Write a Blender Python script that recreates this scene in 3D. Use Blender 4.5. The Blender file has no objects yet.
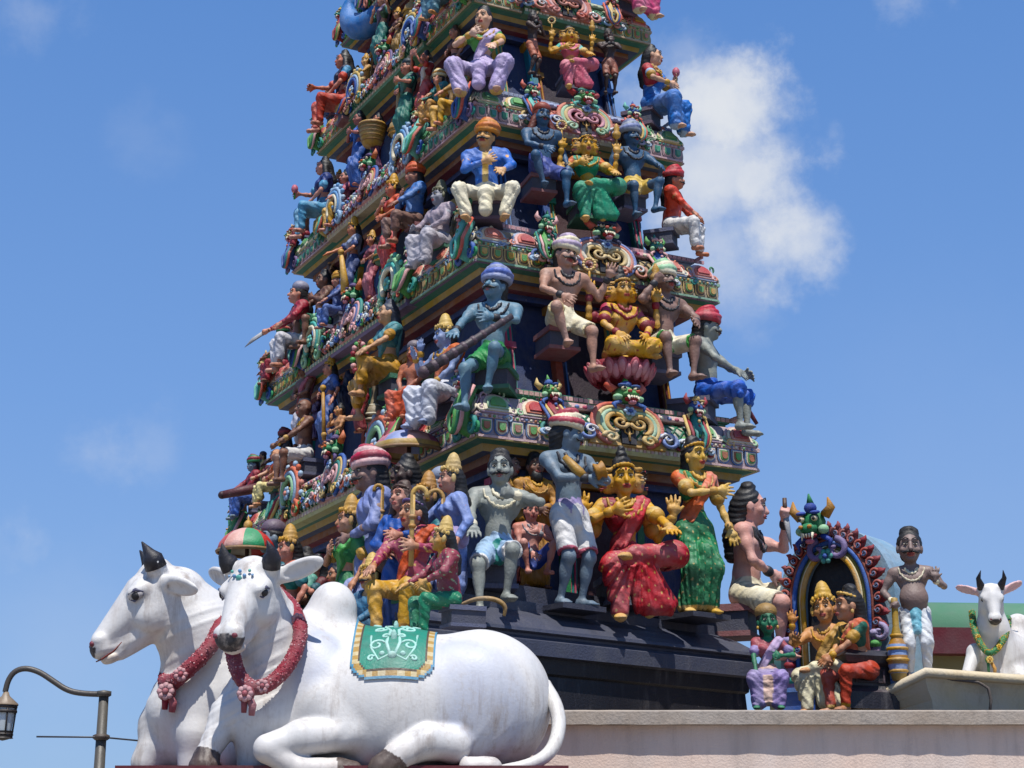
import bpy, math, random
import numpy as np
from mathutils import Matrix, Vector
random.seed(7)
rng = np.random.default_rng(7)
scene = bpy.context.scene
COL = scene.collection
R = math.radians

# ------------------------------------------------------------------ colours
def lin(h):
    if isinstance(h, str):
        h = h.lstrip('#')
        h = [int(h[i:i + 2], 16) / 255 for i in (0, 2, 4)]
    return tuple((c / 12.92 if c <= .04045 else ((c + .055) / 1.055) ** 2.4) for c in h)
def L4(h):
    return lin(h) + (1.0,)
PAL = dict(
    white='d8d7d6', cream='ddd0a4', ivory='e4dcc0', gold='c2943a', palegold='cfb068', ochre='b07c2c', yellow='d2a02c',
    orange='c8662c', salmon='d0755c', coral='c85a4a', red='a3262c', crimson='8c1e2e', maroon='5c1a22', pink='cf7f90',
    rose='c05a70', palepink='dba6a6', lilac='9c90bc', lavender='8894c4', purple='5c4a7c', blue='2e56a4', royal='1f3f98',
    navy='1c2448', sky='6c9fcf', paleblue='9fbcd8', teal='1f8078', aqua='58b8ac', green='1f7a4a', darkgreen='124a34',
    leaf='4a9a48', palegreen='94c49a', black='17171b', charcoal='2a2a32', brown='4e3428', tan='b58a6c', grey='8f9197',
    skin='d09a74', fair='d8aa8c', pinkskin='cc8878', goldskin='cf9c3c', brownskin='7a5444', darkskin='3e2a26',
    blueskin='5f8398', greyskin='8f958f', slateskin='6d8090', deepblue='34597a', greenskin='1f7d52', taupe='8a6c62')
def P(c):
    return PAL.get(c, c)

# ------------------------------------------------------------------ tagging
def tag(o, label=None, cat=None, group=None, kind=None):
    if label: o['label'] = label
    if cat: o['category'] = cat
    if group: o['group'] = group
    if kind: o['kind'] = kind
    return o
def empty(name, loc, rz=0.0, label=None, cat=None, group=None):
    o = bpy.data.objects.new(name, None)
    o.empty_display_size = .2
    COL.objects.link(o)
    o.location = loc
    o.rotation_euler = (0, 0, rz)
    return tag(o, label, cat, group)
def link(name, me, mat=None, parent=None, mw=None):
    o = bpy.data.objects.new(name, me)
    COL.objects.link(o)
    if mat is not None and len(me.materials) == 0:
        me.materials.append(mat)
    if parent is not None:
        o.parent = parent
    if mw is not None:
        o.matrix_local = mw
    return o

# ------------------------------------------------------------------ materials
def new_mat(name):
    m = bpy.data.materials.new(name)
    m.use_nodes = True
    nt = m.node_tree
    return m, nt, nt.nodes['Principled BSDF']
def nd(nt, t, **kw):
    n = nt.nodes.new(t)
    for k, v in kw.items():
        if k.startswith('i_'):
            key = k[2:]
            key = int(key) if key.isdigit() else key.replace('_', ' ')
            n.inputs[key].default_value = v
        else:
            setattr(n, k, v)
    return n
def ramp(nt, stops):
    r = nt.nodes.new('ShaderNodeValToRGB')
    el = r.color_ramp.elements
    while len(el) < len(stops): el.new(.5)
    for e, (p, c) in zip(el, stops):
        e.position = p
        e.color = c if len(c) == 4 else tuple(c) + (1,)
    return r
def paint_material(name, rough=.42, dirt=.35, scale=5.0, bump=.12, fine=60, streak=False, attr='paint', base=None, dirtcol=(.25, .22, .2), coat=0.0, chips=0.0):
    m, nt, b = new_mat(name)
    lk = nt.links.new
    tc = nd(nt, 'ShaderNodeTexCoord')
    mp = nd(nt, 'ShaderNodeMapping')
    lk(tc.outputs['Object'], mp.inputs[0])
    if streak: mp.inputs['Scale'].default_value = (1, 1, .16)
    n1 = nd(nt, 'ShaderNodeTexNoise', i_Scale=scale, i_Detail=7.0, i_Roughness=.65)
    lk(mp.outputs[0], n1.inputs['Vector'])
    n2 = nd(nt, 'ShaderNodeTexNoise', i_Scale=fine, i_Detail=4.0)
    lk(tc.outputs['Object'], n2.inputs['Vector'])
    r1 = ramp(nt, [(.42, (0, 0, 0)), (.75, (1, 1, 1))])
    lk(n1.outputs[0], r1.inputs[0])
    if base is None:
        at = nd(nt, 'ShaderNodeAttribute', attribute_name=attr)
        src = at.outputs['Color']
    else:
        rgb = nd(nt, 'ShaderNodeRGB'); rgb.outputs[0].default_value = base
        src = rgb.outputs[0]
    nf = nd(nt, 'ShaderNodeTexNoise', i_Scale=scale * .55, i_Detail=5.0, i_Roughness=.6, i_Distortion=.4)
    lk(tc.outputs['Object'], nf.inputs['Vector'])
    hs_ = nd(nt, 'ShaderNodeHueSaturation')
    ms = nd(nt, 'ShaderNodeMapRange', i_1=.34, i_2=.66, i_3=.82, i_4=1.18); lk(nf.outputs[0], ms.inputs[0]); lk(ms.outputs[0], hs_.inputs['Saturation'])
    mv = nd(nt, 'ShaderNodeMapRange', i_1=.3, i_2=.7, i_3=.70, i_4=1.08); lk(n1.outputs[0], mv.inputs[0]); lk(mv.outputs[0], hs_.inputs['Value'])
    lk(src, hs_.inputs['Color']); src = hs_.outputs[0]
    mul = nd(nt, 'ShaderNodeMix', data_type='RGBA', blend_type='MULTIPLY')
    fac = nd(nt, 'ShaderNodeMath', operation='MULTIPLY', i_1=dirt)
    lk(r1.outputs[0], fac.inputs[0])
    lk(fac.outputs[0], mul.inputs['Factor'])
    lk(src, mul.inputs['A'])
    mul.inputs['B'].default_value = dirtcol + (1,)
    col = mul.outputs['Result']
    if chips:
        n3 = nd(nt, 'ShaderNodeTexNoise', i_Scale=fine * .35, i_Detail=8.0, i_Roughness=.7)
        lk(tc.outputs['Object'], n3.inputs['Vector'])
        r3 = ramp(nt, [(.66, (0, 0, 0)), (.70, (1, 1, 1))])
        lk(n3.outputs[0], r3.inputs[0])
        f3 = nd(nt, 'ShaderNodeMath', operation='MULTIPLY', i_1=chips)
        lk(r3.outputs[0], f3.inputs[0])
        mx = nd(nt, 'ShaderNodeMix', data_type='RGBA')
        lk(f3.outputs[0], mx.inputs['Factor']); lk(col, mx.inputs['A'])
        mx.inputs['B'].default_value = (.42, .38, .34, 1)
        col = mx.outputs['Result']
    lk(col, b.inputs['Base Color'])
    rr = nd(nt, 'ShaderNodeMapRange', i_3=rough - .1, i_4=rough + .25)
    lk(n1.outputs[0], rr.inputs[0])
    lk(rr.outputs[0], b.inputs['Roughness'])
    if coat:
        b.inputs['Coat Weight'].default_value = coat
        b.inputs['Coat Roughness'].default_value = .2
    bp = nd(nt, 'ShaderNodeBump', i_Strength=bump, i_Distance=.02)
    lk(n2.outputs[0], bp.inputs['Height'])
    lk(bp.outputs[0], b.inputs['Normal'])
    return m
M_PAINT = paint_material('painted_plaster', rough=.50, dirt=.75, scale=6, bump=.25, fine=45, chips=.35)
M_CLOTH = paint_material('painted_cloth_plaster', rough=.52, dirt=.75, scale=6, bump=.3, fine=45, chips=.35)
def _cloth_bump(m):
    nt = m.node_tree; lk = nt.links.new
    bp = [n for n in nt.nodes if n.type == 'BUMP'][0]
    tc = nd(nt, 'ShaderNodeTexCoord')
    wv = nd(nt, 'ShaderNodeTexWave', wave_type='BANDS', bands_direction='DIAGONAL', i_Scale=5.0, i_Distortion=4.0, i_Detail=1.0)
    wv.inputs['Detail Scale'].default_value = 1.2
    lk(tc.outputs['Object'], wv.inputs['Vector'])
    b2 = nd(nt, 'ShaderNodeBump', i_Strength=.30, i_Distance=.03)
    lk(wv.outputs['Fac'], b2.inputs['Height']); lk(b2.outputs[0], bp.inputs['Normal'])
_cloth_bump(M_CLOTH)
M_ORN = paint_material('ornament_paint', rough=.62, dirt=.6, scale=9, bump=.3, fine=70, chips=.5)
M_BULL = paint_material('white_enamel', rough=.48, dirt=.6, scale=5.5, bump=.1, fine=40, streak=True, dirtcol=(.5, .46, .42), chips=.12)

def _stains(m, amt, col, sc, zs):
    nt = m.node_tree; lk = nt.links.new; b = nt.nodes['Principled BSDF']
    src = b.inputs['Base Color'].links[0].from_socket
    tc = nd(nt, 'ShaderNodeTexCoord'); mp = nd(nt, 'ShaderNodeMapping'); mp.inputs['Scale'].default_value = (1, 1, zs); lk(tc.outputs['Object'], mp.inputs[0])
    n = nd(nt, 'ShaderNodeTexNoise', i_Scale=sc, i_Detail=9.0, i_Roughness=.72); lk(mp.outputs[0], n.inputs['Vector'])
    n2 = nd(nt, 'ShaderNodeTexNoise', i_Scale=1.7, i_Detail=3.0); lk(tc.outputs['Object'], n2.inputs['Vector'])
    r = ramp(nt, [(.50, (0, 0, 0)), (.68, (1, 1, 1))]); lk(n.outputs[0], r.inputs[0])
    r2 = ramp(nt, [(.38, (.15, .15, .15)), (.62, (1, 1, 1))]); lk(n2.outputs[0], r2.inputs[0])
    a = nd(nt, 'ShaderNodeMath', operation='MULTIPLY'); lk(r.outputs[0], a.inputs[0]); lk(r2.outputs[0], a.inputs[1])
    a2 = nd(nt, 'ShaderNodeMath', operation='MULTIPLY', i_1=amt); lk(a.outputs[0], a2.inputs[0])
    mx = nd(nt, 'ShaderNodeMix', data_type='RGBA'); lk(a2.outputs[0], mx.inputs['Factor']); lk(src, mx.inputs['A']); mx.inputs['B'].default_value = tuple(col) + (1,)
    lk(mx.outputs['Result'], b.inputs['Base Color'])
_stains(M_BULL, .85, (.25, .20, .17), 8.0, .12)
_stains(M_BULL, .6, (.36, .32, .29), 22.0, .8)
_stains(M_PAINT, .35, (.10, .085, .075), 16.0, .25)
_stains(M_ORN, .35, (.13, .11, .10), 18.0, .3)
# ------------------------------------------------------------------ mesh helpers
def fast_mesh(name, V, Q, smooth=True):
    """V (n,3), Q (m,4) all quads"""
    me = bpy.data.meshes.new(name)
    n, m = len(V), len(Q)
    me.vertices.add(n)
    me.vertices.foreach_set('co', np.ascontiguousarray(V, np.float32).ravel())
    me.loops.add(m * 4)
    me.loops.foreach_set('vertex_index', np.ascontiguousarray(Q, np.int32).ravel())
    me.polygons.add(m)
    me.polygons.foreach_set('loop_start', np.arange(0, m * 4, 4, dtype=np.int32))
    me.polygons.foreach_set('loop_total', np.full(m, 4, np.int32))
    me.polygons.foreach_set('use_smooth', np.full(m, smooth))
    me.update(calc_edges=True)
    return me

class MB:
    """collects shapes (with a paint colour per face) into ONE mesh"""
    def __init__(s):
        s.v = []; s.f = []; s.c = []; s.sm = []
        s.M = Matrix.Identity(4)
    def add(s, verts, faces, col, smooth=False, M=None):
        o = len(s.v)
        T = s.M if M is None else s.M @ M
        for p in verts: s.v.append(tuple(T @ Vector(p)))
        multi = isinstance(col, list)
        for i, f in enumerate(faces):
            s.f.append(tuple(o + k for k in f))
            s.c.append(col[i] if multi else col)
            s.sm.append(smooth)
    def box(s, x0, x1, y0, y1, z0, z1, col, M=None):
        v = [(x, y, z) for z in (z0, z1) for y in (y0, y1) for x in (x0, x1)]
        f = [(0, 2, 3, 1), (4, 5, 7, 6), (0, 1, 5, 4), (2, 6, 7, 3), (0, 4, 6, 2), (1, 3, 7, 5)]
        s.add(v, f, col, False, M)
    def ell(s, c, r, col, nu=10, nv=6, M=None, rot=None):
        v = []; f = []
        Rm = Matrix.Identity(3) if rot is None else rot
        c = Vector(c)
        for j in range(nv + 1):
            th = math.pi * j / nv
            for i in range(nu):
                a = 2 * math.pi * i / nu
                v.append(c + Rm @ Vector((r[0] * math.sin(th) * math.cos(a), r[1] * math.sin(th) * math.sin(a), r[2] * math.cos(th))))
        for j in range(nv):
            for i in range(nu):
                f.append((j * nu + i, (j + 1) * nu + i, (j + 1) * nu + (i + 1) % nu, j * nu + (i + 1) % nu))
        s.add(v, f, col, True, M)
    def tube(s, pts, rad, col, sides=6, M=None, flat=1.0, cap=True, up=(0, -1, 0)):
        pts = [Vector(p) for p in pts]
        n = len(pts)
        if not hasattr(rad, '__len__'): rad = [rad] * n
        v = []; f = []
        for i, p in enumerate(pts):
            d = (pts[min(i + 1, n - 1)] - pts[max(i - 1, 0)])
            if d.length < 1e-9: d = Vector((0, 0, 1))
            d.normalize()
            u = Vector(up)
            if abs(d.dot(u)) > .97: u = Vector((1, 0, 0.01))
            a = d.cross(u).normalized(); b = a.cross(d).normalized()
            for k in range(sides):
                t = 2 * math.pi * k / sides
                v.append(p + a * (rad[i] * math.cos(t)) + b * (rad[i] * flat * math.sin(t)))
        for i in range(n - 1):
            for k in range(sides):
                k2 = (k + 1) % sides
                f.append((i * sides + k, i * sides + k2, (i + 1) * sides + k2, (i + 1) * sides + k))
        if cap:
            f.append(tuple(range(sides))[::-1]); f.append(tuple((n - 1) * sides + k for k in range(sides)))
        s.add(v, f, col, True, M)
    def lathe(s, prof, col, n=16, M=None, smooth=True):
        """prof: list of (r,z) or (r,z,col) ; col used for the segment that starts there"""
        v = []; f = []; cs = []
        for q in prof:
            for i in range(n):
                a = 2 * math.pi * i / n
                v.append((q[0] * math.cos(a), q[0] * math.sin(a), q[1]))
        for j in range(len(prof) - 1):
            c = prof[j][2] if len(prof[j]) > 2 else col
            for i in range(n):
                f.append((j * n + i, j * n + (i + 1) % n, (j + 1) * n + (i + 1) % n, (j + 1) * n + i)); cs.append(c)
        s.add(v, f, cs, smooth, M)
    def plate(s, poly, y0, y1, col, M=None):
        """poly (x,z) outline ccw seen from -y; extruded from y1 (back) to y0 (front, smaller y)"""
        n = len(poly)
        v = [(x, y0, z) for x, z in poly] + [(x, y1, z) for x, z in poly]
        f = [tuple(range(n))]
        for i in range(n):
            j = (i + 1) % n
            f.append((i, i + n, j + n, j))
        s.add(v, f, col, False, M)
    def extrude(s, prof, x0, x1, cols, M=None, smooth=False, nx=1, caps=True, capcol=None):
        """prof: list (y,z); swept along x"""
        n = len(prof); v = []; f = []; cs = []
        for i in range(nx + 1):
            x = x0 + (x1 - x0) * i / nx
            v += [(x, y, z) for y, z in prof]
        for i in range(nx):
            for k in range(n - 1):
                f.append((i * n + k, (i + 1) * n + k, (i + 1) * n + k + 1, i * n + k + 1))
                cs.append(cols[k] if isinstance(cols, list) else cols)
        if caps:
            cc = capcol or (cols[0] if isinstance(cols, list) else cols)
            f.append(tuple(range(n))[::1]); f.append(tuple(nx * n + k for k in range(n))[::-1]); cs += [cc, cc]
        s.add(v, f, cs, smooth, M)
    def mesh(s, name):
        me = bpy.data.meshes.new(name)
        me.from_pydata(s.v, [], s.f)
        me.polygons.foreach_set('use_smooth', s.sm)
        at = me.color_attributes.new('paint', 'FLOAT_COLOR', 'CORNER')
        tot = np.array([len(f) for f in s.f])
        cache = {}
        def cv(c):
            if c not in cache: cache[c] = L4(P(c))
            return cache[c]
        arr = np.repeat(np.array([cv(c) for c in s.c], np.float32), tot, axis=0)
        at.data.foreach_set('color', arr.ravel())
        me.update()
        return me
    def build(s, name, mat=None, parent=None, mw=None):
        return link(name, s.mesh(name), mat or M_ORN, parent, mw)

# ------------------------------------------------------------------ blended solids (implicit shapes, meshed by surface nets)
def _cap(p, X, Y, Z):
    a, b, ra, rb = p
    dx, dy, dz = (b[0] - a[0]), (b[1] - a[1]), (b[2] - a[2])
    L = dx * dx + dy * dy + dz * dz + 1e-12
    px, py, pz = X - a[0], Y - a[1], Z - a[2]
    t = np.clip((px * dx + py * dy + pz * dz) / L, 0, 1)
    return np.sqrt((px - t * dx) ** 2 + (py - t * dy) ** 2 + (pz - t * dz) ** 2) - (ra + (rb - ra) * t)
def _ell(p, X, Y, Z):
    c, r, Rm = p
    px, py, pz = X - c[0], Y - c[1], Z - c[2]
    if Rm is not None:
        px, py, pz = (Rm[0][0] * px + Rm[1][0] * py + Rm[2][0] * pz, Rm[0][1] * px + Rm[1][1] * py + Rm[2][1] * pz, Rm[0][2] * px + Rm[1][2] * py + Rm[2][2] * pz)
    k0 = np.sqrt((px / r[0]) ** 2 + (py / r[1]) ** 2 + (pz / r[2]) ** 2)
    k1 = np.sqrt((px / r[0] ** 2) ** 2 + (py / r[1] ** 2) ** 2 + (pz / r[2] ** 2) ** 2) + 1e-9
    return np.where(k0 < .05, -min(r), k0 * (k0 - 1) / k1)
def _box(p, X, Y, Z):
    c, h, Rm, rd = p
    px, py, pz = X - c[0], Y - c[1], Z - c[2]
    if Rm is not None:
        px, py, pz = (Rm[0][0] * px + Rm[1][0] * py + Rm[2][0] * pz, Rm[0][1] * px + Rm[1][1] * py + Rm[2][1] * pz, Rm[0][2] * px + Rm[1][2] * py + Rm[2][2] * pz)
    qx, qy, qz = np.abs(px) - h[0] + rd, np.abs(py) - h[1] + rd, np.abs(pz) - h[2] + rd
    return np.sqrt(np.maximum(qx, 0) ** 2 + np.maximum(qy, 0) ** 2 + np.maximum(qz, 0) ** 2) + np.minimum(np.maximum(qx, np.maximum(qy, qz)), 0) - rd
EV = dict(cap=_cap, ell=_ell, box=_box)
class Field:
    def __init__(s): s.ops = []
    def bb(s, t, p):
        if t == 'cap':
            a, b, ra, rb = p; r = max(ra, rb)
            return np.minimum(a, b) - r, np.maximum(a, b) + r
        if t == 'ell':
            c, r, Rm = p
            e = np.array(r) if Rm is None else np.full(3, max(r))
            return np.array(c) - e, np.array(c) + e
        c, h, Rm, rd = p
        e = np.array(h) if Rm is None else np.full(3, float(np.linalg.norm(h)))
        return np.array(c) - e, np.array(c) + e
    def cap(s, a, b, ra, rb=None, k=.02, c='white', sub=False):
        s.ops.append(('s' if sub else 'u', 'cap', (np.array(a, float), np.array(b, float), ra, ra if rb is None else rb), k, c)); return s
    def ell(s, c0, r, Rm=None, k=.02, c='white', sub=False):
        if not hasattr(r, '__len__'): r = (r, r, r)
        s.ops.append(('s' if sub else 'u', 'ell', (np.array(c0, float), tuple(r), None if Rm is None else [list(q) for q in Rm]), k, c)); return s
    def box(s, c0, h, Rm=None, rd=.0, k=.02, c='white', sub=False):
        s.ops.append(('s' if sub else 'u', 'box', (np.array(c0, float), tuple(h), None if Rm is None else [list(q) for q in Rm], rd), k, c)); return s
    def cut(s, fn): s.ops.append(('i', fn)); return s
    def disp(s, fn): s.ops.append(('d', fn)); return s
    def grow(s, ops, g, k=None, c=None):
        """take over solids of another field, thickened"""
        for o in ops:
            if o[0] != 'u': continue
            t, p = o[1], o[2]
            if t == 'cap': p = (p[0], p[1], p[2] + g, p[3] + g)
            elif t == 'ell': p = (p[0], tuple(q + g for q in p[1]), p[2])
            else: p = (p[0], tuple(q + g for q in p[1]), p[2], p[3])
            s.ops.append(('u', t, p, o[3] if k is None else k, c or o[4]))
        return s
    def mesh(s, name, vox, scale=1.0, paint=None):
        lo = np.full(3, 1e9); hi = np.full(3, -1e9)
        for o in s.ops:
            if o[0] == 'u':
                a, b = s.bb(o[1], o[2]); lo = np.minimum(lo, a); hi = np.maximum(hi, b)
        lo = lo - 3 * vox; hi = hi + 3 * vox
        N = np.ceil((hi - lo) / vox).astype(int) + 1
        gx, gy, gz = [(lo[i] + vox * np.arange(N[i])).astype(np.float32) for i in range(3)]
        D = np.full(N, 1.0, np.float32)
        for o in s.ops:
            if o[0] == 'i' or o[0] == 'd':
                f = o[1](gx[:, None, None], gy[None, :, None], gz[None, None, :])
                D = np.maximum(D, f) if o[0] == 'i' else np.where(D < .9, D + f, D)
                D = D.astype(np.float32)
                continue
            a, b = s.bb(o[1], o[2]); k = o[3]
            mg = k + 2.5 * vox
            i0 = np.clip(((a - mg - lo) / vox).astype(int), 0, N - 1); i1 = np.clip(((b + mg - lo) / vox).astype(int) + 2, 1, N)
            sl = tuple(slice(i0[q], i1[q]) for q in range(3))
            d = EV[o[1]](o[2], gx[sl[0]][:, None, None], gy[sl[1]][None, :, None], gz[sl[2]][None, None, :]).astype(np.float32)
            E = D[sl]
            if o[0] == 'u':
                h = np.maximum(k - np.abs(E - d), 0) / k if k > 0 else 0
                D[sl] = np.minimum(E, d) - h * h * k * .25
            else:
                h = np.maximum(k - np.abs(E + d), 0) / k if k > 0 else 0
                D[sl] = np.maximum(E, -d) + h * h * k * .25
        S = D < 0
        if not S.any(): return None
        # active cells
        c = S[:-1, :-1, :-1].astype(np.int8)
        tot = c.copy()
        for dx in (0, 1):
            for dy in (0, 1):
                for dz in (0, 1):
                    if dx or dy or dz:
                        tot += S[dx:N[0] - 1 + dx, dy:N[1] - 1 + dy, dz:N[2] - 1 + dz]
        act = (tot > 0) & (tot < 8)
        I = np.argwhere(act)
        idx = np.full(act.shape, -1, np.int32); idx[act] = np.arange(len(I))
        cor = np.array([(dx, dy, dz) for dx in (0, 1) for dy in (0, 1) for dz in (0, 1)])
        val = np.stack([D[I[:, 0] + q[0], I[:, 1] + q[1], I[:, 2] + q[2]] for q in cor], 1)
        acc = np.zeros((len(I), 3), np.float32); cnt = np.zeros(len(I), np.float32)
        for p in range(8):
            for q in range(p + 1, 8):
                df = cor[q] - cor[p]
                if np.abs(df).sum() != 1: continue
                a, b = val[:, p], val[:, q]
                m = (a < 0) != (b < 0)
                t = np.where(m, a / np.where(m, a - b, 1), 0)
                acc += np.where(m[:, None], cor[p] + t[:, None] * df, 0); cnt += m
        V = lo + vox * (I + acc / cnt[:, None])
        quads = []
        for ax in range(3):
            u, w = (ax + 1) % 3, (ax + 2) % 3
            sa = [slice(None)] * 3; sb = [slice(None)] * 3
            sa[ax] = slice(0, -1); sb[ax] = slice(1, None)
            ch = S[tuple(sa)] != S[tuple(sb)]
            E = np.argwhere(ch)
            E = E[(E[:, u] > 0) & (E[:, w] > 0) & (E[:, u] < N[u] - 1) & (E[:, w] < N[w] - 1)]
            ins = S[E[:, 0], E[:, 1], E[:, 2]]
            def cell(du, dw):
                q = E.copy(); q[:, u] -= du; q[:, w] -= dw
                return idx[q[:, 0], q[:, 1], q[:, 2]]
            Q = np.stack([cell(1, 1), cell(0, 1), cell(0, 0), cell(1, 0)], 1)
            Q[~ins] = Q[~ins][:, ::-1]
            quads.append(Q)
        Q = np.concatenate(quads)
        me = fast_mesh(name, V * scale, Q)
        # paint
        best = np.full(len(V), 1e9); ci = np.zeros(len(V), int); cols = []
        X, Y, Z = V[:, 0], V[:, 1], V[:, 2]
        for o in s.ops:
            if o[0] != 'u': continue
            d = EV[o[1]](o[2], X, Y, Z)
            if o[4] not in cols: cols.append(o[4])
            m = d < best
            best[m] = d[m]; ci[m] = cols.index(o[4])
        C = np.array([L4(P(q)) for q in cols], np.float32)[ci]
        if paint: paint(V, C)
        at = me.color_attributes.new('paint', 'FLOAT_COLOR', 'POINT')
        at.data.foreach_set('color', C.ravel())
        return me
    def build(s, name, vox, scale=1.0, paint=None, mat=None, parent=None):
        me = s.mesh(name, vox, scale, paint)
        if me is None: return None
        return link(name, me, mat or M_PAINT, parent)

# ------------------------------------------------------------------ camera of the photograph
CAMZ = 1.6; FPX = 1722.4; PITCH = R(15.83)
CAM = Vector((0, 0, CAMZ))
cam_d = bpy.data.cameras.new('camera'); cam_o = bpy.data.objects.new('camera', cam_d); COL.objects.link(cam_o)
cam_o.location = CAM; cam_o.rotation_euler = (R(90) + PITCH, 0, 0)
cam_d.sensor_width = 36; cam_d.lens = FPX / 1024 * 36; cam_d.clip_end = 3000; cam_d.clip_start = .1
scene.camera = cam_o
_F = Vector((0, math.cos(PITCH), math.sin(PITCH))); _U = Vector((0, -math.sin(PITCH), math.cos(PITCH)))
def ray(px, py):
    return _F + Vector((1, 0, 0)) * ((px - 512) / FPX) + _U * ((384 - py) / FPX)
def on_plane(px, py, p0, n):
    d = ray(px, py); n = Vector(n); p0 = Vector(p0)
    return CAM + d * ((p0 - CAM).dot(n) / d.dot(n))
def on_y(px, py, y):
    return on_plane(px, py, (0, y, 0), (0, 1, 0))
def pxm(p):
    """metres per pixel at point p"""
    return (Vector(p) - CAM).dot(_F) / FPX
SKYTINT = (.82, 1.0, 1.22); CLOUDCOL = (6.3, 6.6, 7.1); SKYSTR = .10; EXPO = 0.22
AIRLOW = (.245, .385, .65); AIRMID = (.155, .31, .65); AIRTOP = (.092, .235, .58)
# ------------------------------------------------------------------ ornament builders (local frame: x along the face, -y outwards, z up)
def arch_pts(w, h, n=8, round_top=True):
    p = [(-w / 2, 0), (w / 2, 0)]
    r = w / 2
    for i in range(n + 1):
        a = math.pi * i / n
        p.append((r * math.cos(a), h - r * .9 + r * .9 * math.sin(a)))
    return p
def petal(mb, x, w, h, cols, M=None, t=.012, hang=False):
    for i, c in enumerate(cols):
        f = 1 - i * (.74 / len(cols))
        pts = [(px * f, (pz - h * .45) * f + h * .45) for px, pz in arch_pts(w, h)]
        if hang: pts = [(px, h - pz) for px, pz in pts][::-1]
        mb.plate([(x + px, pz) for px, pz in pts], -t * (i + 1), 0, c, M)
def scroll(mb, cx, cz, r, a0, turns, col, rad, M=None, y=0, shrink=.2, n=18):
    pts = []; rr = []
    for i in range(n + 1):
        t = i / n
        a = a0 + turns * 2 * math.pi * t
        q = r * (1 - (1 - shrink) * t)
        pts.append((cx + q * math.cos(a), y - rad * .6 * t, cz + q * math.sin(a)))
        rr.append(rad * (1 - .45 * t))
    mb.tube(pts, rr, col, 5, M)
def rosette(mb, x, y, z, r, col, centre, n=6, M=None):
    for i in range(n):
        a = 2 * math.pi * i / n
        mb.ell((x + r * .62 * math.cos(a), y, z + r * .62 * math.sin(a)), (r * .38, r * .25, r * .38), col, 6, 4, M)
    mb.ell((x, y - r * .2, z), (r * .36, r * .3, r * .36), centre, 6, 4, M)
def lion_head(mb, M, s, skin='green', crest='blue', ear='coral', mouth='red'):
    S = M @ Matrix.Scale(s, 4)
    e = lambda c, r, col, nu=8, nv=6: mb.ell(c, r, col, nu, nv, S)
    e((0, 0, .16), (.14, .12, .13), skin)
    e((0, -.12, .10), (.10, .09, .06), skin)
    for sx in (-1, 1):
        e((sx * .075, -.115, .20), (.036, .036, .032), 'd0c4a8'); e((sx * .08, -.145, .20), (.018, .016, .02), 'black', 6, 4)
        e((sx * .08, -.10, .26), (.06, .05, .022), crest)
        e((sx * .05, -.20, .12), (.03, .03, .022), ear, 6, 4)
        mb.tube([(sx * .14, 0, .22), (sx * .22, 0, .30), (sx * .20, -.01, .40)], [.06, .05, .008], ear, 6, S)
        mb.tube([(sx * .055, -.17, .055), (sx * .06, -.19, -.02)], [.022, .004], 'ivory', 5, S)
        e((sx * .13, -.05, .08), (.06, .06, .05), 'palegreen')
        mb.tube([(sx * .10, -.04, .02), (sx * .19, -.05, -.04), (sx * .17, -.06, -.12)], [.035, .03, .01], crest, 5, S)
    e((0, -.12, .03), (.085, .07, .035), mouth)
    for fx in (-.03, 0, .03): mb.tube([(fx, -.185, .05), (fx, -.195, .01)], [.014, .006], 'ivory', 5, S)
    e((0, -.03, .31), (.07, .07, .06), crest)
    mb.tube([(0, -.02, .34), (0, -.03, .46)], [.05, .008], skin, 6, S)
    e((0, -.13, -.03), (.05, .05, .03), 'pink')
def crest_ornament(cols, s=1.0, loops=3, H=.72, hs_=.8):
    """rearing beast head over nested hanging loops, a rib of the cornice"""
    mb = MB()
    lion_head(mb, Matrix.Translation((0, -.04, H * .70)), s * hs_, cols[0], cols[1], cols[2])
    for i in range(loops):
        w = .17 - .05 * i; d = .02 + .02 * i
        pts = []
        for k in range(13):
            a = math.pi * (k / 12)
            pts.append((w * math.cos(a) * s, -.05 - d - .09 * (1 - k / 12 * 0), H * .28 - .20 * math.sin(a) * s + (0.0)))
        up = [(w * s, -.02, H * .66)] + pts + [(-w * s, -.02, H * .66)]
        mb.tube(up, .024 * s, cols[(i + 1) % len(cols)], 5)
    mb.tube([(0, .0, H * .7), (0, -.08, H * .4), (0, -.06, .04), (0, .04, -.02)], [.10 * s, .09 * s, .06 * s, .03 * s], cols[3 % len(cols)], 6)
    for sx in (-1, 1):
        scroll(mb, sx * .15 * s, .06, .10 * s, R(90), sx * -1.1, cols[4 % len(cols)], .032 * s, None, -.03)
        scroll(mb, sx * .24 * s, .02, .06 * s, R(90), sx * -1.1, cols[2 % len(cols)], .022 * s, None, -.02)
    for k in range(7):
        mb.ell((0, -.14 - .004 * k, H * .55 - .07 * k), (.028 * s, .02, .026 * s), cols[(k + 1) % len(cols)], 6, 4)
    return mb
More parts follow.
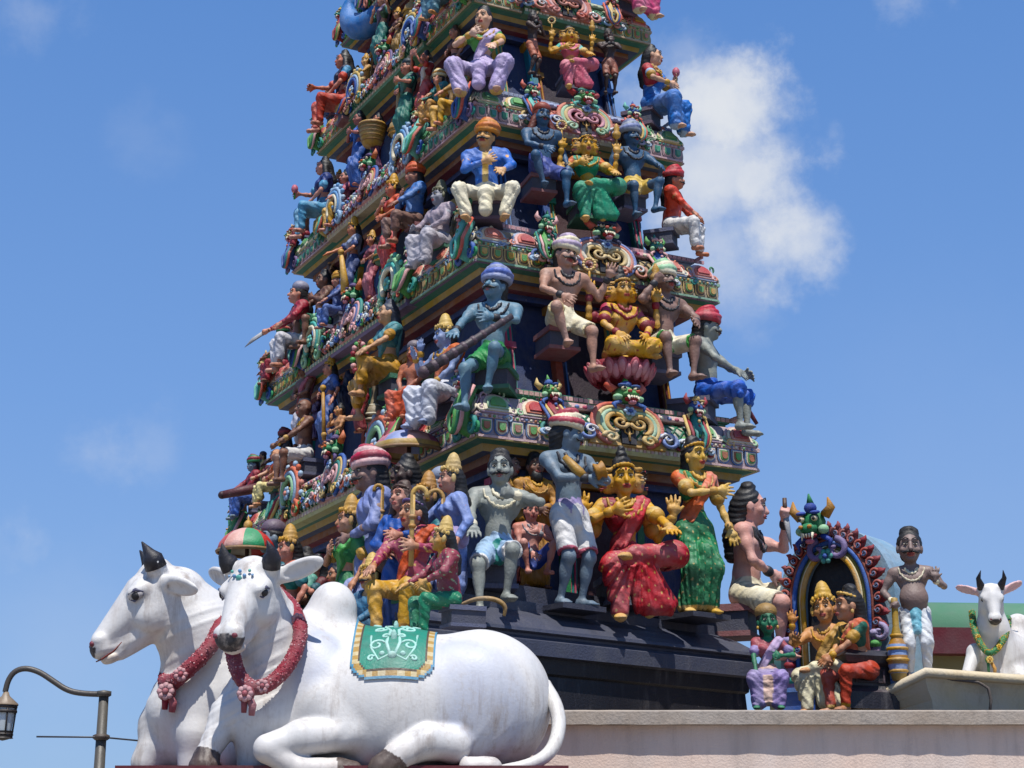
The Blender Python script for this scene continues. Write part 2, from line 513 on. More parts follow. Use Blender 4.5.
def medallion(cols, wave, W=1.0, head=True, skin='green', crest='blue', ear='coral'):
    """pair of mirrored banded scrolls under a beast head, waves running out to both sides"""
    mb = MB()
    n = len(cols)
    for sx in (-1, 1):
        for i, c in enumerate(cols):
            r = (.30 - .055 * i) * W
            pts = []
            for k in range(17):
                a = R(-75) + R(235) * k / 16
                pts.append((sx * (.14 * W + r * math.cos(a) * .80), -.05 - .012 * i, .29 * W + r * math.sin(a)))
            mb.tube(pts, .032 * W, c, 6)
        scroll(mb, sx * .21 * W, .075 * W, .085 * W, R(180 if sx < 0 else 0), -sx * -1.3, cols[1], .03 * W, None, -.08)
        scroll(mb, sx * .10 * W, .30 * W, .085 * W, R(0 if sx < 0 else 180), sx * 1.2, cols[-1], .028 * W, None, -.10)
        x = .44
        for q, r in ((0, .13), (1, .10), (2, .075), (3, .05)):
            scroll(mb, sx * x * W, r * W * .9, r * W, R(180 if sx > 0 else 0), -sx * 1.35, wave if q % 2 == 0 else 'paleblue', .036 * W * (1 - .12 * q), None, -.05)
            scroll(mb, sx * (x - .02) * W, r * W * 1.2, r * W * .55, R(180 if sx > 0 else 0), -sx * 1.2, 'white', .018 * W, None, -.085)
            x += r * 1.55
    mb.box(-.08 * W, .08 * W, -.06, 0, .02 * W, .34 * W, 'charcoal')
    mb.tube([(0, -.07, .06 * W), (0, -.07, .24 * W)], .014 * W, 'gold', 5)
    for sx in (-1, 1): mb.tube([(0, -.07, .15 * W), (sx * .045 * W, -.07, .18 * W), (sx * .045 * W, -.07, .26 * W)], .010 * W, 'gold', 5)
    rosette(mb, 0, -.14, .46 * W, .075 * W, 'paleblue', 'blue')
    mb.box(-.42 * W, .42 * W, -.03, 0.03, .0, .10 * W, cols[-1])
    if head: lion_head(mb, Matrix.Translation((0, -.09, .58 * W)), W * .9, skin, crest, ear)
    return mb
def shell_ornament(cols, W=1.0):
    mb = MB()
    for i, c in enumerate(cols):
        r = (.26 - .05 * i) * W
        pts = [(r * math.cos(R(-40) + R(260) * k / 14), -.04 - .012 * i, .26 * W + r * math.sin(R(-40) + R(260) * k / 14)) for k in range(15)]
        mb.tube(pts, .030 * W, c, 6)
    for k in range(13):
        a = R(-30) + R(240) * k / 12
        mb.ell((.31 * W * math.cos(a), -.03, .26 * W + .31 * W * math.sin(a)), (.035 * W, .03, .035 * W), cols[k % 2], 6, 4)
    for sx in (-1, 1): scroll(mb, sx * .20 * W, .05 * W, .09 * W, R(90), -sx * 1.2, cols[0], .03 * W, None, -.05)
    rosette(mb, 0, -.08, .25 * W, .08 * W, cols[1], cols[0])
    return mb

# ------------------------------------------------------------------ the gate tower
YAW = R(62.84)
UR = Vector((math.sin(YAW), math.cos(YAW), 0)); UL = Vector((-math.cos(YAW), math.sin(YAW), 0))
TC = Vector((-.498, 19.902, 0))
TRZ = R(90) - YAW
TA = [None, 1.80, 1.653, 1.49, 1.329, 1.172, 1.02, .87, .72]
TB = [None, 3.95, 3.542, 3.159, 2.779, 2.399, 2.03, 1.67, 1.32]
TZ = [None, 3.62, 5.616, 7.555, 9.301, 10.903, 12.38, 13.72, 14.9]
tower = empty('gate_tower', TC, TRZ, 'tall tapering temple gate tower of painted plaster with stepped cornices behind the bulls', 'tower')
def face_mat(k, dist, z=0.0):
    return Matrix.Translation((0, 0, z)) @ Matrix.Rotation(R(-90 * k), 4, 'Z') @ Matrix.Translation((0, -dist, 0))
def face_plane(k, i, o=0.0):
    """point and outward normal of face k of cornice i, o metres inwards"""
    n = [-UL, -UR, UL, UR][k]
    d = (TB[i] if k % 2 == 0 else TA[i]) - o
    return TC + n * d, n
def rect_loft(mb, A, B, prof):
    v = []; f = []; c = []
    for ins, z, *_ in prof:
        a, b = A - ins, B - ins
        v += [(-a, -b, z), (a, -b, z), (a, b, z), (-a, b, z)]
    for j in range(len(prof) - 1):
        for q in range(4):
            f.append((j * 4 + q, j * 4 + (q + 1) % 4, (j + 1) * 4 + (q + 1) % 4, (j + 1) * 4 + q)); c.append(prof[j][2])
    mb.add(v, f, c)
SCHEME = {
    2: dict(ledge='1f7a55', roll='d8d8c0', lat='17684a', lip='b9bf72', top='d9a9a2', med=['coral', 'palegold', 'palegreen', 'gold'], wave='5f7fc4', pav=['b08fa8', 'ivory', 'palegreen', 'leaf'], pav2=['b89aa4', 'ivory', 'salmon', 'red'], fr=['4a6fa8', 'ivory', 'a05a3c', 'leaf'], fbase='9a8b98', trim='cfa9a8', head=('leaf', 'blue', 'coral'), crest=['leaf', 'blue', 'palegold', 'crimson', 'teal']),
    3: dict(ledge='7d84a0', roll='c9a650', lat='23231f', lip='5c4a78', top='cf8f9a', med=['6f86c8', 'salmon', 'ivory', 'palegold'], wave='d0806c', pav=['7fa0d0', 'ivory', 'salmon', 'coral'], pav2=['8fa8d0', 'palepink', 'coral', 'red'], fr=['palegold', '4a3a2a', 'gold', 'leaf'], fbase='8c7a5c', trim='6fae8c', head=('darkgreen', 'navy', 'coral'), crest=['green', 'teal', 'palepink', 'leaf', 'blue']),
    4: dict(ledge='76809a', roll='cf7a64', lat='a04a44', lip='b7ab84', top='8fa4cc', med=['salmon', 'palegreen', 'palegold', 'pink'], wave='8fa4d8', pav=['palegreen', 'ivory', 'leaf', 'green'], pav2=['palegold', 'ivory', 'green', 'leaf'], fr=['a08c98', 'c8a8a8', '2f8f6a', 'teal'], fbase='8d7b86', trim='c09aa0', head=('leaf', 'aqua', 'red'), crest=['green', 'blue', 'coral', 'aqua', 'palegold']),
    5: dict(ledge='2d6c4c', roll='5a9a74', lat='1f6a4a', lip='2f7448', top='a6bd9a', med=['salmon', 'coral', 'palepink', 'salmon'], wave='d07a68', pav=['9aa8c4', 'palegold', 'coral', 'red'], pav2=['palegreen', 'palepink', 'coral', 'gold'], fr=['palegreen', 'gold', 'c06a60', 'leaf'], fbase='8a8a66', trim='b8a07c', head=('leaf', 'blue', 'salmon'), crest=['teal', 'purple', 'coral', 'blue', 'palegold']),
}
def soften(c, f=.22):
    a, b = [int(P(c).lstrip('#')[k:k + 2], 16) for k in (0, 2, 4)], (214, 200, 196)
    return '%02x%02x%02x' % tuple(int(p * (1 - f) + q * f) for p, q in zip(a, b))
for sc in SCHEME.values():
    for key, val in sc.items():
        if key in ('med', 'pav', 'pav2', 'fr'): sc[key] = [soften(c, .25) for c in val]
        elif key in ('crest', 'head'): sc[key] = [soften(c, .14) for c in val]
        elif key not in ('lat',): sc[key] = soften(val, .28)
SCHEME[6] = SCHEME[3]; SCHEME[7] = SCHEME[2]; SCHEME[8] = SCHEME[4]
LEDGE = .60
def lattice_roll(sc, w, q, style):
    mb = MB()
    n = 10
    def pt(u, t):  # t 0..1 up the bulge
        a = R(-35) + R(125) * t
        return (u, .17 * q - (.22 * q) * math.cos(a) - .02 , .10 * q + (.19 * q) * (math.sin(a) + .57) / 1.57 * 1.55)
    prof = [pt(0, t / n)[1:] for t in range(n + 1)]
    mb.extrude(prof, -w, w, sc['roll'], None, True, 1, True)
    step = .115 * q; m = int(2 * w / step)
    for d in (-1, 1):
        for k in range(-3, m + 4):
            pts = []
            for t in range(9):
                u = -w + k * step + d * (t / 8) * step * 3
                if abs(u) > w: continue
                p = pt(u, t / 8); pts.append((p[0], p[1] - .004, p[2]))
            if len(pts) > 1: mb.tube(pts, .013 * q, sc['lat'], 4, cap=False)
    return mb
def cornice(i):
    sc = SCHEME[i]; A, B, Z = TA[i], TB[i], TZ[i]
    q = ((TZ[i + 1] - Z) if i < 8 else 1.1) / 1.94
    g = lambda *a: a
    mb = MB()
    # core mouldings
    prof = [(.52 * q, -.24 * q, '2c3a66'), (.40 * q, -.24 * q, '3a4c7c'), (.40 * q, -.17 * q, '7a3a44'), (.27 * q, -.17 * q, '94603c'), (.27 * q, -.09 * q, '4a5a7c'), (.16 * q, -.09 * q, 'b09048'), (.14 * q, -.02 * q, '3a7a68'), (.05 * q, .0, sc['lip']), (.02 * q, .0, sc['lip']), (.02 * q, .03 * q, sc['fbase']), (.03 * q, .20 * q, sc['trim']), (.0, .205 * q, sc['trim']), (.0, .24 * q, sc['fbase']), (.03 * q, .27 * q, sc['fbase']), (.13 * q, .46 * q, sc['trim']), (.16 * q, .475 * q, sc['ledge']), (.25 * q, .475 * q, sc['ledge']), (.25 * q, .53 * q, sc['ledge']), (.22 * q, .535 * q, sc['ledge']), (.22 * q, LEDGE * q, '4a4a52'), (.75 * q, LEDGE * q + .002, '4a4a52')]
    rect_loft(mb, A, B, prof)
    co = mb.build('cornice', M_ORN, tower, Matrix.Translation((0, 0, Z)))
    for k in range(4):
        half = A if k % 2 == 0 else B; dist = B if k % 2 == 0 else A
        c = half * (.47 if k % 2 == 0 else .50)
        Mf = face_mat(k, dist)
        # painted end panels
        for s0, s1 in ((-half + .03, -c), (c, half - .03)):
            fr = MB(); fr.M = Mf
            wid = s1 - s0
            m = max(2, round(wid / (.165 * q)))
            for j in range(m):
                x = s0 + wid * (j + .5) / m; w = wid / m * .86
                petal(fr, x, w, .165 * q, sc['fr'] if j % 2 else sc['fr'][:2] + sc['fr'][:1:-1], Matrix.Translation((0, -.02 * q + .035 * q, .035 * q)), .010, True)
            m = max(1, round(wid / (.36 * q)))
            T = Matrix.Translation((0, .0 * q, .245 * q)) @ Matrix.Rotation(R(-27), 4, 'X')
            for j in range(m):
                x = s0 + wid * (j + .5) / m
                petal(fr, x, wid / m * .86, .25 * q, sc['pav'] if j % 2 == 0 else sc['pav2'], T, .016)
                for sx in (-1, 1): scroll(fr, x + sx * wid / m * .40, .05 * q, .045 * q, R(90), -sx * 1.1, sc['pav'][(j + 1) % 4], .016 * q, T, -.01)
            for j in range(int(wid / .05)):
                fr.ell((s0 + .05 * (j + .5), -.002, .222 * q), (.018, .014, .016 * q), (sc['fr'] + sc['pav'])[j % 5], 6, 4)
            fr.box(s0, s1, -.012, .01, .005 * q, .028 * q, sc['trim'])
            # ledge tile edge
            for j in range(int(wid / .06)):
                fr.box(s0 + .06 * j + .006, s0 + .06 * j + .054, .205 * q, .23 * q, .548 * q, .588 * q, sc['top'])
            fr.build('painted_panel', M_ORN, co)
        # crust of small painted scrolls and buds along the visible faces
        if k < 2 and i < 7:
            en = MB(); en.M = Mf; r2 = random.Random(100 * i + k)
            allc = sc['crest'] + sc['med'] + sc['pav'] + ['paleblue', 'palepink', 'ivory', sc['wave']]
            for _ in range(170 if k else 44):
                x = r2.uniform(-half + .05, half - .05); t = r2.random()
                inmid = abs(x) < c
                if inmid and k == 0: continue
                yy, zz = (.01 - .05 * (t < .3), (.08 + .34 * t) * q) if inmid else (.02 + .17 * q * max(0, t - .3), (.20 + .30 * t) * q)
                rr = r2.uniform(.02, .045) * q; cc = r2.choice(allc); sg = r2.choice((-1, 1))
                if inmid: yy -= .10 * q * math.sin(math.pi * min(1, t + .15))
                if r2.random() < .82: scroll(en, x, zz, rr * 1.3, r2.uniform(0, 6), sg * 1.0, cc, rr * .42, None, yy - .02, .25, 9)
                else: en.ell((x, yy - .005, zz), (rr * .6, rr * .35, rr * .75), cc, 6, 4)
            en.build('scroll_crust', M_ORN, co)
        # middle bay
        w = c - .02
        mid = MB(); mid.M = Mf
        mid.extrude([(.10, -.01), (-.035 * q, -.01), (-.05 * q, .02), (-.05 * q, .085 * q), (-.03 * q, .10 * q), (.15, .10 * q)], -w, w, [sc['lip']] * 5, None)
        for j in range(int(2 * w / .045)):
            mid.box(-w + .045 * j + .005, -w + .045 * j + .04, -.058 * q, -.05 * q, .03 * q, .075 * q, sc['trim'] if j % 2 else 'ivory')
        mid.extrude([(.24 * q, .40 * q), (.015 * q, .405 * q), (.0, .425 * q), (.015 * q, .47 * q), (.24 * q, .49 * q)], -w, w, sc['top'], None, False)
        for j in range(int(2 * w / .09)):
            mid.ell((-w + .09 * (j + .5), .0, .435 * q), (.03, .012, .02 * q), ['rose', 'ivory', sc['wave']][j % 3], 6, 4)
        for j in range(int(2 * w / .06)):
            mid.box(-w + .06 * j + .006, -w + .06 * j + .054, .205 * q, .23 * q, .548 * q, .588 * q, sc['top'])
        mid.build('eave_lip', M_ORN, co)
        rl = lattice_roll(sc, w, q, i)
        rl_me = rl.mesh('lattice_roll'); link('lattice_roll', rl_me, M_ORN, co, Mf)
        if k in (0, 1) or i < 6:
            hd = sc['head']
            mm = MED[i] if k != 1 else MEDL[i]
            link('scroll_medallion', mm, M_ORN, co, Mf @ Matrix.Translation((0, -.07 * q, .06 * q)) @ Matrix.Rotation(R(-10), 4, 'X') @ Matrix.Diagonal((q * (1.05 if k != 1 else .95), q * .9, q * (.74 if k != 1 else .9), 1)))
            for sx in (-1, 1):
                link('beast_bracket', CRE[(i, (k + (sx > 0)) % 3)], M_ORN, co, Mf @ Matrix.Translation((sx * (c + .02), -.05, .10 * q)) @ Matrix.Rotation(R(-8 + 5 * sx * ((i % 3) - 1)), 4, 'X') @ Matrix.Rotation(R(4 * sx * ((i + k) % 3 - 1)), 4, 'Y') @ Matrix.Scale(q * (.74 if k % 2 == 0 else .92), 4))
                if k % 2 == 1:
                    link('shell_ornament', SHE[i], M_ORN, co, Mf @ Matrix.Translation((sx * (c - .42 * q), -.05, .08 * q)) @ Matrix.Scale(q * 1.15, 4))
                    if k == 1: link('beast_bracket', CRE[(i + 1 if i < 7 else 2, 2)], M_ORN, co, Mf @ Matrix.Translation((sx * (half - .12), -.02, .04 * q)) @ Matrix.Scale(q * .86, 4))
MED = {}; MEDL = {}; CRE = {}; SHE = {}
for i in range(2, 9):
    sc = SCHEME[i]; hd = sc['head']
    MED[i] = medallion(sc['med'], sc['wave'], 1.0, True, *hd).mesh('scroll_medallion')
    MEDL[i] = medallion([sc['crest'][1], sc['crest'][2], sc['crest'][4], 'palepink'], ['blue', 'lilac', 'salmon'][i % 3], .9, True, 'green', 'purple', 'orange').mesh('scroll_medallion')
    for v_ in range(3):
        cc = sc['crest'][v_:] + sc['crest'][:v_]
        if v_ == 2: cc = [cc[2], cc[0], cc[3], cc[1], cc[4]]
        CRE[(i, v_)] = crest_ornament(cc, .95 + .07 * v_, 3, .70 + .05 * v_, .85 - .1 * v_).mesh('beast_bracket')
    SHE[i] = shell_ornament([['paleblue', 'sky', 'ivory'], ['palegold', 'paleblue', 'blue'], ['salmon', 'paleblue', 'palegreen'], ['palegreen', 'aqua', 'ivory']][i % 4]).mesh('shell_ornament')
def storey(i):
    """walls between cornice i and cornice i+1"""
    q = (TZ[i + 1] - TZ[i]) / 1.94
    A, B = TA[i] - .62 * q, TB[i] - .66 * q
    if i == 1: A, B = TA[2] - .50, TB[2] - .50
    z0 = TZ[i] + (LEDGE * q if i > 1 else .2); z1 = TZ[i + 1] - .2 * q
    mb = MB()
    v = [(-A, -B, z0), (A, -B, z0), (A, B, z0), (-A, B, z0)]
    a, b = TA[i + 1] - .5 * q, TB[i + 1] - .5 * q
    v += [(-a, -b, z1), (a, -b, z1), (a, b, z1), (-a, b, z1)]
    mb.add(v, [(0, 1, 5, 4), (1, 2, 6, 5), (2, 3, 7, 6), (3, 0, 4, 7), (4, 5, 6, 7)], ['2a3a64', '2a3a64', '2a3a64', '2a3a64', '222226'])
    wl = mb.build('storey_wall', M_ORN, tower)
    for k in range(4):
        half = min(A, a) if k % 2 == 0 else min(B, b); dist = (B + b) / 2 if k % 2 == 0 else (A + a) / 2
        tilt = math.atan2((B - b) if k % 2 == 0 else (A - a), z1 - z0)
        Mf = face_mat(k, (B if k % 2 == 0 else A), z0) @ Matrix.Rotation(-tilt, 4, 'X')
        h = (z1 - z0)
        n = 4 if k % 2 == 0 else 6
        if k > 1: n = 2
        for j in range(n):
            x = -half + .06 + (2 * half - .12) * j / (n - 1)
            pm = MB()
            c1 = ['2f8f6a', 'ochre', 'rose', '3f6fae'][(i + j) % 4]; c2 = ['gold', 'maroon', 'teal', 'navy'][(i + j) % 4]
            pm.box(x - .055, x + .055, -.07, .01, 0, h, c2)
            pm.box(x - .035, x - .018, -.085, -.07, .10, h - .12, c1); pm.box(x + .018, x + .035, -.085, -.07, .10, h - .12, c1)
            for zz in (.03, h * .5, h - .12):
                pm.box(x - .07, x + .07, -.10, .01, zz, zz + .07, c1)
            pm.build('pilaster', M_ORN, wl, Mf)
        dw = MB()
        wd = .24 * half if k % 2 else .38 * half
        dw.box(-wd, wd, -.05, .0, 0, h - .10, '10131f' if k % 2 else ['2a1c2c', '3a1a22'][i % 2])
        for sx in (-1, 1): dw.box(sx * wd - .04, sx * wd + .04, -.10, .0, 0, h - .06, ['2d7a8c', '2f7a4a', 'a0523c', '35508c'][i % 4])
        dw.box(-wd - .08, wd + .08, -.11, .0, h - .08, h - .001, 'ochre')
        dw.build('doorway', M_ORN, wl, Mf)
for i in range(2, 8): cornice(i)
for i in range(1, 8): storey(i)
# barrel vaulted top above the frame
mb = MB()
A, B = TA[8] - .15, TB[8]
prof = [(A * math.cos(R(-20 + 220 * t / 20)) * 1.05, .35 + A * 1.0 * math.sin(R(-20 + 220 * t / 20))) for t in range(21)]
mb.extrude([(y, z + TZ[8] - .35) for y, z in prof], -B, B, '4f7fae', Matrix.Rotation(R(90), 4, 'Z'), True)
for sx in (-.9, -.45, 0, .45, .9):
    mb.lathe([(.02, 0), (.12, .05), (.15, .15), (.06, .25), (.04, .32), (.01, .45)], 'gold', 12, Matrix.Translation((0, sx * B, TZ[8] + A - .05)))
mb.build('vaulted_roof', M_ORN, tower)
# blue crescent horn on the far left end
horn = MB()
pts = []; rr = []
for t in range(19):
    a = R(150) + R(215) * t / 18
    pts.append((.34 * math.cos(a), 0, .36 + .34 * math.sin(a))); rr.append(.16 * math.sin(math.pi * min(.97, max(.10, t / 18 * .9 + .06))) + .02)
horn.tube(pts, rr, '4a7fc0', 10)
pc = on_plane(366, 2, *face_plane(1, 6, -.02))
lp = Matrix.Rotation(-TRZ, 4, 'Z') @ (pc - TC)
horn.build('crescent_horn', M_PAINT, tower, Matrix.Translation((lp.x, lp.y, lp.z - .36)) @ Matrix.Rotation(R(-70), 4, 'Z'))

# black stepped base
M_BASE = paint_material('black_plinth_paint', rough=.42, dirt=.6, scale=5, bump=.3, fine=50, dirtcol=(.5, .5, .5), chips=.22)
bR = on_plane(760, 678, *face_plane(0, 1)); bR.z = 0
bu = Vector((math.sin(R(51)), math.cos(R(51)), 0)); bn = Vector((bu.y, -bu.x, 0))
bF = bR - bu * 4.15
zr = on_plane(745, 676, bR, bn).z
BLK = '454857'; RECESS_SHADE = '17161c'  # second tone paints the shade of the recess below the ledge
def base_course(mb, prof, col):
    """prof (out, z): swept along left side, front corner, right end and back"""
    def ring(o, z):
        lft = bF - UL * -4.2
        return [tuple(lft + (-UR) * o + Vector((0, 0, z))), tuple(bF + (bn * .9 - UR * .55) * o + Vector((0, 0, z))), tuple(bR + (bn * .9 + UR * .7) * o + Vector((0, 0, z))), tuple(bR + UL * 6.5 + UR * o + Vector((0, 0, z)))]
    v = []; f = []; cs = []
    for o, z in prof: v += ring(o, z)
    for j in range(len(prof) - 1):
        for q in range(3):
            f.append((j * 4 + q, j * 4 + q + 1, j * 4 + 4 + q + 1, j * 4 + 4 + q)); cs.append(col[j] if isinstance(col, list) else col)
    mb.add([Vector(p) - TC for p in v], f, cs)
mb = MB(); mb.M = Matrix.Rotation(-TRZ, 4, 'Z')
PROF = [(-.06, 0), (-.06, zr - .70), (-.02, zr - .66), (-.02, zr - .48), (-.10, zr - .44), (-.12, zr - .16), (-.09, zr - .14), (-.08, zr - .01), (.0, zr), (.0, zr + .13), (-.03, zr + .15), (-.05, zr + .17), (-.05, zr + .19), (.01, zr + .205), (.0, zr + .235), (-.06, zr + .28), (-.16, zr + .35), (-.30, zr + .42), (-.34, zr + .43), (-.34, zr + .52), (-.55, zr + .54), (-.55, zr + .70), (-2.4, zr + .72)]
base_course(mb, PROF, [RECESS_SHADE] * 7 + [BLK] * 20)
mb.build('black_base', M_BASE, tower)
# ------------------------------------------------------------------ statues
def fold(c, amp):
    w = c + 1.2 * np.sin(.41 * c + 1.0)
    return amp * (np.abs(np.sin(.5 * w)) * 1.5 - .75 + .35 * np.sin(2.1 * w + .7))
V3 = lambda *a: np.array(a, float)
def unit(v):
    return v / (np.linalg.norm(v) + 1e-9)
def rotz(a): c, s = math.cos(a), math.sin(a); return np.array([[c, -s, 0], [s, c, 0], [0, 0, 1]])
def rotx(a): c, s = math.cos(a), math.sin(a); return np.array([[1, 0, 0], [0, c, -s], [0, s, c]])
def roty(a): c, s = math.cos(a), math.sin(a); return np.array([[c, 0, s], [0, 1, 0], [-s, 0, c]])
def ik(a, c, l1, l2, hint):
    d = c - a; L = np.linalg.norm(d); mx = (l1 + l2) * .995
    if L > mx: c = a + d / L * mx; L = mx; d = c - a
    if L < abs(l1 - l2) + .01: L = abs(l1 - l2) + .01
    u = d / (np.linalg.norm(d) + 1e-9)
    x = (l1 * l1 - l2 * l2 + L * L) / (2 * L); h = math.sqrt(max(l1 * l1 - x * x, 0))
    w = hint - u * np.dot(hint, u); w = unit(w)
    return a + u * x + w * h, c
# arms: hand position relative to the pelvis, elbow hint ; sides: 0 = image left (-x), 1 = image right (+x)
def side(v, s): return np.array([v[0] * (-1 if s == 0 else 1), v[1], v[2]])
ARMS = dict(
    hang=((.19, -.05, .02), (.3, .6, 0)), knee=((.12, -.24, .10), (.8, .2, -.2)), kneeup=((.12, -.20, .22), (.8, .2, -.2)),
    raise_=((.23, -.14, .36), (.5, .1, -1)), chest=((.03, -.13, .23), (.9, .1, -.5)), belly=((.02, -.13, .10), (.9, .2, -.2)),
    pray=((.014, -.14, .27), (.9, 0, -.6)), out=((.32, -.10, .22), (.3, .3, -1)), fwd=((.14, -.28, .22), (.4, .2, -1)),
    lap=((.05, -.15, .05), (.8, .2, -.2)), hip=((.13, -.06, .02), (1, .5, 0)), high=((.24, -.08, .46), (.9, .1, -.5)),
    fwdlow=((.12, -.33, .08), (.4, .3, -1)), cross=((-.10, -.12, .24), (.9, -.2, -.5)), mouth=((.05, -.22, .40), (.5, -.3, -1)),
    behind=((.15, .10, .02), (.8, .6, 0)), side_=((.26, -.02, .14), (.6, .5, -.2)))
# legs: pelvis height, ankles (absolute), knee hints
LEGS = dict(
    stand=(.50, ((.062, 0, .035), (.062, -.02, .035)), ((0, -1, 0), (.1, -1, 0))),
    stride=(.49, ((.085, .02, .035), (.085, -.08, .035)), ((.1, -1, 0), (.3, -1, 0))),
    sit=(.30, ((.085, -.24, .035), (.085, -.24, .035)), ((.25, -.6, 1), (.25, -.6, 1))),
    sitwide=(.30, ((.13, -.22, .035), (.13, -.22, .035)), ((.8, -.6, 1), (.8, -.6, 1))),
    perch=(.33, ((.12, -.18, .03), (.06, -.20, .13)), ((.45, -.6, .8), (.1, -.5, 1))),
    perchL=(.33, ((.06, -.20, .13), (.12, -.18, .03)), ((.1, -.5, 1), (.45, -.6, .8))),
    lalita=(.32, ((.085, -.22, .035), (-.03, -.24, .33)), ((.3, -.6, .9), (1, -.35, .1))),
    cross=(.075, ((-.09, -.20, .045), (-.09, -.16, .06)), ((1, -.3, .1), (1, -.3, .1))),
    squat=(.14, ((.09, -.16, .03), (.09, -.16, .03)), ((.3, -.4, 1), (.3, -.4, 1))))
def make_pose(legs='stand', aL='hang', aR='hang', lean=(0, 0), twist=0, head=(0, 0, 0), fem=False, hs=1.08, extra=None, pel=None, feet=None, khint=None):
    if fem and hs == 1.08: hs = 1.02
    jit = np.random.default_rng(hash_(str((legs, aL, aR, lean, head, feet))))
    head = (head[0] + jit.uniform(-5, 5), head[1] + jit.uniform(-3, 3), head[2] + jit.uniform(-6, 6)); lean = (lean[0] + jit.uniform(-2, 3), lean[1] + jit.uniform(-3, 3))
    J = {}
    pz, ank, kh = LEGS[legs]
    if feet: ank = feet
    if khint: kh = khint
    p = V3(0, 0, pz) if pel is None else V3(*pel)
    Rt = rotz(R(twist)) @ rotx(R(lean[0])) @ roty(R(lean[1]))
    J['pel'] = p; J['Rt'] = Rt
    up = lambda *v: p + Rt @ V3(*v)
    J['waist'] = up(0, 0, .10); J['chest'] = up(0, -.004, .225); J['neck'] = up(0, .004, .325); J['R'] = Rt
    sw = .108 if fem else .134
    J['sh'] = [up(-sw, 0, .292), up(sw, 0, .292)]
    J['headc'] = up(0, -.014, .340) + V3(0, 0, .089 * hs)
    J['Rh'] = rotz(R(head[0] + twist * .5)) @ rotx(R(-head[1])) @ roty(R(head[2]))
    J['hs'] = hs; J['el'] = []; J['wr'] = []; J['hd'] = []
    J['hip'] = []; J['kn'] = []; J['an'] = []
    arms = [aL, aR]
    for s in (0, 1):
        a = arms[s]
        spec = ARMS[a] if isinstance(a, str) else a
        t = p + (rotz(R(twist)) @ side(V3(*spec[0]), s)); h = side(V3(*spec[1]), s)
        e, w = ik(J['sh'][s], t, .160, .150, h)
        J['el'].append(e); J['wr'].append(w)
        hd = unit(w - e)
        if isinstance(a, str):
            if a in ('raise_', 'high', 'pray'): hd = unit(hd * .3 + V3(0, -.1, 1))
            if a == 'out': hd = unit(hd + V3(0, -.3, .3))
        if not isinstance(a, str) and len(spec) > 2: hd = unit(side(V3(*spec[2]), s))
        J['hd'].append(hd)
        hip = p + side(V3(.058, 0, -.01), s)
        k, an = ik(hip, side(V3(*ank[s]), s), .245, .235, side(V3(*kh[s]), s))
        J['hip'].append(hip); J['kn'].append(k); J['an'].append(an)
    J['arms'] = arms; J['legs'] = legs; J['fem'] = fem; J['extra'] = extra or []
    return J
def arm_solids(f, sh, el, wr, hd, k, skin, sc=1.0, fist=False, hand=True, fine=True):
    sc *= .90
    f.cap(sh, el, .036 * sc, .025 * sc, .02, skin); f.ell(sh * .55 + el * .45, (.033 * sc, .033 * sc, .036 * sc), None, .03, skin); f.cap(el, el * .6 + wr * .4, .025 * sc, .0255 * sc, .015, skin); f.cap(el * .6 + wr * .4, wr, .0255 * sc, .0155 * sc, .015, skin)
    if not hand: return
    lat = unit(np.cross(hd, V3(0, -1, .05))) if abs(hd[1]) < .9 else unit(np.cross(hd, V3(0, 0, 1)))
    nrm = unit(np.cross(lat, hd))
    pm = wr + hd * .038
    f.cap(wr, pm, .019, .023, .012, skin)
    f.cap(pm - lat * .016, pm + lat * .016, .018, .018, .01, skin)
    if fist:
        f.ell(pm + hd * .012, (.026, .026, .026), None, .012, skin)
        for q in (-1.5, -.5, .5, 1.5):
            b = pm + hd * .022 + lat * q * .0125
            f.cap(b + nrm * .018, b - nrm * .014 + hd * .006, .0095, .0085, .004, skin)
    else:
        for q, ln in ((-1.5, .038), (-.5, .050), (.5, .054), (1.5, .046)):
            b = pm + lat * q * .0150 + hd * .012
            m = b + hd * ln * .55 + lat * q * .0055
            f.cap(b, m, .0090, .0084, .003, skin); f.cap(m, m + hd * ln * .5 - nrm * .008 + lat * q * .003, .0084, .0066, .003, skin)
    th = pm - hd * .018 + lat * .02
    f.cap(th, th + lat * .030 + hd * .030, .0105, .0080, .006, skin)
def hash_(t):
    h = 7
    for ch in t: h = (h * 131 + ord(ch)) % 1000003
    return h
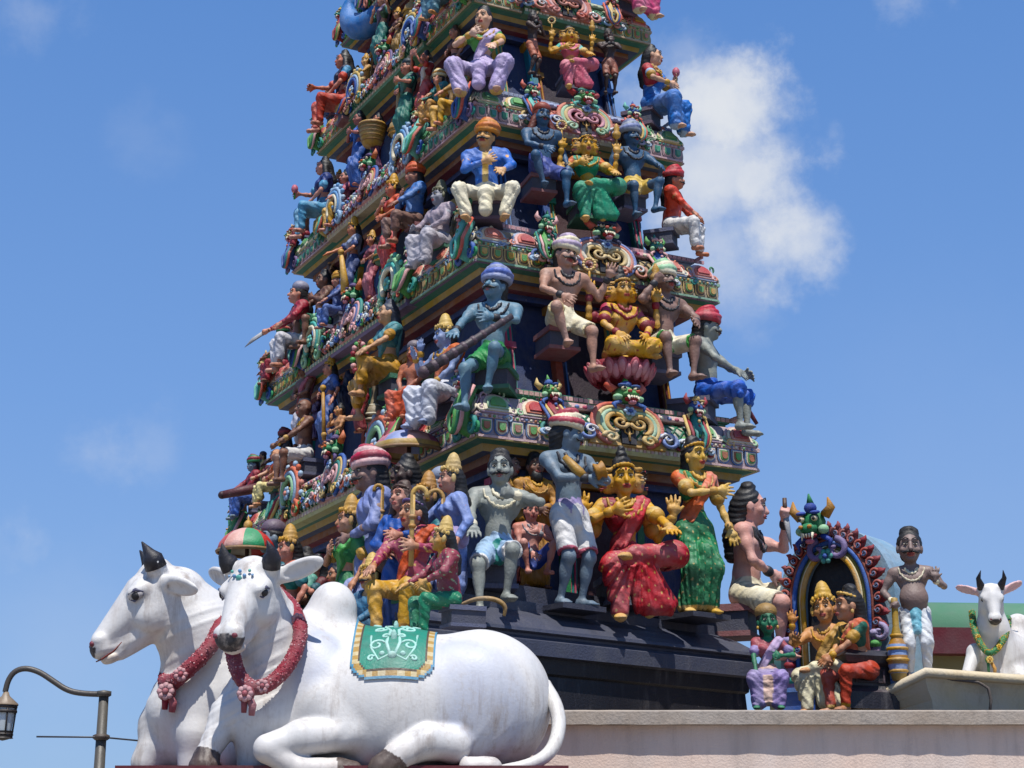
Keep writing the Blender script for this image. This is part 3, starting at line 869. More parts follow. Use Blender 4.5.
def head_solids(f, c, Rh, hs, skin, fem, ears=True, hw=(1, 1, 1), age=0.0):
    q = lambda *v: c + Rh @ (V3(*v) * hs)
    f.ell(q(0, .004, .012), (.056 * hs, .066 * hs, .070 * hs), Rh, .02, skin)
    f.ell(q(0, -.014, -.032), (.043 * hs * hw[0] * (.93 if fem else 1.02), .048 * hs, .046 * hs * hw[2]), Rh, .03, skin)
    f.ell(q(0, -.046, -.064), (.018 * hs, .016 * hs, .014 * hs), Rh, .02, skin)
    f.cap(q(0, -.060, .012), q(0, -.076 - .005 * (hw[1] - 1) * 14, -.020 + .003 * age), .0070 * hs, (.0100 if fem else .0122) * hs * hw[0], .010, skin)
    for sx in (-1, 1):
        f.ell(q(sx * .034, -.044, -.018), (.017 * hs * hw[2], .014 * hs, .015 * hs), Rh, .015, skin)
        f.cap(q(sx * .010, -.064, .030), q(sx * .040, -.052, .032), .006 * hs, .005 * hs, .012, skin)
        f.ell(q(sx * .024, -.066, .008), (.013 * hs, .009 * hs, .007 * hs), Rh, .008, skin, sub=True)
        if ears: f.ell(q(sx * .058, .004, -.004), (.009 * hs, .017 * hs, .024 * hs), Rh, .008, skin)
    f.ell(q(0, -.062, -.044), (.019 * hs, .009 * hs, .008 * hs), Rh, .010, 'b05a50' if skin not in ('darkskin', 'blueskin', 'deepblue', 'slateskin', 'greenskin', 'greyskin') else skin)
def face_mesh(heads, hs, H, lips, brow='black', bindi=None):
    mb = MB()
    for c, Rh in heads:
        T = Matrix.Translation(Vector(c) * H) @ Matrix([list(r) for r in Rh]).to_4x4() @ Matrix.Scale(hs * H, 4)
        for sx in (-1, 1):
            mb.ell((sx * .0235, -.0575, .008), (.0125, .0075, .0052), 'cfc4b0', 8, 6, T)
            mb.ell((sx * .0235, -.0625, .008), (.0054, .005, .0053), 'black', 8, 6, T)
            mb.tube([(sx * .009, -.0655, .0155), (sx * .022, -.0655, .0175), (sx * .039, -.056, .011)], [.0016, .0022, .0012], 'black', 4, T)
            mb.tube([(sx * .009, -.0695, .032), (sx * .024, -.0665, .040), (sx * .044, -.052, .030)], [.0020, .0030, .0014], brow, 4, T)
        mb.tube([(-.018, -.0660, -.0425), (0, -.0725, -.0405), (.018, -.0660, -.0425)], [.0015, .0036, .0015], lips, 5, T)
        mb.tube([(-.013, -.0655, -.049), (0, -.071, -.0505), (.013, -.0655, -.049)], [.0015, .0038, .0015], lips, 5, T)
        if bindi: mb.ell((0, -.066, .040), (.0055, .003, .0075), bindi, 6, 4, T)
    return mb
def statue(name, label, cat, px, py0, py1, plane, yaw, pose, look, group=None, vpx=1.25, dx=0.0, scale=None):
    """px: column of the pelvis, py0 lowest point, py1 top of the head-dress; plane: (point, normal)"""
    J = pose; L = look
    hs = J['hs']; fem = J['fem']
    # extents in units of standing height
    tall = dict(bun=.045, crown=.145, turban=.045, tallbun=.09, cap=.02).get(L.get('head'), .012)
    zt = J['headc'][2] + (.085 + tall) * hs
    zb = min(min(a[2] for a in J['an']) - .034, J['pel'][2] - .075)
    if L.get('low'): zb = L['low']
    pb = on_plane(px, py0, *plane)
    top = on_plane(px, py1, (pb.x, pb.y, 0), Vector((0, 1, 0)))
    H = scale or (top.z - pb.z) / (zt - zb)
    loc = Vector((pb.x, pb.y, pb.z - 0))
    root = empty(name, loc, R(yaw), label, cat, group)
    off = V3(0, 0, -zb)
    vox = min(max(pxm(loc) * vpx / H, .0056), .0115)
    skin = L.get('skin', 'skin')
    for kk in ('pel', 'waist', 'chest', 'neck', 'headc'): J[kk] = J[kk] + off
    for kk in ('sh', 'el', 'wr', 'hip', 'kn', 'an'): J[kk] = [a + off for a in J[kk]]
    Rt = J['R']
    # ---------------- solids
    # every statue is a little different from the next
    jr = np.random.default_rng(abs(hash_(label)) % 99991)
    hw = V3(*(1 + jr.uniform(-.07, .07, 3)))
    tor = Field()
    tor.ell(J['pel'], (.085 if fem else .080, .064, .062), Rt, .03, skin)
    tor.cap(J['pel'] + V3(0, 0, .01), J['waist'], .056 if fem else .064, .046 if fem else .060, .04, skin)
    tor.cap(J['waist'], J['chest'], .046 if fem else .060, .060 if fem else .070, .04, skin)
    tor.ell(J['chest'] + Rt @ V3(0, 0, .005), (.086 if fem else .112, .062, .084), Rt, .03, skin)
    tor.cap(J['sh'][0] - Rt @ V3(-.02, 0, .004), J['sh'][1] - Rt @ V3(.02, 0, .004), .040, .040, .045, skin)
    if not fem:
        for s in (0, 1): tor.cap(J['neck'] - Rt @ V3(0, 0, -.005), J['sh'][s] + Rt @ V3(0, 0, .0), .034, .040, .03, skin)
    if fem:
        for sx in (-1, 1): tor.ell(J['chest'] + Rt @ V3(sx * .042, -.050, .004), (.036, .034, .036), None, .018, skin)
    else:
        for sx in (-1, 1): tor.ell(J['chest'] + Rt @ V3(sx * .048, -.042, .018), (.050, .028, .036), Rt, .012, skin)
    if L.get('belly'): tor.ell(J['waist'] + Rt @ V3(0, -.035, -.005), (.106, .084, .096), None, .05, skin)
    legs = Field()
    for s in (0, 1):
        legs.cap(J['hip'][s], J['kn'][s], .052, .034, .03, skin)
        kn, an = J['kn'][s], J['an'][s]
        legs.cap(kn, an, .031, .0175, .02, skin); legs.ell(kn + unit(kn - J['hip'][s]) * .008, (.0315, .0315, .038), None, .02, skin)
        back = unit(np.cross(np.cross(an - kn, J['hip'][s] - kn + V3(0, .001, 0)), an - kn))
        legs.ell(kn * .68 + an * .32 + back * .010, (.027, .027, .058), None, .03, skin)
    feet = Field()
    for s in (0, 1):
        an = J['an'][s]
        fd = V3(*L.get('feet', (0, -1, -.06)))
        if abs(J['kn'][s][2] - an[2]) < .10:   # folded leg: foot goes on along the shin
            fd = unit(an - J['kn'][s]) + V3(0, -.5, 0)
        fd = unit(fd + side(V3(.25, 0, 0), s))
        heel = an - V3(0, 0, .012) - fd * .015
        toe = an + fd * .070 - V3(0, 0, .020)
        feet.cap(heel, toe, .026, .019, .02, skin)
        lat = unit(np.cross(fd, V3(0, 0, 1)))
        feet.cap(toe - lat * .016, toe + lat * .016, .016, .016, .015, skin)
        if vox < .011:
            for q in range(5):
                b = toe + lat * (q - 2) * .0115
                feet.cap(b, b + fd * (.030 - .003 * abs(q - 1)), .0085, .0075, .004, skin)
    head = Field()
    head.cap(J['neck'] - Rt @ V3(0, 0, .03), J['headc'] + J['Rh'] @ V3(0, .01, -.04), .034 if not fem else .029, .031, .02, skin)
    heads = [(J['headc'], J['Rh'])]
    if L.get('faces'):
        for sx in (-1, 1): heads.append((J['headc'] + J['Rh'] @ V3(sx * .060, .040, -.006), J['Rh'] @ rotz(R(58 * sx))))
    for c, Rh in heads: head_solids(head, c, Rh, hs * (1 if c is J['headc'] else .76), skin, fem, True, hw, jr.uniform(-1, 1))
    arms = Field()
    for s in (0, 1):
        arm_solids(arms, J['sh'][s], J['el'][s], J['wr'][s], J['hd'][s], .02, skin, .9 if fem else 1.0, s in L.get('fists', ()) )
    pairs = list(zip(J['sh'], J['el'], J['wr']))
    for sx in L.get('arms4', ()):
        sh = J['sh'][0 if sx < 0 else 1] + Rt @ V3(0, .03, -.03)
        t = J['pel'] + V3(sx * .235, -.06, L.get('arms4z', .36))
        e, w = ik(sh, t, .15, .145, V3(sx * .6, -.1, -1))
        arm_solids(arms, sh, e, w, unit(V3(0, -.15, 1)), .02, skin, .85, False)
        pairs.append((sh, e, w))
    body = Field()
    for f in (tor, legs, feet, head, arms): body.ops += f.ops
    pc = L.get('palm')
    body.build('body', vox, H, None, M_PAINT, root)
    # ---------------- lower garment
    lo = L.get('lower'); lc = L.get('lowc', 'white'); tr = L.get('trim', lc)
    f = Field()
    legk = J['legs']
    seated = legk not in ('stand', 'stride')
    if lo:
        f.ell(J['pel'] + V3(0, 0, .0), (.090 if fem else .086, .070, .066), Rt, .03, lc)
        f.cap(J['pel'], J['pel'] * .35 + J['waist'] * .65, .074, .070, .03, L.get('belt', lc))
    if lo in ('shorts', 'loin'):
        e = .80 if lo == 'shorts' else .5
        for s in (0, 1):
            h, k = J['hip'][s], J['kn'][s]
            m = h + (k - h) * e
            f.cap(h, m, .060, .053, .03, lc)
            f.cap(m + (k - h) * .10, m + (k - h) * .11, .0535, .0535, .004, tr)
            f.cap(m + (k - h) * .36, k + (k - h) * .6, .078, .078, .012, tr, sub=True)
        f.cap(J['pel'] + V3(0, -.05, .02), J['pel'] + V3(0, -.075, -.07), .032, .026, .03, L.get('fall', lc))
        f.disp(lambda x, y, z: -fold(130 * x + 60 * z + 50 * y, .0038))
    elif lo == 'trousers':
        for s in (0, 1):
            f.cap(J['hip'][s], J['kn'][s], .060, .046, .03, lc)
            m = J['kn'][s] + (J['an'][s] - J['kn'][s]) * .88
            f.cap(J['kn'][s], m, .046, .032, .02, lc); f.cap(m, m + (J['an'][s] - m) * .5, .032, .031, .006, tr)
        f.cap(J['pel'] + V3(0, -.05, .03), J['pel'] * .45 + (J['kn'][0] + J['kn'][1]) * .275 + V3(0, -.05, -.02), .035, .025, .03, L.get('fall', lc))
        f.disp(lambda x, y, z: -fold(78 * z + 70 * np.abs(x) + 40 * y, .0042))
    elif lo in ('skirt', 'dhoti'):
        g = (.020 if seated else .010) if lo == 'skirt' else .008
        kk = (.07 if seated else .05) if lo == 'skirt' else .035
        an_e = L.get('hem', .93)
        if not seated:
            for s in (0, 1):
                m = J['kn'][s] + (J['an'][s] - J['kn'][s]) * an_e
                f.cap(J['hip'][s], J['kn'][s], .056 + g * .3, .042 + g, kk, lc); f.cap(J['kn'][s], m, .040 + g, .042 + g * 1.4, kk, lc)
            mid = (J['kn'][0] + J['kn'][1]) / 2; mb_ = (J['an'][0] + J['an'][1]) / 2
            f.cap(mid + V3(0, -.03, .1), mb_ + V3(0, -.05, .04), .040, .050, .05, L.get('fall', lc))
            if L.get('fall'): f.cap(J['pel'] + V3(0, -.068, .02), mb_ + V3(0, -.105, .04), .020, .026, .01, L['fall'])
            zc_ = min(a[2] for a in J['an']) - .012
            f.cut(lambda x, y, z: zc_ - z + 0 * x)
            if J['pel'][2] > 0:
                f.disp(lambda x, y, z: -fold(22 * np.arctan2(x, -(y - .03)) + 30 * np.abs(x) * z, .0085) * np.clip((J['pel'][2] + .02 - z) * 5, 0.15, 1))
        else:
            for s in (0, 1):
                m = J['kn'][s] + (J['an'][s] - J['kn'][s]) * an_e
                f.cap(J['hip'][s], J['kn'][s], .059, .044 + g * .4, kk, lc)
                f.cap(J['kn'][s], m, .042 + g * .5, .033 + g * (.5 if legk in ('lalita', 'cross') else 1.2), kk, lc)
            km = (J['kn'][0] + J['kn'][1]) / 2; am = (J['an'][0] + J['an'][1]) / 2
            if legk == 'lalita':
                b0 = J['kn'][0] * .62 + J['kn'][1] * .38
                bot = V3(b0[0] + .07, J['an'][0][1] + .02, J['an'][0][2] + .03)
                for q in (-.045, .0, .05, .09):
                    f.cap(b0 + V3(q * .5, .03, -.03), bot + V3(q, 0, .012 + abs(q) * .12), .045, .040, .05, lc)
            elif legk != 'cross' and an_e > .5:
                f.cap(J['pel'] + V3(0, -.06, -.01), km + V3(0, .03, -.02), .055, .05, .05, lc)
                f.cap(km + V3(0, .02, -.03), am + V3(0, 0, .05), .050, .045, .05, L.get('fall', lc))
            am_p, w_ = (.0062, 100)
            if legk == 'lalita':
                kx_, kz_ = km[0] * .3, km[2] + .12
                f.disp(lambda x, y, z: np.where(z < km[2] - .035, -fold(30 * np.arctan2(x - kx_, kz_ - z) + 8 * y, .0085), -fold(w_ * (z * .4 + .5 * np.abs(x) + .7 * y), .005)))
            else: f.disp(lambda x, y, z: -fold(w_ * (z * .75 - 4.2 * (x - (.02 if legk == 'lalita' else 0)) ** 2 + .7 * y + .25 * np.abs(x)), am_p))
    if lo:
        zh = min(a[2] for a in J['an'])
        def pt(Vv, C):
            if tr != lc and lo in ('skirt', 'dhoti'):
                m = Vv[:, 2] < Vv[:, 2].min() + .030
                C[m] = L4(P(tr))
            if L.get('dots'):
                a = (np.sin(Vv[:, 0] * 95) * np.sin(Vv[:, 2] * 95 + Vv[:, 1] * 60)) > .91
                C[a] = L4(P(L['dots']))
        f.build('lower_garment', vox, H, pt, M_CLOTH, root)
    # ---------------- upper garment
    to = L.get('top'); tc_ = L.get('topc', 'red')
    if to:
        f = Field()
        if to == 'blouse':
            f.grow(tor.ops[3:], .010, None, tc_)
        else:
            f.grow(tor.ops, .013, None, tc_)
        frac = 1.0 if to == 'tunic' else .55
        for s in (0, 1):
            sh, el, wr = J['sh'][s], J['el'][s], J['wr'][s]
            e2 = sh + (el - sh) * min(1, frac * 1.05)
            slc = L.get('sleeve', tc_)
            f.cap(sh, e2, .040, .031, .02, slc)
            if to == 'tunic':
                f.cap(el, el + (wr - el) * .85, .031, .022, .015, slc); 
            else:
                f.cap(e2, e2 + (el - sh) * .04, .044, .044, .004, tr)
        if to == 'tunic':
            if not seated:
                f.cap(J['pel'], J['pel'] + V3(0, 0, -.20), .095, .105, .03, tc_)
                f.cap(J['pel'] + V3(-.03, 0, -.05), J['pel'] + V3(-.05, -.01, -.24), .08, .085, .03, tc_); f.cap(J['pel'] + V3(.03, 0, -.05), J['pel'] + V3(.05, -.01, -.24), .08, .085, .03, tc_)
                f.cap(J['pel'] + V3(-.085, 0, .045), J['pel'] + V3(.085, 0, .045), .075, .075, .01, L.get('beltc', tc_))
            f.disp(lambda x, y, z: -fold(90 * x + 45 * z, .0035))
        f.cut(lambda x, y, z: .030 - np.sqrt((x - J['neck'][0]) ** 2 + (y - J['neck'][1] + .03) ** 2 * .8 + (z - J['neck'][2] - .012) ** 2) + .022)
        def ptop(Vv, C):
            if L.get('front'):
                m = (np.abs(Vv[:, 0] - J['chest'][0]) < .022) & (Vv[:, 1] < J['chest'][1])
                C[m] = L4(P(L['front']))
            if L.get('dots'):
                a = (np.sin(Vv[:, 0] * 95) * np.sin(Vv[:, 2] * 95 + Vv[:, 1] * 60)) > .86
                C[a] = L4(P(L['dots']))
        f.build('upper_garment', vox, H, ptop, M_CLOTH, root)
    if L.get('sash'):
        f = Field(); f.grow(tor.ops, .021, None, L['sash'])
        sd = L.get('sashside', 1)
        a = J['sh'][1 if sd > 0 else 0] - Rt @ V3(sd * .03, 0, 0); b = J['pel'] + V3(-sd * .07, 0, .05)
        d = b - a; n_ = unit(np.cross(d, V3(0, 1, 0)))
        wv = L.get('sashw', .038)
        f.cut(lambda x, y, z: np.abs((x - a[0]) * n_[0] + (y - a[1]) * n_[1] + (z - a[2]) * n_[2]) - wv)
        f.cut(lambda x, y, z: (b[2] - .03) - z + 0 * x)
        f.disp(lambda x, y, z: .003 * np.sin(160 * ((x - a[0]) * n_[0] + (z - a[2]) * n_[2])))
        f.build('sash', vox, H, None, M_CLOTH, root)
    # ---------------- jewellery
    if L.get('neck'):
        f = Field(); f.grow(tor.ops + [o for o in head.ops[:1]], .011 + (.012 if to else 0), None, L['neck'])
        nk = J['neck'] + Rt @ V3(0, -.02, .0)
        def ring(x, y, z):
            r = np.sqrt((x - nk[0]) ** 2 * 1.5 + (y - nk[1]) ** 2 * .4 + (z - nk[2]) ** 2)
            w = .0075
            a = np.abs(r - .058) - w * 1.4
            if L.get('mala', True): a = np.minimum(a, np.abs(r - .115) - w)
            return np.maximum(a, np.maximum((y - nk[1]) - .03, z - nk[2] - .0))
        f.cut(ring)
        f.disp(lambda x, y, z: .003 * np.sin(260 * x) + .0 * z)
        bc = L.get('bangle', L['neck'])
        for sh, el, wr in pairs:
            m = wr + (el - wr) * .08
            f.cap(m, m + (el - wr) * .07, .026, .026, .003, bc)
            if fem or L.get('armlet'):
                m = sh + (el - sh) * .62; f.cap(m, m + (el - sh) * .06, .043, .043, .003, bc)
        f.build('jewellery', vox, H, None, M_PAINT, root)
    # ---------------- head-dress
    hd = L.get('head', 'bun'); hc = L.get('hairc', 'black')
    c, Rh = J['headc'], J['Rh']
    q = lambda *v: c + Rh @ (V3(*v) * hs)
    f = Field()
    f.ell(q(0, .016, .024), (.064 * hs, .068 * hs, .070 * hs), Rh, .02, hc)
    f.ell(q(0, -.080, -.010), (.052 * hs, .052 * hs, .060 * hs), Rh, .015, hc, sub=True)
    if L.get('long'):
        f.cap(q(0, .05, -.01), J['neck'] + Rt @ V3(0, .055, -.04), .050 * hs, .060, .03, hc)
        f.cap(J['neck'] + Rt @ V3(0, .06, -.04), J['chest'] + Rt @ V3(0, .078, -.03), .060, .040, .03, hc)
        if L.get('long') == 2:
            for sx in (-1, 1): f.cap(q(sx * .056, .01, -.02), J['sh'][0 if sx < 0 else 1] + Rt @ V3(-sx * .04, .0, .02), .028, .035, .02, hc)
    else:
        f.ell(q(0, .055, -.02), (.045 * hs, .035 * hs, .045 * hs), Rh, .02, hc)
    if hd in ('bun', 'tallbun'):
        f.ell(q(0, .012, .094), (.036 * hs, .036 * hs, .026 * hs), Rh, .012, hc)
        f.cap(q(-.02, .012, .082), q(.02, .012, .082), .030 * hs, .030 * hs, .01, hc)
        if hd == 'tallbun':
            f.ell(q(0, .012, .125), (.030 * hs, .030 * hs, .026 * hs), Rh, .008, hc); f.ell(q(0, .012, .155), (.020 * hs, .020 * hs, .020 * hs), Rh, .006, hc)
    f.disp(lambda x, y, z: .0022 * np.sin(220 * (z - c[2]) + 150 * np.abs(x - c[0])))
    if hd != 'bald': f.build('hair', vox, H, None, M_PAINT, root)
    c1, c2 = L.get('hat', ('red', 'white'))
    if hd in ('turban', 'cap'):
        f = Field()
        f.ell(q(0, .016, .068), (.070 * hs, .074 * hs, .058 * hs), Rh, .01, c1)
        if hd == 'turban':
            for lev in range(4):
                for j in range(16):
                    a0 = 2 * math.pi * j / 16; a1 = 2 * math.pi * (j + 1) / 16
                    rr = (.064 + (.006, .010, -.004, -.024)[lev]) * hs
                    zz = lambda a: .050 + .021 * lev + .011 * math.sin(a + lev * 1.1)
                    f.cap(c + Rh @ V3(rr * math.cos(a0), rr * 1.06 * math.sin(a0) + .010, zz(a0) * hs), c + Rh @ V3(rr * math.cos(a1), rr * 1.06 * math.sin(a1) + .010, zz(a1) * hs), .0185 * hs, None, .004, c1 if lev % 2 else c2)
            f.ell(q(.02, .05, .085), (.020 * hs, .02 * hs, .016 * hs), Rh, .01, c2)
            if L.get('tail'): f.cap(q(.04, .06, .03), J['sh'][1] + Rt @ V3(-.02, .02, -.05), .018, .024, .01, L['tail'])
        f.build('turban' if hd == 'turban' else 'head_cap', vox, H, None, M_PAINT, root)
    if hd == 'crown':
        f = Field()
        g1 = L.get('crownc', 'gold'); g2 = L.get('crown2', 'a8803c')
        for r_, z0, z1, cc in ((.066, .045, .060, g1), (.056, .062, .080, g2), (.060, .084, .090, g1), (.048, .094, .110, g2), (.052, .114, .119, g1), (.038, .123, .134, g2), (.041, .137, .141, g1), (.020, .144, .156, g2), (.014, .160, .168, g1)):
            f.cap(q(0, .012, z0), q(0, .012, z1), r_ * hs * .92, r_ * hs * .80, .004, cc)
        for j in range(9):
            a = R(-90) + R(200) * (j / 8 - .5)
            f.ell(q(.066 * math.cos(a), .012 + .072 * math.sin(a), .046 + .022 * math.sin(math.pi * j / 8)), (.011 * hs, .011 * hs, .018 * hs), None, .006, g1)
        for sx in (-1, 1): f.ell(q(sx * .070, .0, .0), (.012 * hs, .016 * hs, .03 * hs), Rh, .006, g1)
        f.build('crown', vox, H, None, M_PAINT, root)
    elif L.get('tiara'):
        f = Field()
        for cc_, Rr in heads:
            for j in range(11):
                a = R(-90) + R(190) * (j / 10 - .5)
                v = V3(.056 * math.cos(a), .010 + .062 * math.sin(a), .046 + .022 * math.sin(math.pi * j / 10)) * hs * (1 if cc_ is heads[0][0] else .84)
                f.ell(cc_ + Rr @ v, (.010 * hs, .009 * hs, .011 * hs), None, .006, L['tiara'])
            for sx in (-1, 1): f.ell(cc_ + Rr @ (V3(sx * .062, -.002, -.032) * hs), (.010 * hs, .010 * hs, .016 * hs), None, .004, L['tiara'])
        f.build('tiara', vox, H, None, M_PAINT, root)
    # ---------------- painted face, moustache, beard
    lips = L.get('lips', 'a03a34')
    face_mesh([(a, b) for a, b in heads], hs, H, lips, 'black', L.get('bindi')).build('painted_eyes_and_lips', M_PAINT, root)
    if L.get('mous'):
        mb = MB(); T = Matrix.Translation(Vector(c) * H) @ Matrix([list(r) for r in Rh]).to_4x4() @ Matrix.Scale(hs * H, 4)
        for sx in (-1, 1):
            mb.tube([(0, -.076, -.030), (sx * .018, -.074, -.032), (sx * .036, -.060, -.036), (sx * .047, -.048, -.026)], [.006, .008, .0055, .002], L.get('mousc', 'black'), 6, T)
        mb.build('moustache', M_PAINT, root)
    if L.get('beard'):
        f = Field(); f.ell(q(0, -.038, -.070), (.044 * hs, .036 * hs, .05 * hs), Rh, .02, hc); f.ell(q(0, -.06, -.04), (.024 * hs, .02 * hs, .012 * hs), None, .005, hc, sub=True)
        f.build('beard', vox, H, None, M_PAINT, root)
    root['stat_H'] = H
    def wp(v):
        """statue coordinates to world"""
        return loc + Vector(rotz(R(yaw)) @ (np.array(v) * H))
    return root, J, H, wp
# ------------------------------------------------------------------ the statues of the tower
def pl(k, i, o=.12): return face_plane(k, i, o)
BASE = lambda o=.2: (bR - bn * o, bn)
BLEFT = lambda o=.3: (bF + UR * o, -UR)
G1 = 'statues along the right face of the tower'; G2 = 'statues along the left face of the tower'
MP = make_pose
ST = {}
def S(key, label, px, py0, py1, plane, yaw, pose, look, group=G1, name='painted_statue', **k):
    ST[key] = statue(name, label, 'statue', px, py0, py1, plane, yaw, pose, look, group, **k)
    if pose['legs'] in ('sit', 'sitwide', 'perch', 'perchL', 'lalita') and group in (G1, G2):
        root, J, H, wp = ST[key]
        mb = MB(); b0 = J['pel'][2] * H - .055 * H
        mb.M = Matrix.Rotation(-TRZ, 4, 'Z') @ Matrix.Translation(root.location - TC) @ Matrix.Rotation(R(yaw), 4, 'Z')
        c_ = ['5c6078', '6a5a6c', '8a5a5c', '3f7a60', '6a6a84'][hash_(key) % 5]
        mb.box(-.115 * H, .115 * H, -.05 * H, .24 * H, b0 - .035 * H, b0, c_); mb.box(-.10 * H, .10 * H, -.03 * H, .24 * H, b0 - .13 * H, b0 - .035 * H, '4a4c5c'); mb.box(-.11 * H, .11 * H, -.04 * H, .24 * H, b0 - .155 * H, b0 - .13 * H, c_)
        mb.build('seat_block', M_ORN, tower)
    return ST[key]
# ---- lowest tier, right face
S('r1', 'seated grey man with black moustache, topknot and white shorts behind the bull rump', 497, 622, 445, BASE(.30), 8,
  MP('perchL', ((.16, -.24, .06), (.9, .2, -.2)), ((.07, -.15, .27), (.95, -.1, -.25)), head=(-12, 2, 4), feet=((.12, -.24, -.02), (.02, -.21, .055)), khint=((.35, -.7, 1), (.12, -.6, 1)), hs=1.08),
  dict(skin='greyskin', lower='shorts', lowc='paleblue', trim='white', fall='teal', neck='ivory', mous=1, head='bun', fists=(1,)))
S('r2', 'small pink child in blue shorts squatting behind the grey seated man', 531, 577, 500, BASE(.75), 20,
  MP('squat', 'lap', 'chest', head=(0, 0, 6)), dict(skin='pinkskin', lower='shorts', lowc='royal', neck='grey', head='cap', hat=('brown', 'brown')))
S('r3', 'dark bearded holy man in an ochre robe behind the pink child', 533, 590, 450, BASE(1.0), 20,
  MP('stand', 'belly', 'belly'), dict(skin='brownskin', lower='dhoti', lowc='ochre', top='tunic', topc='ochre', beard=1, head='bun', neck='gold', long=1))
S('r4', 'bare brown man in profile deep under the eave between two moustached men', 508, 590, 448, BASE(1.15), 70,
  MP('stand', 'chest', 'chest'), dict(skin='taupe', lower='dhoti', lowc='maroon', head='bun', neck='gold'))
S('r5', 'standing slate grey man with striped red and white turban, white shorts and ochre pouch', 570, 607, 412, BASE(.22), 34,
  MP('stand', ((.02, -.20, .16), (.9, .2, -.5)), ((.06, -.20, .19), (.9, .1, -.5)), head=(48, -4, 0), hs=1.05),
  dict(skin='slateskin', lower='shorts', lowc='white', trim='rose', belt='lilac', neck='charcoal', head='turban', hat=('b04a58', 'ivory'), mous=1, long=1, tail='palepink'))
S('r6', 'large golden goddess with three faces and red pleated sari on the black ledge', 627, 628, 446, BASE(.34), 10,
  MP('lalita', ((.10, -.14, .24), (.9, 0, -.6)), ((.16, -.26, .14), (.8, .1, -.5)), fem=True, head=(-4, -2, 0)),
  dict(skin='goldskin', lower='skirt', lowc='b4323a', trim='palegold', dots='palegold', top='blouse', topc='crimson', sleeve='yellow', faces=1, arms4=(-1, 1), arms4z=.24, head='tallbun', tiara='gold', neck='gold', bindi='red', sash='b4323a'))
S('r7', 'standing goldskinned lady in a green sari with orange sleeves, one arm across her chest', 697, 615, 434, BASE(.10), 22,
  MP('stand', ((-.07, -.15, .20), (.9, -.1, -.5)), ((.20, -.06, .0), (.3, .6, 0)), fem=True, head=(18, -3, 0)),
  dict(skin='d6ae5c', lower='skirt', lowc='green', trim='palegold', dots='palegold', top='blouse', topc='green', sleeve='d0683c', sash='d0683c', neck='gold', head='bun', tiara='gold', long=1))
S('r8', 'pink bare chested man in profile with white loincloth holding a dagger before his mouth', 748, 664, 480, BASE(.30), 70,
  MP('perch', 'belly', ((.04, -.20, .36), (.6, -.2, -1)), head=(12, 0, 0), lean=(6, 0)),
  dict(skin='d8a498', lower='shorts', lowc='ivory', head='bun', long=1, fists=(0, 1), neck='charcoal', mous=0))
# ---- second tier, right face
S('r9', 'seated blue man with blue turban and green wrap holding a long club', 492, 420, 266, pl(0, 2, .05), -12,
  MP('perchL', ((.17, -.23, .10), (.9, .2, -.2)), ((.05, -.20, .18), (.9, .1, -.4)), head=(-16, 10, 0), feet=((.11, -.24, -.03), (.02, -.21, .08)), khint=((.3, -.7, 1), (.25, -.6, 1))),
  dict(skin='blueskin', lower='loin', lowc='2f8a4a', trim='green', neck='charcoal', head='turban', hat=('5a6fb8', '8a94b8'), mous=1, long=1))
S('r10', 'tan man in cream shorts and pale turban with one arm stretched to the golden goddess', 563, 378, 238, pl(0, 2, .16), 20,
  MP('perch', ((.08, -.20, .10), (.9, .2, -.2)), ((.29, -.09, .30), (.5, .3, -1)), head=(10, 0, 6), lean=(2, 4), feet=((.05, -.20, .12), (.13, -.2, -.03))),
  dict(skin='b98f7c', lower='shorts', lowc='ivory', trim='cream', neck='charcoal', head='turban', hat=('b8a8c0', 'ivory'), mous=1, long=1))
S('r11', 'golden goddess cross-legged on a red lotus with tall black headdress and four arms', 620, 366, 266, pl(0, 2, .16), 20,
  MP('cross', ((.10, -.20, .08), (.9, .1, -.5)), ((.10, -.20, .08), (.9, .1, -.5)), fem=True),
  dict(skin='goldskin', lower='dhoti', lowc='d0a136', dots='red', top='blouse', topc='d0a136', sleeve='b84a64', faces=1, arms4=(-1, 1), head='tallbun', tiara='gold', neck='crimson', bindi='red'))
S('r12', 'brown man with pale green turban raising his hand beside the golden lotus goddess', 664, 388, 262, pl(0, 2, .14), 24,
  MP('sit', ((.13, -.15, .37), (.9, -.1, -1)), ((.13, -.22, .11), (.8, .2, -.2)), head=(14, 8, 0)),
  dict(skin='taupe', lower='shorts', lowc='e0d8c0', trim='leaf', fall='leaf', neck='charcoal', head='turban', hat=('palegreen', 'ivory'), mous=1, long=1, fists=(0,)))
S('r13', 'grey man in profile with red turban and blue wrap seated at the second cornice end', 708, 436, 308, pl(0, 2, .16), 68,
  MP('sit', ((.10, -.22, .10), (.8, .2, -.2)), ((.08, -.24, .12), (.8, .2, -.2)), head=(14, 0, 0)),
  dict(skin='greyskin', lower='dhoti', hem=.15, lowc='2f5fc0', head='turban', hat=('c23a4c', 'b02a3c'), mous=1, long=1))
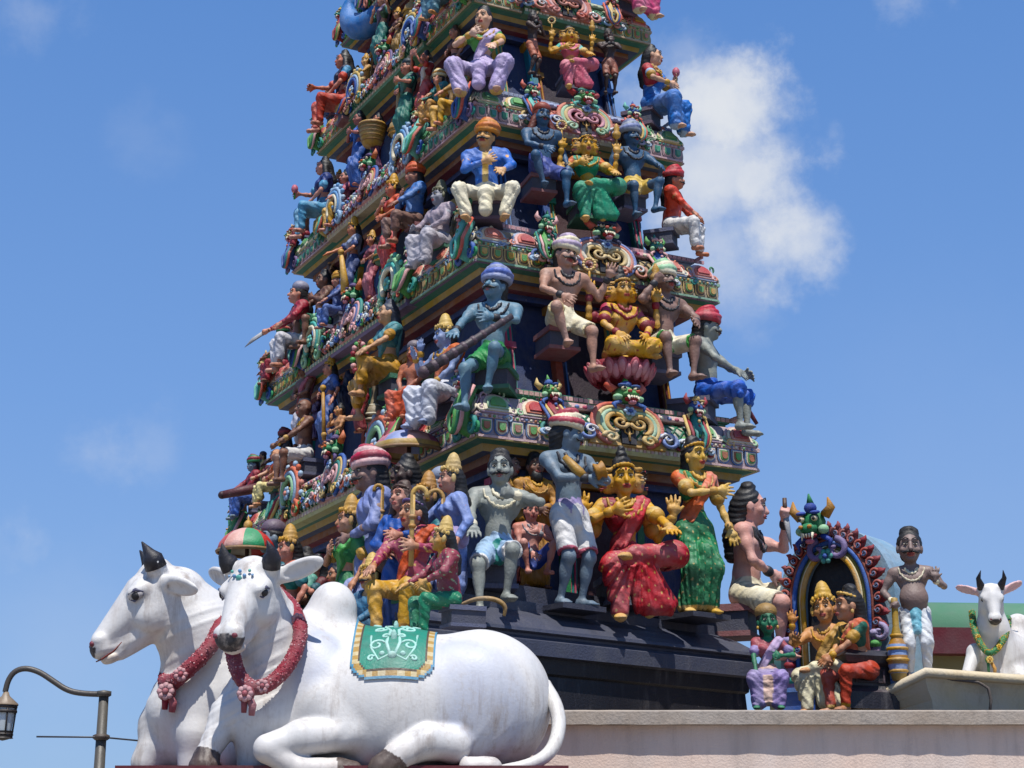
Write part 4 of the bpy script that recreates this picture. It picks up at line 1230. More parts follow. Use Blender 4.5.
# ---- third tier, right face
S('r14', 'seated man with orange turban, bright blue jacket and white trousers', 487, 232, 122, pl(0, 3, .05), -2,
  MP('sitwide', ((.02, -.14, .20), (.9, .1, -.5)), ((.13, -.22, .10), (.9, .2, -.2)), head=(-14, 6, 4)),
  dict(skin='d0a068', lower='dhoti', lowc='ivory', hem=.85, top='tunic', topc='3a6cc0', front='palegold', head='turban', hat=('c8702c', 'd08a3c'), mous=1, long=1))
S('r15', 'dark blue man with auburn hair beside the emerald sari goddess', 543, 214, 106, pl(0, 3, .18), 18,
  MP('perch', ((.06, -.20, .10), (.9, .2, -.2)), ((.19, -.06, .02), (.3, .6, 0)), feet=((.06, -.20, .12), (.13, -.2, -.02)), head=(6, 4, 0)),
  dict(skin='deepblue', lower='shorts', lowc='3f4f98', neck='charcoal', head='cap', hat=('8a3a2a', '8a3a2a'), mous=1, long=2, hairc='6a2c20'))
S('r16', 'three faced goddess in an emerald green sari seated with folded leg on the third tier', 588, 232, 132, pl(0, 3, .12), 14,
  MP('lalita', ((.12, -.14, .22), (.9, 0, -.6)), ((.16, -.24, .12), (.8, .1, -.5)), fem=True),
  dict(skin='goldskin', lower='skirt', lowc='1f8a68', trim='palegold', top='blouse', topc='1f8a68', sleeve='orange', faces=1, arms4=(-1, 1), head='bun', tiara='gold', neck='gold', bindi='red'))
S('r17', 'dark blue man with grey turban and yellow loincloth beside the emerald goddess', 634, 228, 122, pl(0, 3, .16), 26,
  MP('sit', ((.19, -.06, .02), (.3, .6, 0)), ((.13, -.22, .12), (.8, .2, -.2)), head=(6, 4, 0), feet=((.10, -.2, -.02), (.07, -.22, .05))),
  dict(skin='deepblue', lower='loin', lowc='d0b04c', neck='charcoal', head='turban', hat=('7a86b0', '8f98a8'), mous=1, long=1))
S('r18', 'man in profile with scarlet jacket, white trousers and red turban at the third cornice end', 672, 256, 168, pl(0, 3, .16), 70,
  MP('sit', ((.10, -.24, .06), (.8, .2, -.2)), ((.10, -.23, .08), (.8, .2, -.2)), head=(6, 6, 0), lean=(4, 0)),
  dict(skin='c07a58', lower='dhoti', lowc='white', hem=.85, top='tunic', topc='cf4a34', head='turban', hat=('c22f3a', 'a82432'), mous=1, long=1))
# ---- fourth tier, right face
S('r19', 'seated lady in a pale lilac sari with green blouse at the fourth cornice corner', 483, 107, 4, pl(0, 4, .08), -8,
  MP('sitwide', ((.08, -.14, .24), (.9, .1, -.5)), ((.12, -.22, .10), (.9, .2, -.2)), fem=True, head=(-16, 2, 0)),
  dict(skin='fair', lower='skirt', lowc='b3a4cc', trim='palegold', top='blouse', topc='4f9a4c', sash='c0b0d4', head='bun', long=1, neck='gold'))
S('r20', 'thin dark brown man in orange loincloth praying in profile on the fourth tier', 532, 76, 10, pl(0, 4, .14), 62,
  MP('stand', 'pray', 'pray', head=(8, 0, 0)), dict(skin='darkskin', lower='shorts', lowc='b8603c', head='bun', beard=1, neck='charcoal'))
S('r21', 'three faced goddess in a pink sari holding up two emblems on the fourth tier', 571, 98, 26, pl(0, 4, .12), 14,
  MP('lalita', ((.12, -.14, .22), (.9, 0, -.6)), ((.16, -.24, .12), (.8, .1, -.5)), fem=True),
  dict(skin='goldskin', lower='skirt', lowc='c86478', trim='palegold', top='blouse', topc='c86478', sleeve='aqua', faces=1, arms4=(-1, 1), head='bun', tiara='gold', neck='gold', bindi='red'))
S('r22', 'thin dark brown man in rust loincloth praying and facing the street on the fourth tier', 610, 95, 28, pl(0, 4, .12), 8,
  MP('stand', 'pray', 'pray'), dict(skin='darkskin', lower='shorts', lowc='8a4a34', head='bun', beard=1, neck='charcoal'))
S('r23', 'lady in profile with red blouse and bright blue sari holding a flower', 653, 138, 44, pl(0, 4, .16), 62,
  MP('sit', ((.06, -.18, .14), (.9, .1, -.5)), ((.06, -.18, .20), (.9, .1, -.5)), fem=True, head=(16, 0, 0)),
  dict(skin='fair', lower='skirt', lowc='3f78c4', trim='paleblue', top='blouse', topc='b03038', sash='3f78c4', head='bun', long=1, neck='gold'))
# ---- fifth tier, right face (lower halves in view)
S('r24', 'lady in a bright pink skirt with cream hem at the topmost visible cornice end', 627, 26, -62, pl(0, 5, .05), 40,
  MP('sit', 'lap', 'knee', fem=True), dict(skin='fair', lower='skirt', lowc='cf5f84', trim='cream', top='blouse', topc='rose', head='bun', long=1, neck='gold'))
S('r25', 'seated goddess with tawny skirt above the topmost scroll ornament, mostly out of frame', 560, 6, -70, pl(0, 5, .12), 14,
  MP('lalita', 'chest', 'knee', fem=True), dict(skin='goldskin', lower='skirt', lowc='b5713c', top='blouse', topc='teal', head='tallbun', tiara='gold', neck='gold'))
S('r26', 'seated figure with teal wrap at the topmost visible cornice corner', 470, 6, -84, pl(0, 5, .05), -8,
  MP('sitwide', 'knee', 'knee'), dict(skin='slateskin', lower='dhoti', lowc='teal', head='turban', hat=('gold', 'red'), neck='gold'))

# ---- lowest tier, left face
S('l1', 'tall man in a lilac blue tunic with red and white turban', 370, 662, 447, BLEFT(.30), -62,
  MP('stand', 'hang', 'belly', head=(-8, 0, 0)), dict(skin='taupe', lower='dhoti', lowc='lavender', top='tunic', topc='7f8cc0', front='palegold', head='turban', hat=('b23a50', 'd8b0b0'), mous=1, long=1))
S('l2', 'long haired lady in a deep blue gown holding a crook at the left face', 399, 652, 478, BLEFT(.10), -30,
  MP('stand', 'belly', ((.14, -.22, .16), (.8, .2, -.5)), fem=True, head=(-10, 4, 0)), dict(skin='b8806c', lower='skirt', lowc='234f98', top='tunic', topc='2450a0', beltc='brown', head='bun', tiara='brown', long=2, hairc='brown'))
S('l3', 'lady in a green sari with blue and gold crown, head turned to the left', 347, 668, 486, BLEFT(.12), -60,
  MP('stand', 'chest', 'hang', fem=True, head=(-14, 0, 0)), dict(skin='c08a6c', lower='skirt', lowc='1f7040', trim='gold', top='blouse', topc='2f8a4c', sash='4fa050', head='crown', crown2='lavender', long=1))
S('l4', 'moustached man with gold crown and blue coat kneeling by the bull hump', 369, 690, 543, BLEFT(-.05), -42,
  MP('perchL', 'belly', 'knee', head=(-6, 4, 0)), dict(skin='c89a5c', lower='dhoti', lowc='b0402c', hem=.5, top='tunic', topc='3f7090', head='crown', crownc='palegold', mous=1, fists=(0,)))
S('l5', 'seated figure in golden yellow trousers with orange and green shawl above the saddle cloth', 412, 640, 490, BLEFT(.10), -28,
  MP('sit', 'knee', ((.14, -.20, .2), (.8, .2, -.5)), head=(-20, 0, 0)), dict(skin='c08a6c', lower='trousers', lowc='c8982c', trim='gold', top='tunic', topc='a0405c', dots='palegold', sash='c8562c', head='bun', tiara='purple', long=1))
S('l7', 'man in profile with gold crown, maroon jacket and green trousers beside the grey man', 450, 640, 508, BLEFT(-.05), -66,
  MP('sit', 'fwdlow', 'knee', head=(-10, 8, 0), lean=(8, 0)), dict(skin='c8964c', lower='trousers', lowc='1f7f5c', dots='palegreen', top='tunic', topc='8c3848', head='crown', crownc='palegold', long=1))
S('l8', 'lady in a lilac blue gown and gold crown raising a crook beside the grey man', 450, 628, 444, BLEFT(.55), -62,
  MP('stand', ((.12, -.22, .26), (.7, .1, -1)), 'hang', fem=True, head=(-6, 0, 0)), dict(skin='c89078', lower='skirt', lowc='7488c4', top='tunic', topc='7f94cc', beltc='lilac', head='crown', crownc='palegold', long=1, fists=(0,)))
S('l9', 'lady in an orange shawl with blue crown behind the ear of the front bull', 287, 690, 516, BLEFT(.05), -60,
  MP('stand', 'chest', 'hang', fem=True, head=(-6, 0, 0)), dict(skin='c0806c', lower='skirt', lowc='2f7a84', top='blouse', topc='teal', sash='c86c50', head='crown', crown2='lavender', long=1))
S('l10', 'grey faced man half hidden between the striped parasol and the lady with blue crown', 268, 690, 522, BLEFT(.25), -60,
  MP('stand', 'hang', 'hang'), dict(skin='slateskin', lower='dhoti', lowc='3f8090', top='tunic', topc='3f8fa0', head='cap', hat=('6a5a6a', '6a5a6a'), mous=1))
S('l11', 'brown lady in the deep shade below the scalloped parasol', 425, 650, 462, BLEFT(.55), -40,
  MP('stand', 'belly', 'belly', fem=True), dict(skin='brownskin', lower='skirt', lowc='2f7a84', top='blouse', topc='2f7a84', head='crown', crownc='ochre', long=1))
S('l29', 'blue robed watcher in the dark doorway behind the lilac tunic man', 404, 640, 452, BLEFT(.75), -62,
  MP('stand', 'belly', 'belly'), dict(skin='darkskin', lower='dhoti', lowc='navy', top='tunic', topc='navy', head='bun', long=1))
S('l30', 'lady in a dark teal sari in the gap behind the ear of the front bull', 316, 680, 552, BLEFT(.35), -62,
  MP('stand', 'pray', 'pray', fem=True), dict(skin='c0806c', lower='skirt', lowc='27606c', top='blouse', topc='maroon', head='bun', long=1))
# ---- second tier, left face
S('l12', 'shaven priest in cream dhoti holding a long dark red club', 274, 508, 448, pl(1, 2, -.10), -66,
  MP('sit', 'fwdlow', 'belly', head=(-6, 4, 0)), dict(skin='c8906c', lower='dhoti', lowc='dccf90', hem=.7, sash='c8602c', sashw=.012, head='bald', neck='red', fists=(0,)))
S('l13', 'black bearded head with maroon turban behind the shaven priest', 284, 492, 428, pl(1, 2, .35), -70,
  MP('sit', 'knee', 'knee'), dict(skin='darkskin', lower='dhoti', lowc='maroon', head='turban', hat=('8c2c3c', 'maroon'), long=1, beard=1))
S('l14', 'dark man in white shorts with bent knees left of the beast bracket', 304, 486, 398, pl(1, 2, .1), -66,
  MP('sit', 'knee', 'knee'), dict(skin='brownskin', lower='shorts', lowc='white', head='bald', fists=(0,), top=None, neck='gold'))
S('l15', 'brown man with pink white turban and pink scarf folding his arms on the second tier', 303, 446, 360, pl(1, 2, .18), -50,
  MP('stand', 'belly', 'belly', head=(-4, 4, 0)), dict(skin='brownskin', lower='dhoti', lowc='b8b8c8', sash='b06878', sashw=.025, head='turban', hat=('d09a9c', 'ivory'), long=1))
S('l16', 'lady in a slate blue sari with gold crown leaning on a gold staff', 328, 446, 350, pl(1, 2, .14), -58,
  MP('stand', 'belly', 'hang', fem=True, head=(-10, 4, 0)), dict(skin='c8866c', lower='skirt', lowc='3f5a98', top='blouse', topc='4f6aa8', sash='4f6aa8', head='crown', crownc='gold', long=1))
S('l17', 'seated lady in teal top and yellow skirt holding a flower garland', 388, 420, 298, pl(1, 2, -.02), -58,
  MP('perch', ((.10, -.18, .18), (.8, .2, -.3)), 'knee', fem=True, head=(-10, 8, 0), feet=((.12, -.18, -.02), (.05, -.26, .11))), dict(skin='c89a74', lower='dhoti', hem=.6, lowc='b98a34', top='blouse', topc='3f7f88', sash='4f8f98', head='bun', long=1, hairc='3a3e50'))
S('l18', 'small tan boy with grey cap squeezed beside the white draped knees', 413, 425, 343, pl(1, 2, -.08), -34,
  MP('sit', 'lap', 'lap'), dict(skin='b87050', lower='dhoti', lowc='c8542c', head='cap', hat=('7a7078', '7a7078')))
S('l19', 'blue armed god in white dhoti with gold crown beside the blue man with the club', 446, 432, 306, pl(1, 2, .05), -48,
  MP('sit', ((.18, -.16, .28), (.8, .1, -.8)), 'lap', head=(-20, 0, 0)), dict(skin='8a9cc4', lower='skirt', lowc='c8ccd8', top=None, sash='c86c40', head='crown', crownc='palegold', neck='gold', arms4=(-1,)))
S('l20', 'dark figure in deep blue wrap by the second tier doorway', 350, 420, 330, pl(1, 2, .45), -62,
  MP('stand', 'hang', 'chest'), dict(skin='brownskin', lower='dhoti', lowc='navy', head='bun', neck='gold'))
S('l31', 'red capped figure crouching at the far end of the second cornice', 252, 520, 455, pl(1, 2, .05), -66,
  MP('sit', 'knee', 'lap'), dict(skin='slateskin', lower='dhoti', lowc='3f5fa8', head='turban', hat=('crimson', 'green'), top='tunic', topc='crimson'))
# ---- third tier, left face
S('l21', 'man in crimson jacket and white dhoti with a knife pointing out to the left', 303, 372, 284, pl(1, 3, -.06), -70,
  MP('sit', 'fwdlow', 'knee', head=(-6, 6, 0), lean=(8, 0)), dict(skin='c8866c', lower='dhoti', lowc='c8c8d0', hem=.7, top='tunic', topc='982c3c', head='cap', hat=('8a8aa0', '8a8aa0'), long=1, fists=(0,)))
S('l22', 'dark legged man in green shorts with brown skin behind the crimson jacketed man', 322, 350, 268, pl(1, 3, .1), -60,
  MP('sit', 'knee', 'chest', fem=False), dict(skin='brownskin', lower='shorts', lowc='1f6a4a', head='bun', top='tunic', topc='6a4a3c', long=1))
S('l23', 'lady with gold crown and grey blue sari resting both hands on a yellow staff', 352, 302, 212, pl(1, 3, .12), -62,
  MP('stand', 'fwdlow', 'belly', fem=True, head=(-8, 0, 0)), dict(skin='c8805c', lower='skirt', lowc='3f4f80', top='blouse', topc='8a94ac', sash='8a94ac', head='crown', crownc='gold', crown2='coral', long=1))
S('l24', 'lady in a glossy red sari with gold crown standing at the third tier doorway', 392, 274, 168, pl(1, 3, -.02), -50,
  MP('stand', 'chest', 'belly', fem=True, head=(-14, 0, 0)), dict(skin='c87a5c', lower='skirt', lowc='bc2c28', trim='gold', top='blouse', topc='b03028', sash='c8502c', head='crown', crownc='gold', long=1))
S('l25', 'man in light blue shirt with orange turban seated beside the red sari lady', 414, 250, 164, pl(1, 3, .05), -62,
  MP('sit', 'chest', 'knee', head=(-6, 4, 0)), dict(skin='9a6450', lower='dhoti', lowc='7a5a50', hem=.5, top='tunic', topc='4f7ab8', head='turban', hat=('d0602c', 'b84a24'), long=1))
S('l26', 'grey faced crowned figure with white draped dhoti and yellow belt on the third tier', 440, 272, 172, pl(1, 3, .02), -48,
  MP('sit', ((.14, -.2, .12), (.8, .2, -.4)), 'belly', head=(-14, 2, 0)), dict(skin='8a8c98', lower='skirt', lowc='b8b4bc', belt='d0c04c', top='tunic', topc='a89aa4', head='crown', crownc='6a6a50', long=1))
S('l32', 'small tawny figure with raised hand behind the lady with the yellow staff', 330, 300, 232, pl(1, 3, .4), -62,
  MP('stand', 'raise_', 'hang', fem=True), dict(skin='c09060', lower='skirt', lowc='6a4a3c', head='crown', crownc='ochre', top='blouse', topc='maroon'))
S('l33', 'brown turbaned figure under the far end of the third cornice', 282, 385, 325, pl(1, 3, .1), -66,
  MP('sit', 'knee', 'knee'), dict(skin='brownskin', lower='dhoti', lowc='crimson', head='turban', hat=('coral', 'green')))
# ---- fourth tier, left face
S('l27', 'long haired lady in dark blue top and sky blue trousers holding a flower', 324, 238, 156, pl(1, 4, -.06), -72,
  MP('sit', ((.08, -.24, .16), (.8, .1, -.4)), 'lap', fem=True, head=(-4, 2, 0)), dict(skin='c88a78', lower='trousers', lowc='5a9ac0', top='blouse', topc='2a3c78', head='bun', long=2, sash='2a3c78'))
S('l28', 'small lady in yellow with pink sleeves seated behind the sky blue trousers', 346, 232, 168, pl(1, 4, .12), -64,
  MP('sit', 'raise_', 'knee', fem=True), dict(skin='c88a78', lower='trousers', lowc='c89a3c', top='tunic', topc='b85a70', head='bun', long=1))
S('l34', 'lady standing in a bright blue sari with her hands at her chest', 358, 188, 110, pl(1, 4, .1), -62,
  MP('stand', 'chest', 'chest', fem=True), dict(skin='a8685c', lower='skirt', lowc='2f5aa8', top='blouse', topc='2f4f98', sash='3f6ab8', head='bun', long=1))
S('l35', 'lady in a bottle green sari with dark flat cap holding her hands together', 406, 142, 60, pl(1, 4, -.02), -50,
  MP('stand', 'belly', 'chest', fem=True, head=(-14, 0, 0)), dict(skin='b87860', lower='skirt', lowc='1a6a5c', top='blouse', topc='2a4a4c', sash='4a7a6c', head='cap', hat=('1a2a34', '1a2a34'), long=1))
S('l36', 'girl in a white sash and red skirt with hands raised to her mouth', 426, 122, 50, pl(1, 4, .12), -50,
  MP('stand', 'mouth', 'mouth', fem=True, head=(-10, 4, 0)), dict(skin='b86c54', lower='skirt', lowc='bc3c34', top='blouse', topc='8c2c34', sash='d8d0c8', head='bun', long=1))
S('l37', 'pink faced seated figure in yellow trousers beside the lilac sari lady', 456, 132, 62, pl(1, 4, .02), -62,
  MP('sit', 'raise_', 'knee', head=(-6, 0, 0)), dict(skin='cf8c70', lower='trousers', lowc='cc9a2c', top='tunic', topc='b0842c', head='bun', long=1))
S('l38', 'brown haired woman in the shade directly behind the lilac sari lady', 455, 96, 24, pl(1, 4, .22), -62,
  MP('stand', 'belly', 'hang', fem=True), dict(skin='b87c64', lower='skirt', lowc='5a3c34', top='blouse', topc='6a4438', head='bun', long=1, hairc='brown'))
# ---- fifth tier, left face
S('l39', 'long haired woman with dark blouse and red trousers at the top left edge', 343, 132, 48, pl(1, 5, -.06), -72,
  MP('sit', ((.10, -.26, .16), (.8, .1, -.4)), 'lap', fem=True, head=(-4, 4, 0)), dict(skin='c07860', lower='trousers', lowc='b8402c', top='blouse', topc='2a3a68', sleeve='4f90b8', sash='2a2c48', head='bun', long=2))
S('l40', 'small gold figure behind the red trousered woman', 366, 100, 50, pl(1, 5, .1), -64,
  MP('sit', 'belly', 'knee'), dict(skin='c89a5c', lower='dhoti', lowc='8a3c34', head='crown', crownc='gold'))
S('l41', 'lady in a teal skirt holding a cup near the top of the left face', 382, 66, -8, pl(1, 5, .08), -60,
  MP('stand', 'chest', 'out', fem=True), dict(skin='b8846c', lower='skirt', lowc='1f6a64', top='blouse', topc='3a5a3c', sash='6a5a74', head='bun', long=1))
S('l42', 'figure in a magenta robe standing by the topmost visible doorway', 424, 30, -50, pl(1, 5, .1), -60,
  MP('stand', 'belly', 'belly', fem=True), dict(skin='b8846c', lower='skirt', lowc='8c3a5c', top='tunic', topc='9a4064', head='crown', crownc='gold'))
S('l43', 'tawny crowned figure at the front end of the topmost left cornice', 450, 24, -60, pl(1, 5, .05), -55,
  MP('sit', 'knee', 'chest'), dict(skin='c8905c', lower='dhoti', lowc='4f7a8c', head='crown', crownc='gold', top='tunic', topc='c08a4c'))

# ---- smaller figures packed between the others on the left face
FILL = [
 (2, 338, 470, 402, .02, 'small boy in mustard wrap below the lady with slate blue sari', 'stand', 'pray', dict(skin='c08a5c', lower='dhoti', lowc='b8862c', head='bun'), -55),
 (2, 362, 432, 352, .06, 'lady in crimson skirt beside the green knobbed mace', 'stand', 'chest', dict(skin='b07a5c', lower='skirt', lowc='8c2c34', top='blouse', topc='3f7a58', head='crown', long=1), -58),
 (2, 262, 500, 452, .30, 'pale yellow robed figure far along the second cornice', 'stand', 'belly', dict(skin='c8966c', lower='dhoti', lowc='c8b060', top='tunic', topc='b8a050', head='cap', hat=('3a3040', '3a3040')), -66),
 (2, 316, 440, 392, .50, 'dim figure in violet robe behind the pink turbaned man', 'stand', 'belly', dict(skin='brownskin', lower='dhoti', lowc='purple', top='tunic', topc='purple', head='bun'), -62),
 (2, 430, 424, 352, .40, 'shadowed lady in olive sari behind the white draped knees', 'stand', 'chest', dict(skin='a8745c', lower='skirt', lowc='6a6a34', top='blouse', topc='6a6a34', head='crown', long=1), -50),
 (2, 243, 530, 482, .10, 'little figure in green wrap at the far end of the second cornice', 'sit', 'knee', dict(skin='b8805c', lower='dhoti', lowc='2f7a4a', head='crown'), -66),
 (3, 372, 300, 226, .10, 'lady in dusty rose sari left of the glossy red sari', 'stand', 'belly', dict(skin='b8785c', lower='skirt', lowc='a85a68', top='blouse', topc='7a3a48', head='crown', long=1), -58),
 (3, 290, 380, 318, .30, 'brown figure with teal wrap behind the crimson jacketed man', 'stand', 'chest', dict(skin='a06a50', lower='dhoti', lowc='2f7a78', head='bun'), -64),
 (3, 338, 330, 272, .02, 'small crouching figure in blue below the yellow staff', 'sit', 'knee', dict(skin='b8806c', lower='dhoti', lowc='4f6aa8', top='tunic', topc='4a5f98', head='turban', hat=('ochre', 'gold')), -60),
 (3, 458, 250, 176, .35, 'shadowed brass coloured figure beside the blue jacketed man', 'stand', 'belly', dict(skin='a8843c', lower='dhoti', lowc='6a5a34', head='crown'), -40),
 (3, 276, 395, 345, .10, 'tiny figure in orange at the far end of the third cornice', 'sit', 'knee', dict(skin='b8805c', lower='dhoti', lowc='c8602c', head='bun'), -66),
 (4, 338, 215, 166, .32, 'small maroon figure behind the long haired lady with the flower', 'stand', 'chest', dict(skin='b07a64', lower='skirt', lowc='maroon', top='blouse', topc='maroon', head='crown'), -64),
 (4, 378, 170, 112, .10, 'lady in plum sari below the woven basket', 'stand', 'belly', dict(skin='b87c64', lower='skirt', lowc='6a3a5c', top='blouse', topc='6a3a5c', head='bun', long=1), -60),
 (4, 440, 128, 70, .02, 'crouching figure with teal jacket at the feet of the lilac sari lady', 'sit', 'knee', dict(skin='c08a64', lower='dhoti', lowc='ochre', top='tunic', topc='2f7a78', head='turban', hat=('ochre', 'cream')), -55),
 (4, 305, 250, 205, .10, 'tiny dark figure at the far end of the fourth cornice', 'sit', 'knee', dict(skin='brownskin', lower='dhoti', lowc='crimson', head='bun'), -66),
 (5, 356, 110, 62, .30, 'small figure in rust robe near the top left edge', 'stand', 'chest', dict(skin='b8805c', lower='dhoti', lowc='a8502c', top='tunic', topc='a8502c', head='crown'), -62),
 (5, 398, 60, 4, .10, 'lady in brown and gold standing by the topmost pilasters', 'stand', 'belly', dict(skin='b8845c', lower='skirt', lowc='8a6a34', top='blouse', topc='6a3a2c', head='crown'), -60),
 (5, 330, 128, 84, .20, 'tiny figure in blue shawl at the far end of the fifth cornice', 'sit', 'knee', dict(skin='b8806c', lower='dhoti', lowc='3f5fa8', sash='3f5fa8', head='bun'), -66),
]
for n_, (ti, px, y0, y1, off_, lab, lg, arm, look, yw) in enumerate(FILL):
    S('fill%d' % n_, lab, px, y0, y1, pl(1, ti, off_), yw, MP(lg, arm, 'belly' if lg == 'stand' else 'knee', fem=look.get('lower') == 'skirt', head=(-8 + 5 * (n_ % 4), 4, 0)), look, G2)
for n_, (px, y0, y1, off_, lab, look) in enumerate([
 (334, 690, 560, .30, 'lady in a violet sari between the green sari lady and the dark wall', dict(skin='b07a5c', lower='skirt', lowc='5c4a8c', top='blouse', topc='3f6a4c', head='bun', long=1)),
 (440, 640, 470, .75, 'pale blue capped figure in shade behind the crook of the lilac gown', dict(skin='8a8c98', lower='dhoti', lowc='4a5a78', top='tunic', topc='4a6a80', head='cap', hat=('8a94a8', '8a94a8'))),
 (302, 690, 545, .25, 'lady in mint blouse behind the right ear of the front bull', dict(skin='b07a5c', lower='skirt', lowc='2f6a64', top='blouse', topc='58a090', head='bun', long=1)),
 (252, 690, 530, .40, 'far figure in faded rose robe under the striped parasol', dict(skin='a8745c', lower='dhoti', lowc='8c4a54', top='tunic', topc='a85a64', head='crown'))]):
    S('low%d' % n_, lab, px, y0, y1, BLEFT(off_), -60, MP('stand', 'chest', 'belly', fem=look.get('lower') == 'skirt'), look, G2)

# small foot plinths on the black ledge
for key in ('r5', 'r7'):
    root, J, H, wp = ST[key]
    mb = MB(); mb.M = Matrix.Rotation(-TRZ, 4, 'Z') @ Matrix.Translation(root.location - TC) @ Matrix.Rotation(R(39), 4, 'Z')
    mb.box(-.15 * H, .15 * H, -.12 * H, .30 * H, -.05, -.002, '3a3c49'); mb.build('foot_plinth', M_BASE, tower)
# ------------------------------------------------------------------ bulls
from mathutils.bvhtree import BVHTree
def bull_head(f, c, Rm, s, col='white', muz=1.0):
    q = lambda *v: c + Rm @ (V3(*v) * s)
    f.ell(q(0, .02, .0), (.165 * s, .17 * s, .165 * s), Rm, .05, col)
    f.cap(q(0, -.06, .02), q(0, -.36, -.12), .135 * s, .074 * s, .06, col)
    f.cap(q(0, .02, -.12), q(0, -.30, -.20), .105 * s, .062 * s, .06, col)
    for sx in (-1, 1):
        f.ell(q(sx * .095, -.03, -.10), (.07 * s, .14 * s, .10 * s), Rm, .05, col)
        f.ell(q(sx * .118, -.085, .055), (.05 * s, .075 * s, .045 * s), Rm, .04, col)
        f.ell(q(sx * .142, -.105, .032), (.022 * s, .036 * s, .022 * s), Rm, .015, 'aab4cc', sub=True)
        f.ell(q(sx * .05, -.385, -.115), (.05 * s, .05 * s, .045 * s), Rm, .03, col)
        f.cap(q(sx * .13, .05, .13), q(sx * .15, .05, .17), .055 * s, .05 * s, .03, col)
    f.ell(q(0, -.395 - .02 * (1 - muz), -.16 + .06 * (1 - muz)), (.090 * s * muz, .066 * s * muz, .068 * s * muz), Rm, .03, '24222a')
    if muz < 1: f.ell(q(0, -.385, -.16), (.088 * s, .062 * s, .067 * s), Rm, .03, col)
    f.ell(q(0, -.36, -.225), (.070 * s, .060 * s, .032 * s), Rm, .015, 'd8d0c8')
    f.ell(q(0, .05, .15), (.10 * s, .09 * s, .06 * s), Rm, .05, col)
def bull_ear(f, c, Rm, s, sx, droop=-10, col='white', swing=0, wdir=None):
    q = lambda *v: c + Rm @ (V3(*v) * s)
    a = q(sx * .15, .06, .06)
    d = Rm @ (roty(R(-sx * droop)) @ rotz(R(sx * swing)) @ V3(sx, .15, 0))
    d = unit(d) if wdir is None else unit(V3(*wdir))
    b = a + d * .20 * s; e = a + d * .42 * s
    up = unit(np.cross(d, Rm @ V3(0, -1, 0)))
    Re = np.stack([d, unit(np.cross(up, d)), up], 1)
    f.cap(a, a + d * .10 * s, .045 * s, .045 * s, .04, col)
    f.ell(a + d * .21 * s, (.19 * s, .034 * s, .075 * s), Re, .03, col)
    f.ell(a + d * .24 * s + Rm @ V3(0, -.035, 0) * s, (.13 * s, .020 * s, .045 * s), Re, .02, 'c9a8a8', sub=True)
def bull_details(root, c, Rm, s, off, horn=(.30, .10)):
    T = Matrix.Translation(Vector(c)) @ Matrix([list(r) for r in Rm]).to_4x4() @ Matrix.Scale(s, 4)
    for sx in (-1, 1):
        mb = MB()
        mb.tube([(sx * .135, .05, .14), (sx * .155, .05, .20), (sx * (.15 + horn[1] * .6), .045, .14 + horn[0] * .55), (sx * (.15 + horn[1] * .2), .03, .14 + horn[0])], [.064, .058, .036, .004], '1a1a26', 12, T)
        mb.build('horn', M_PAINT, root)
        mb = MB()
        Rz = Matrix.Rotation(R(sx * 62), 3, 'Z')
        mb.ell((sx * .140, -.108, .032), (.042, .022, .026), 'b8b4b4', 12, 8, T, Rz)
        mb.ell((sx * .150, -.118, .032), (.026, .014, .024), '15131a', 10, 6, T, Rz)
        mb.tube([(sx * .112, -.150, .028), (sx * .134, -.142, .058), (sx * .160, -.105, .064), (sx * .162, -.068, .038)], [.007, .012, .012, .005], '4a4a66', 6, T)
        mb.tube([(sx * .112, -.150, .028), (sx * .140, -.134, .006), (sx * .160, -.075, .022)], [.005, .006, .004], '5a5a74', 5, T)
        mb.build('eye', M_PAINT, root)
        mb = MB(); mb.ell((sx * .062, -.432, -.118), (.022, .016, .017), '7a3040', 8, 6, T); mb.build('nostril', M_PAINT, root)
def garland(root, pts, rad, pend, name='garland', cols=('8a3440', 'a45862', 'c49498', '701c28')):
    P_ = [Vector(p) for p in pts]
    # smooth the path
    for _ in range(3):
        n = []
        for a, b in zip(P_[:-1], P_[1:]): n += [a * .75 + b * .25, a * .25 + b * .75]
        P_ = [P_[0]] + n + [P_[-1]]
    mb = MB(); mb.tube(P_, rad, cols[0], 10)
    r2 = random.Random(3)
    L = 0
    for a, b in zip(P_[:-1], P_[1:]):
        m = max(1, int((b - a).length / (rad * .16)))
        for k in range(m):
            p = a.lerp(b, k / m); d = (b - a).normalized()
            for _ in range(5):
                u = Vector((r2.uniform(-1, 1), r2.uniform(-1, .3), r2.uniform(-1, 1))); u = (u - d * u.dot(d)).normalized()
                rr = rad * r2.uniform(.10, .20)
                mb.ell(p + u * rad * .93, (rr, rr, rr), r2.choice([cols[0], cols[0], cols[0], cols[1], cols[1], cols[1], cols[2]]), 5, 4)
    pe = Vector(pend)
    mb.ell(pe, (rad * 1.2, rad, rad * 1.2), cols[0], 10, 8)
    mb.tube([pe + Vector((.02, 0, -.02)), pe + Vector((.05, 0, -.08)), pe + Vector((.045, 0, -.15))], [rad * .5, rad * .55, rad * .4], cols[1], 8)
    mb.tube([pe + Vector((-.01, 0, -.02)), pe + Vector((-.01, 0, -.13))], [rad * .5, rad * .35], cols[0], 8)
    rosette(mb, pe.x, pe.y - rad * .9, pe.z, rad * 1.15, cols[2], cols[1], 8)
    for k in (0.25, .62): 
        p = P_[int(len(P_) * k)]
        rosette(mb, p.x, p.y - rad * .95, p.z, rad * .95, cols[2], cols[1], 7)
    return mb.build(name, M_ORN, root)
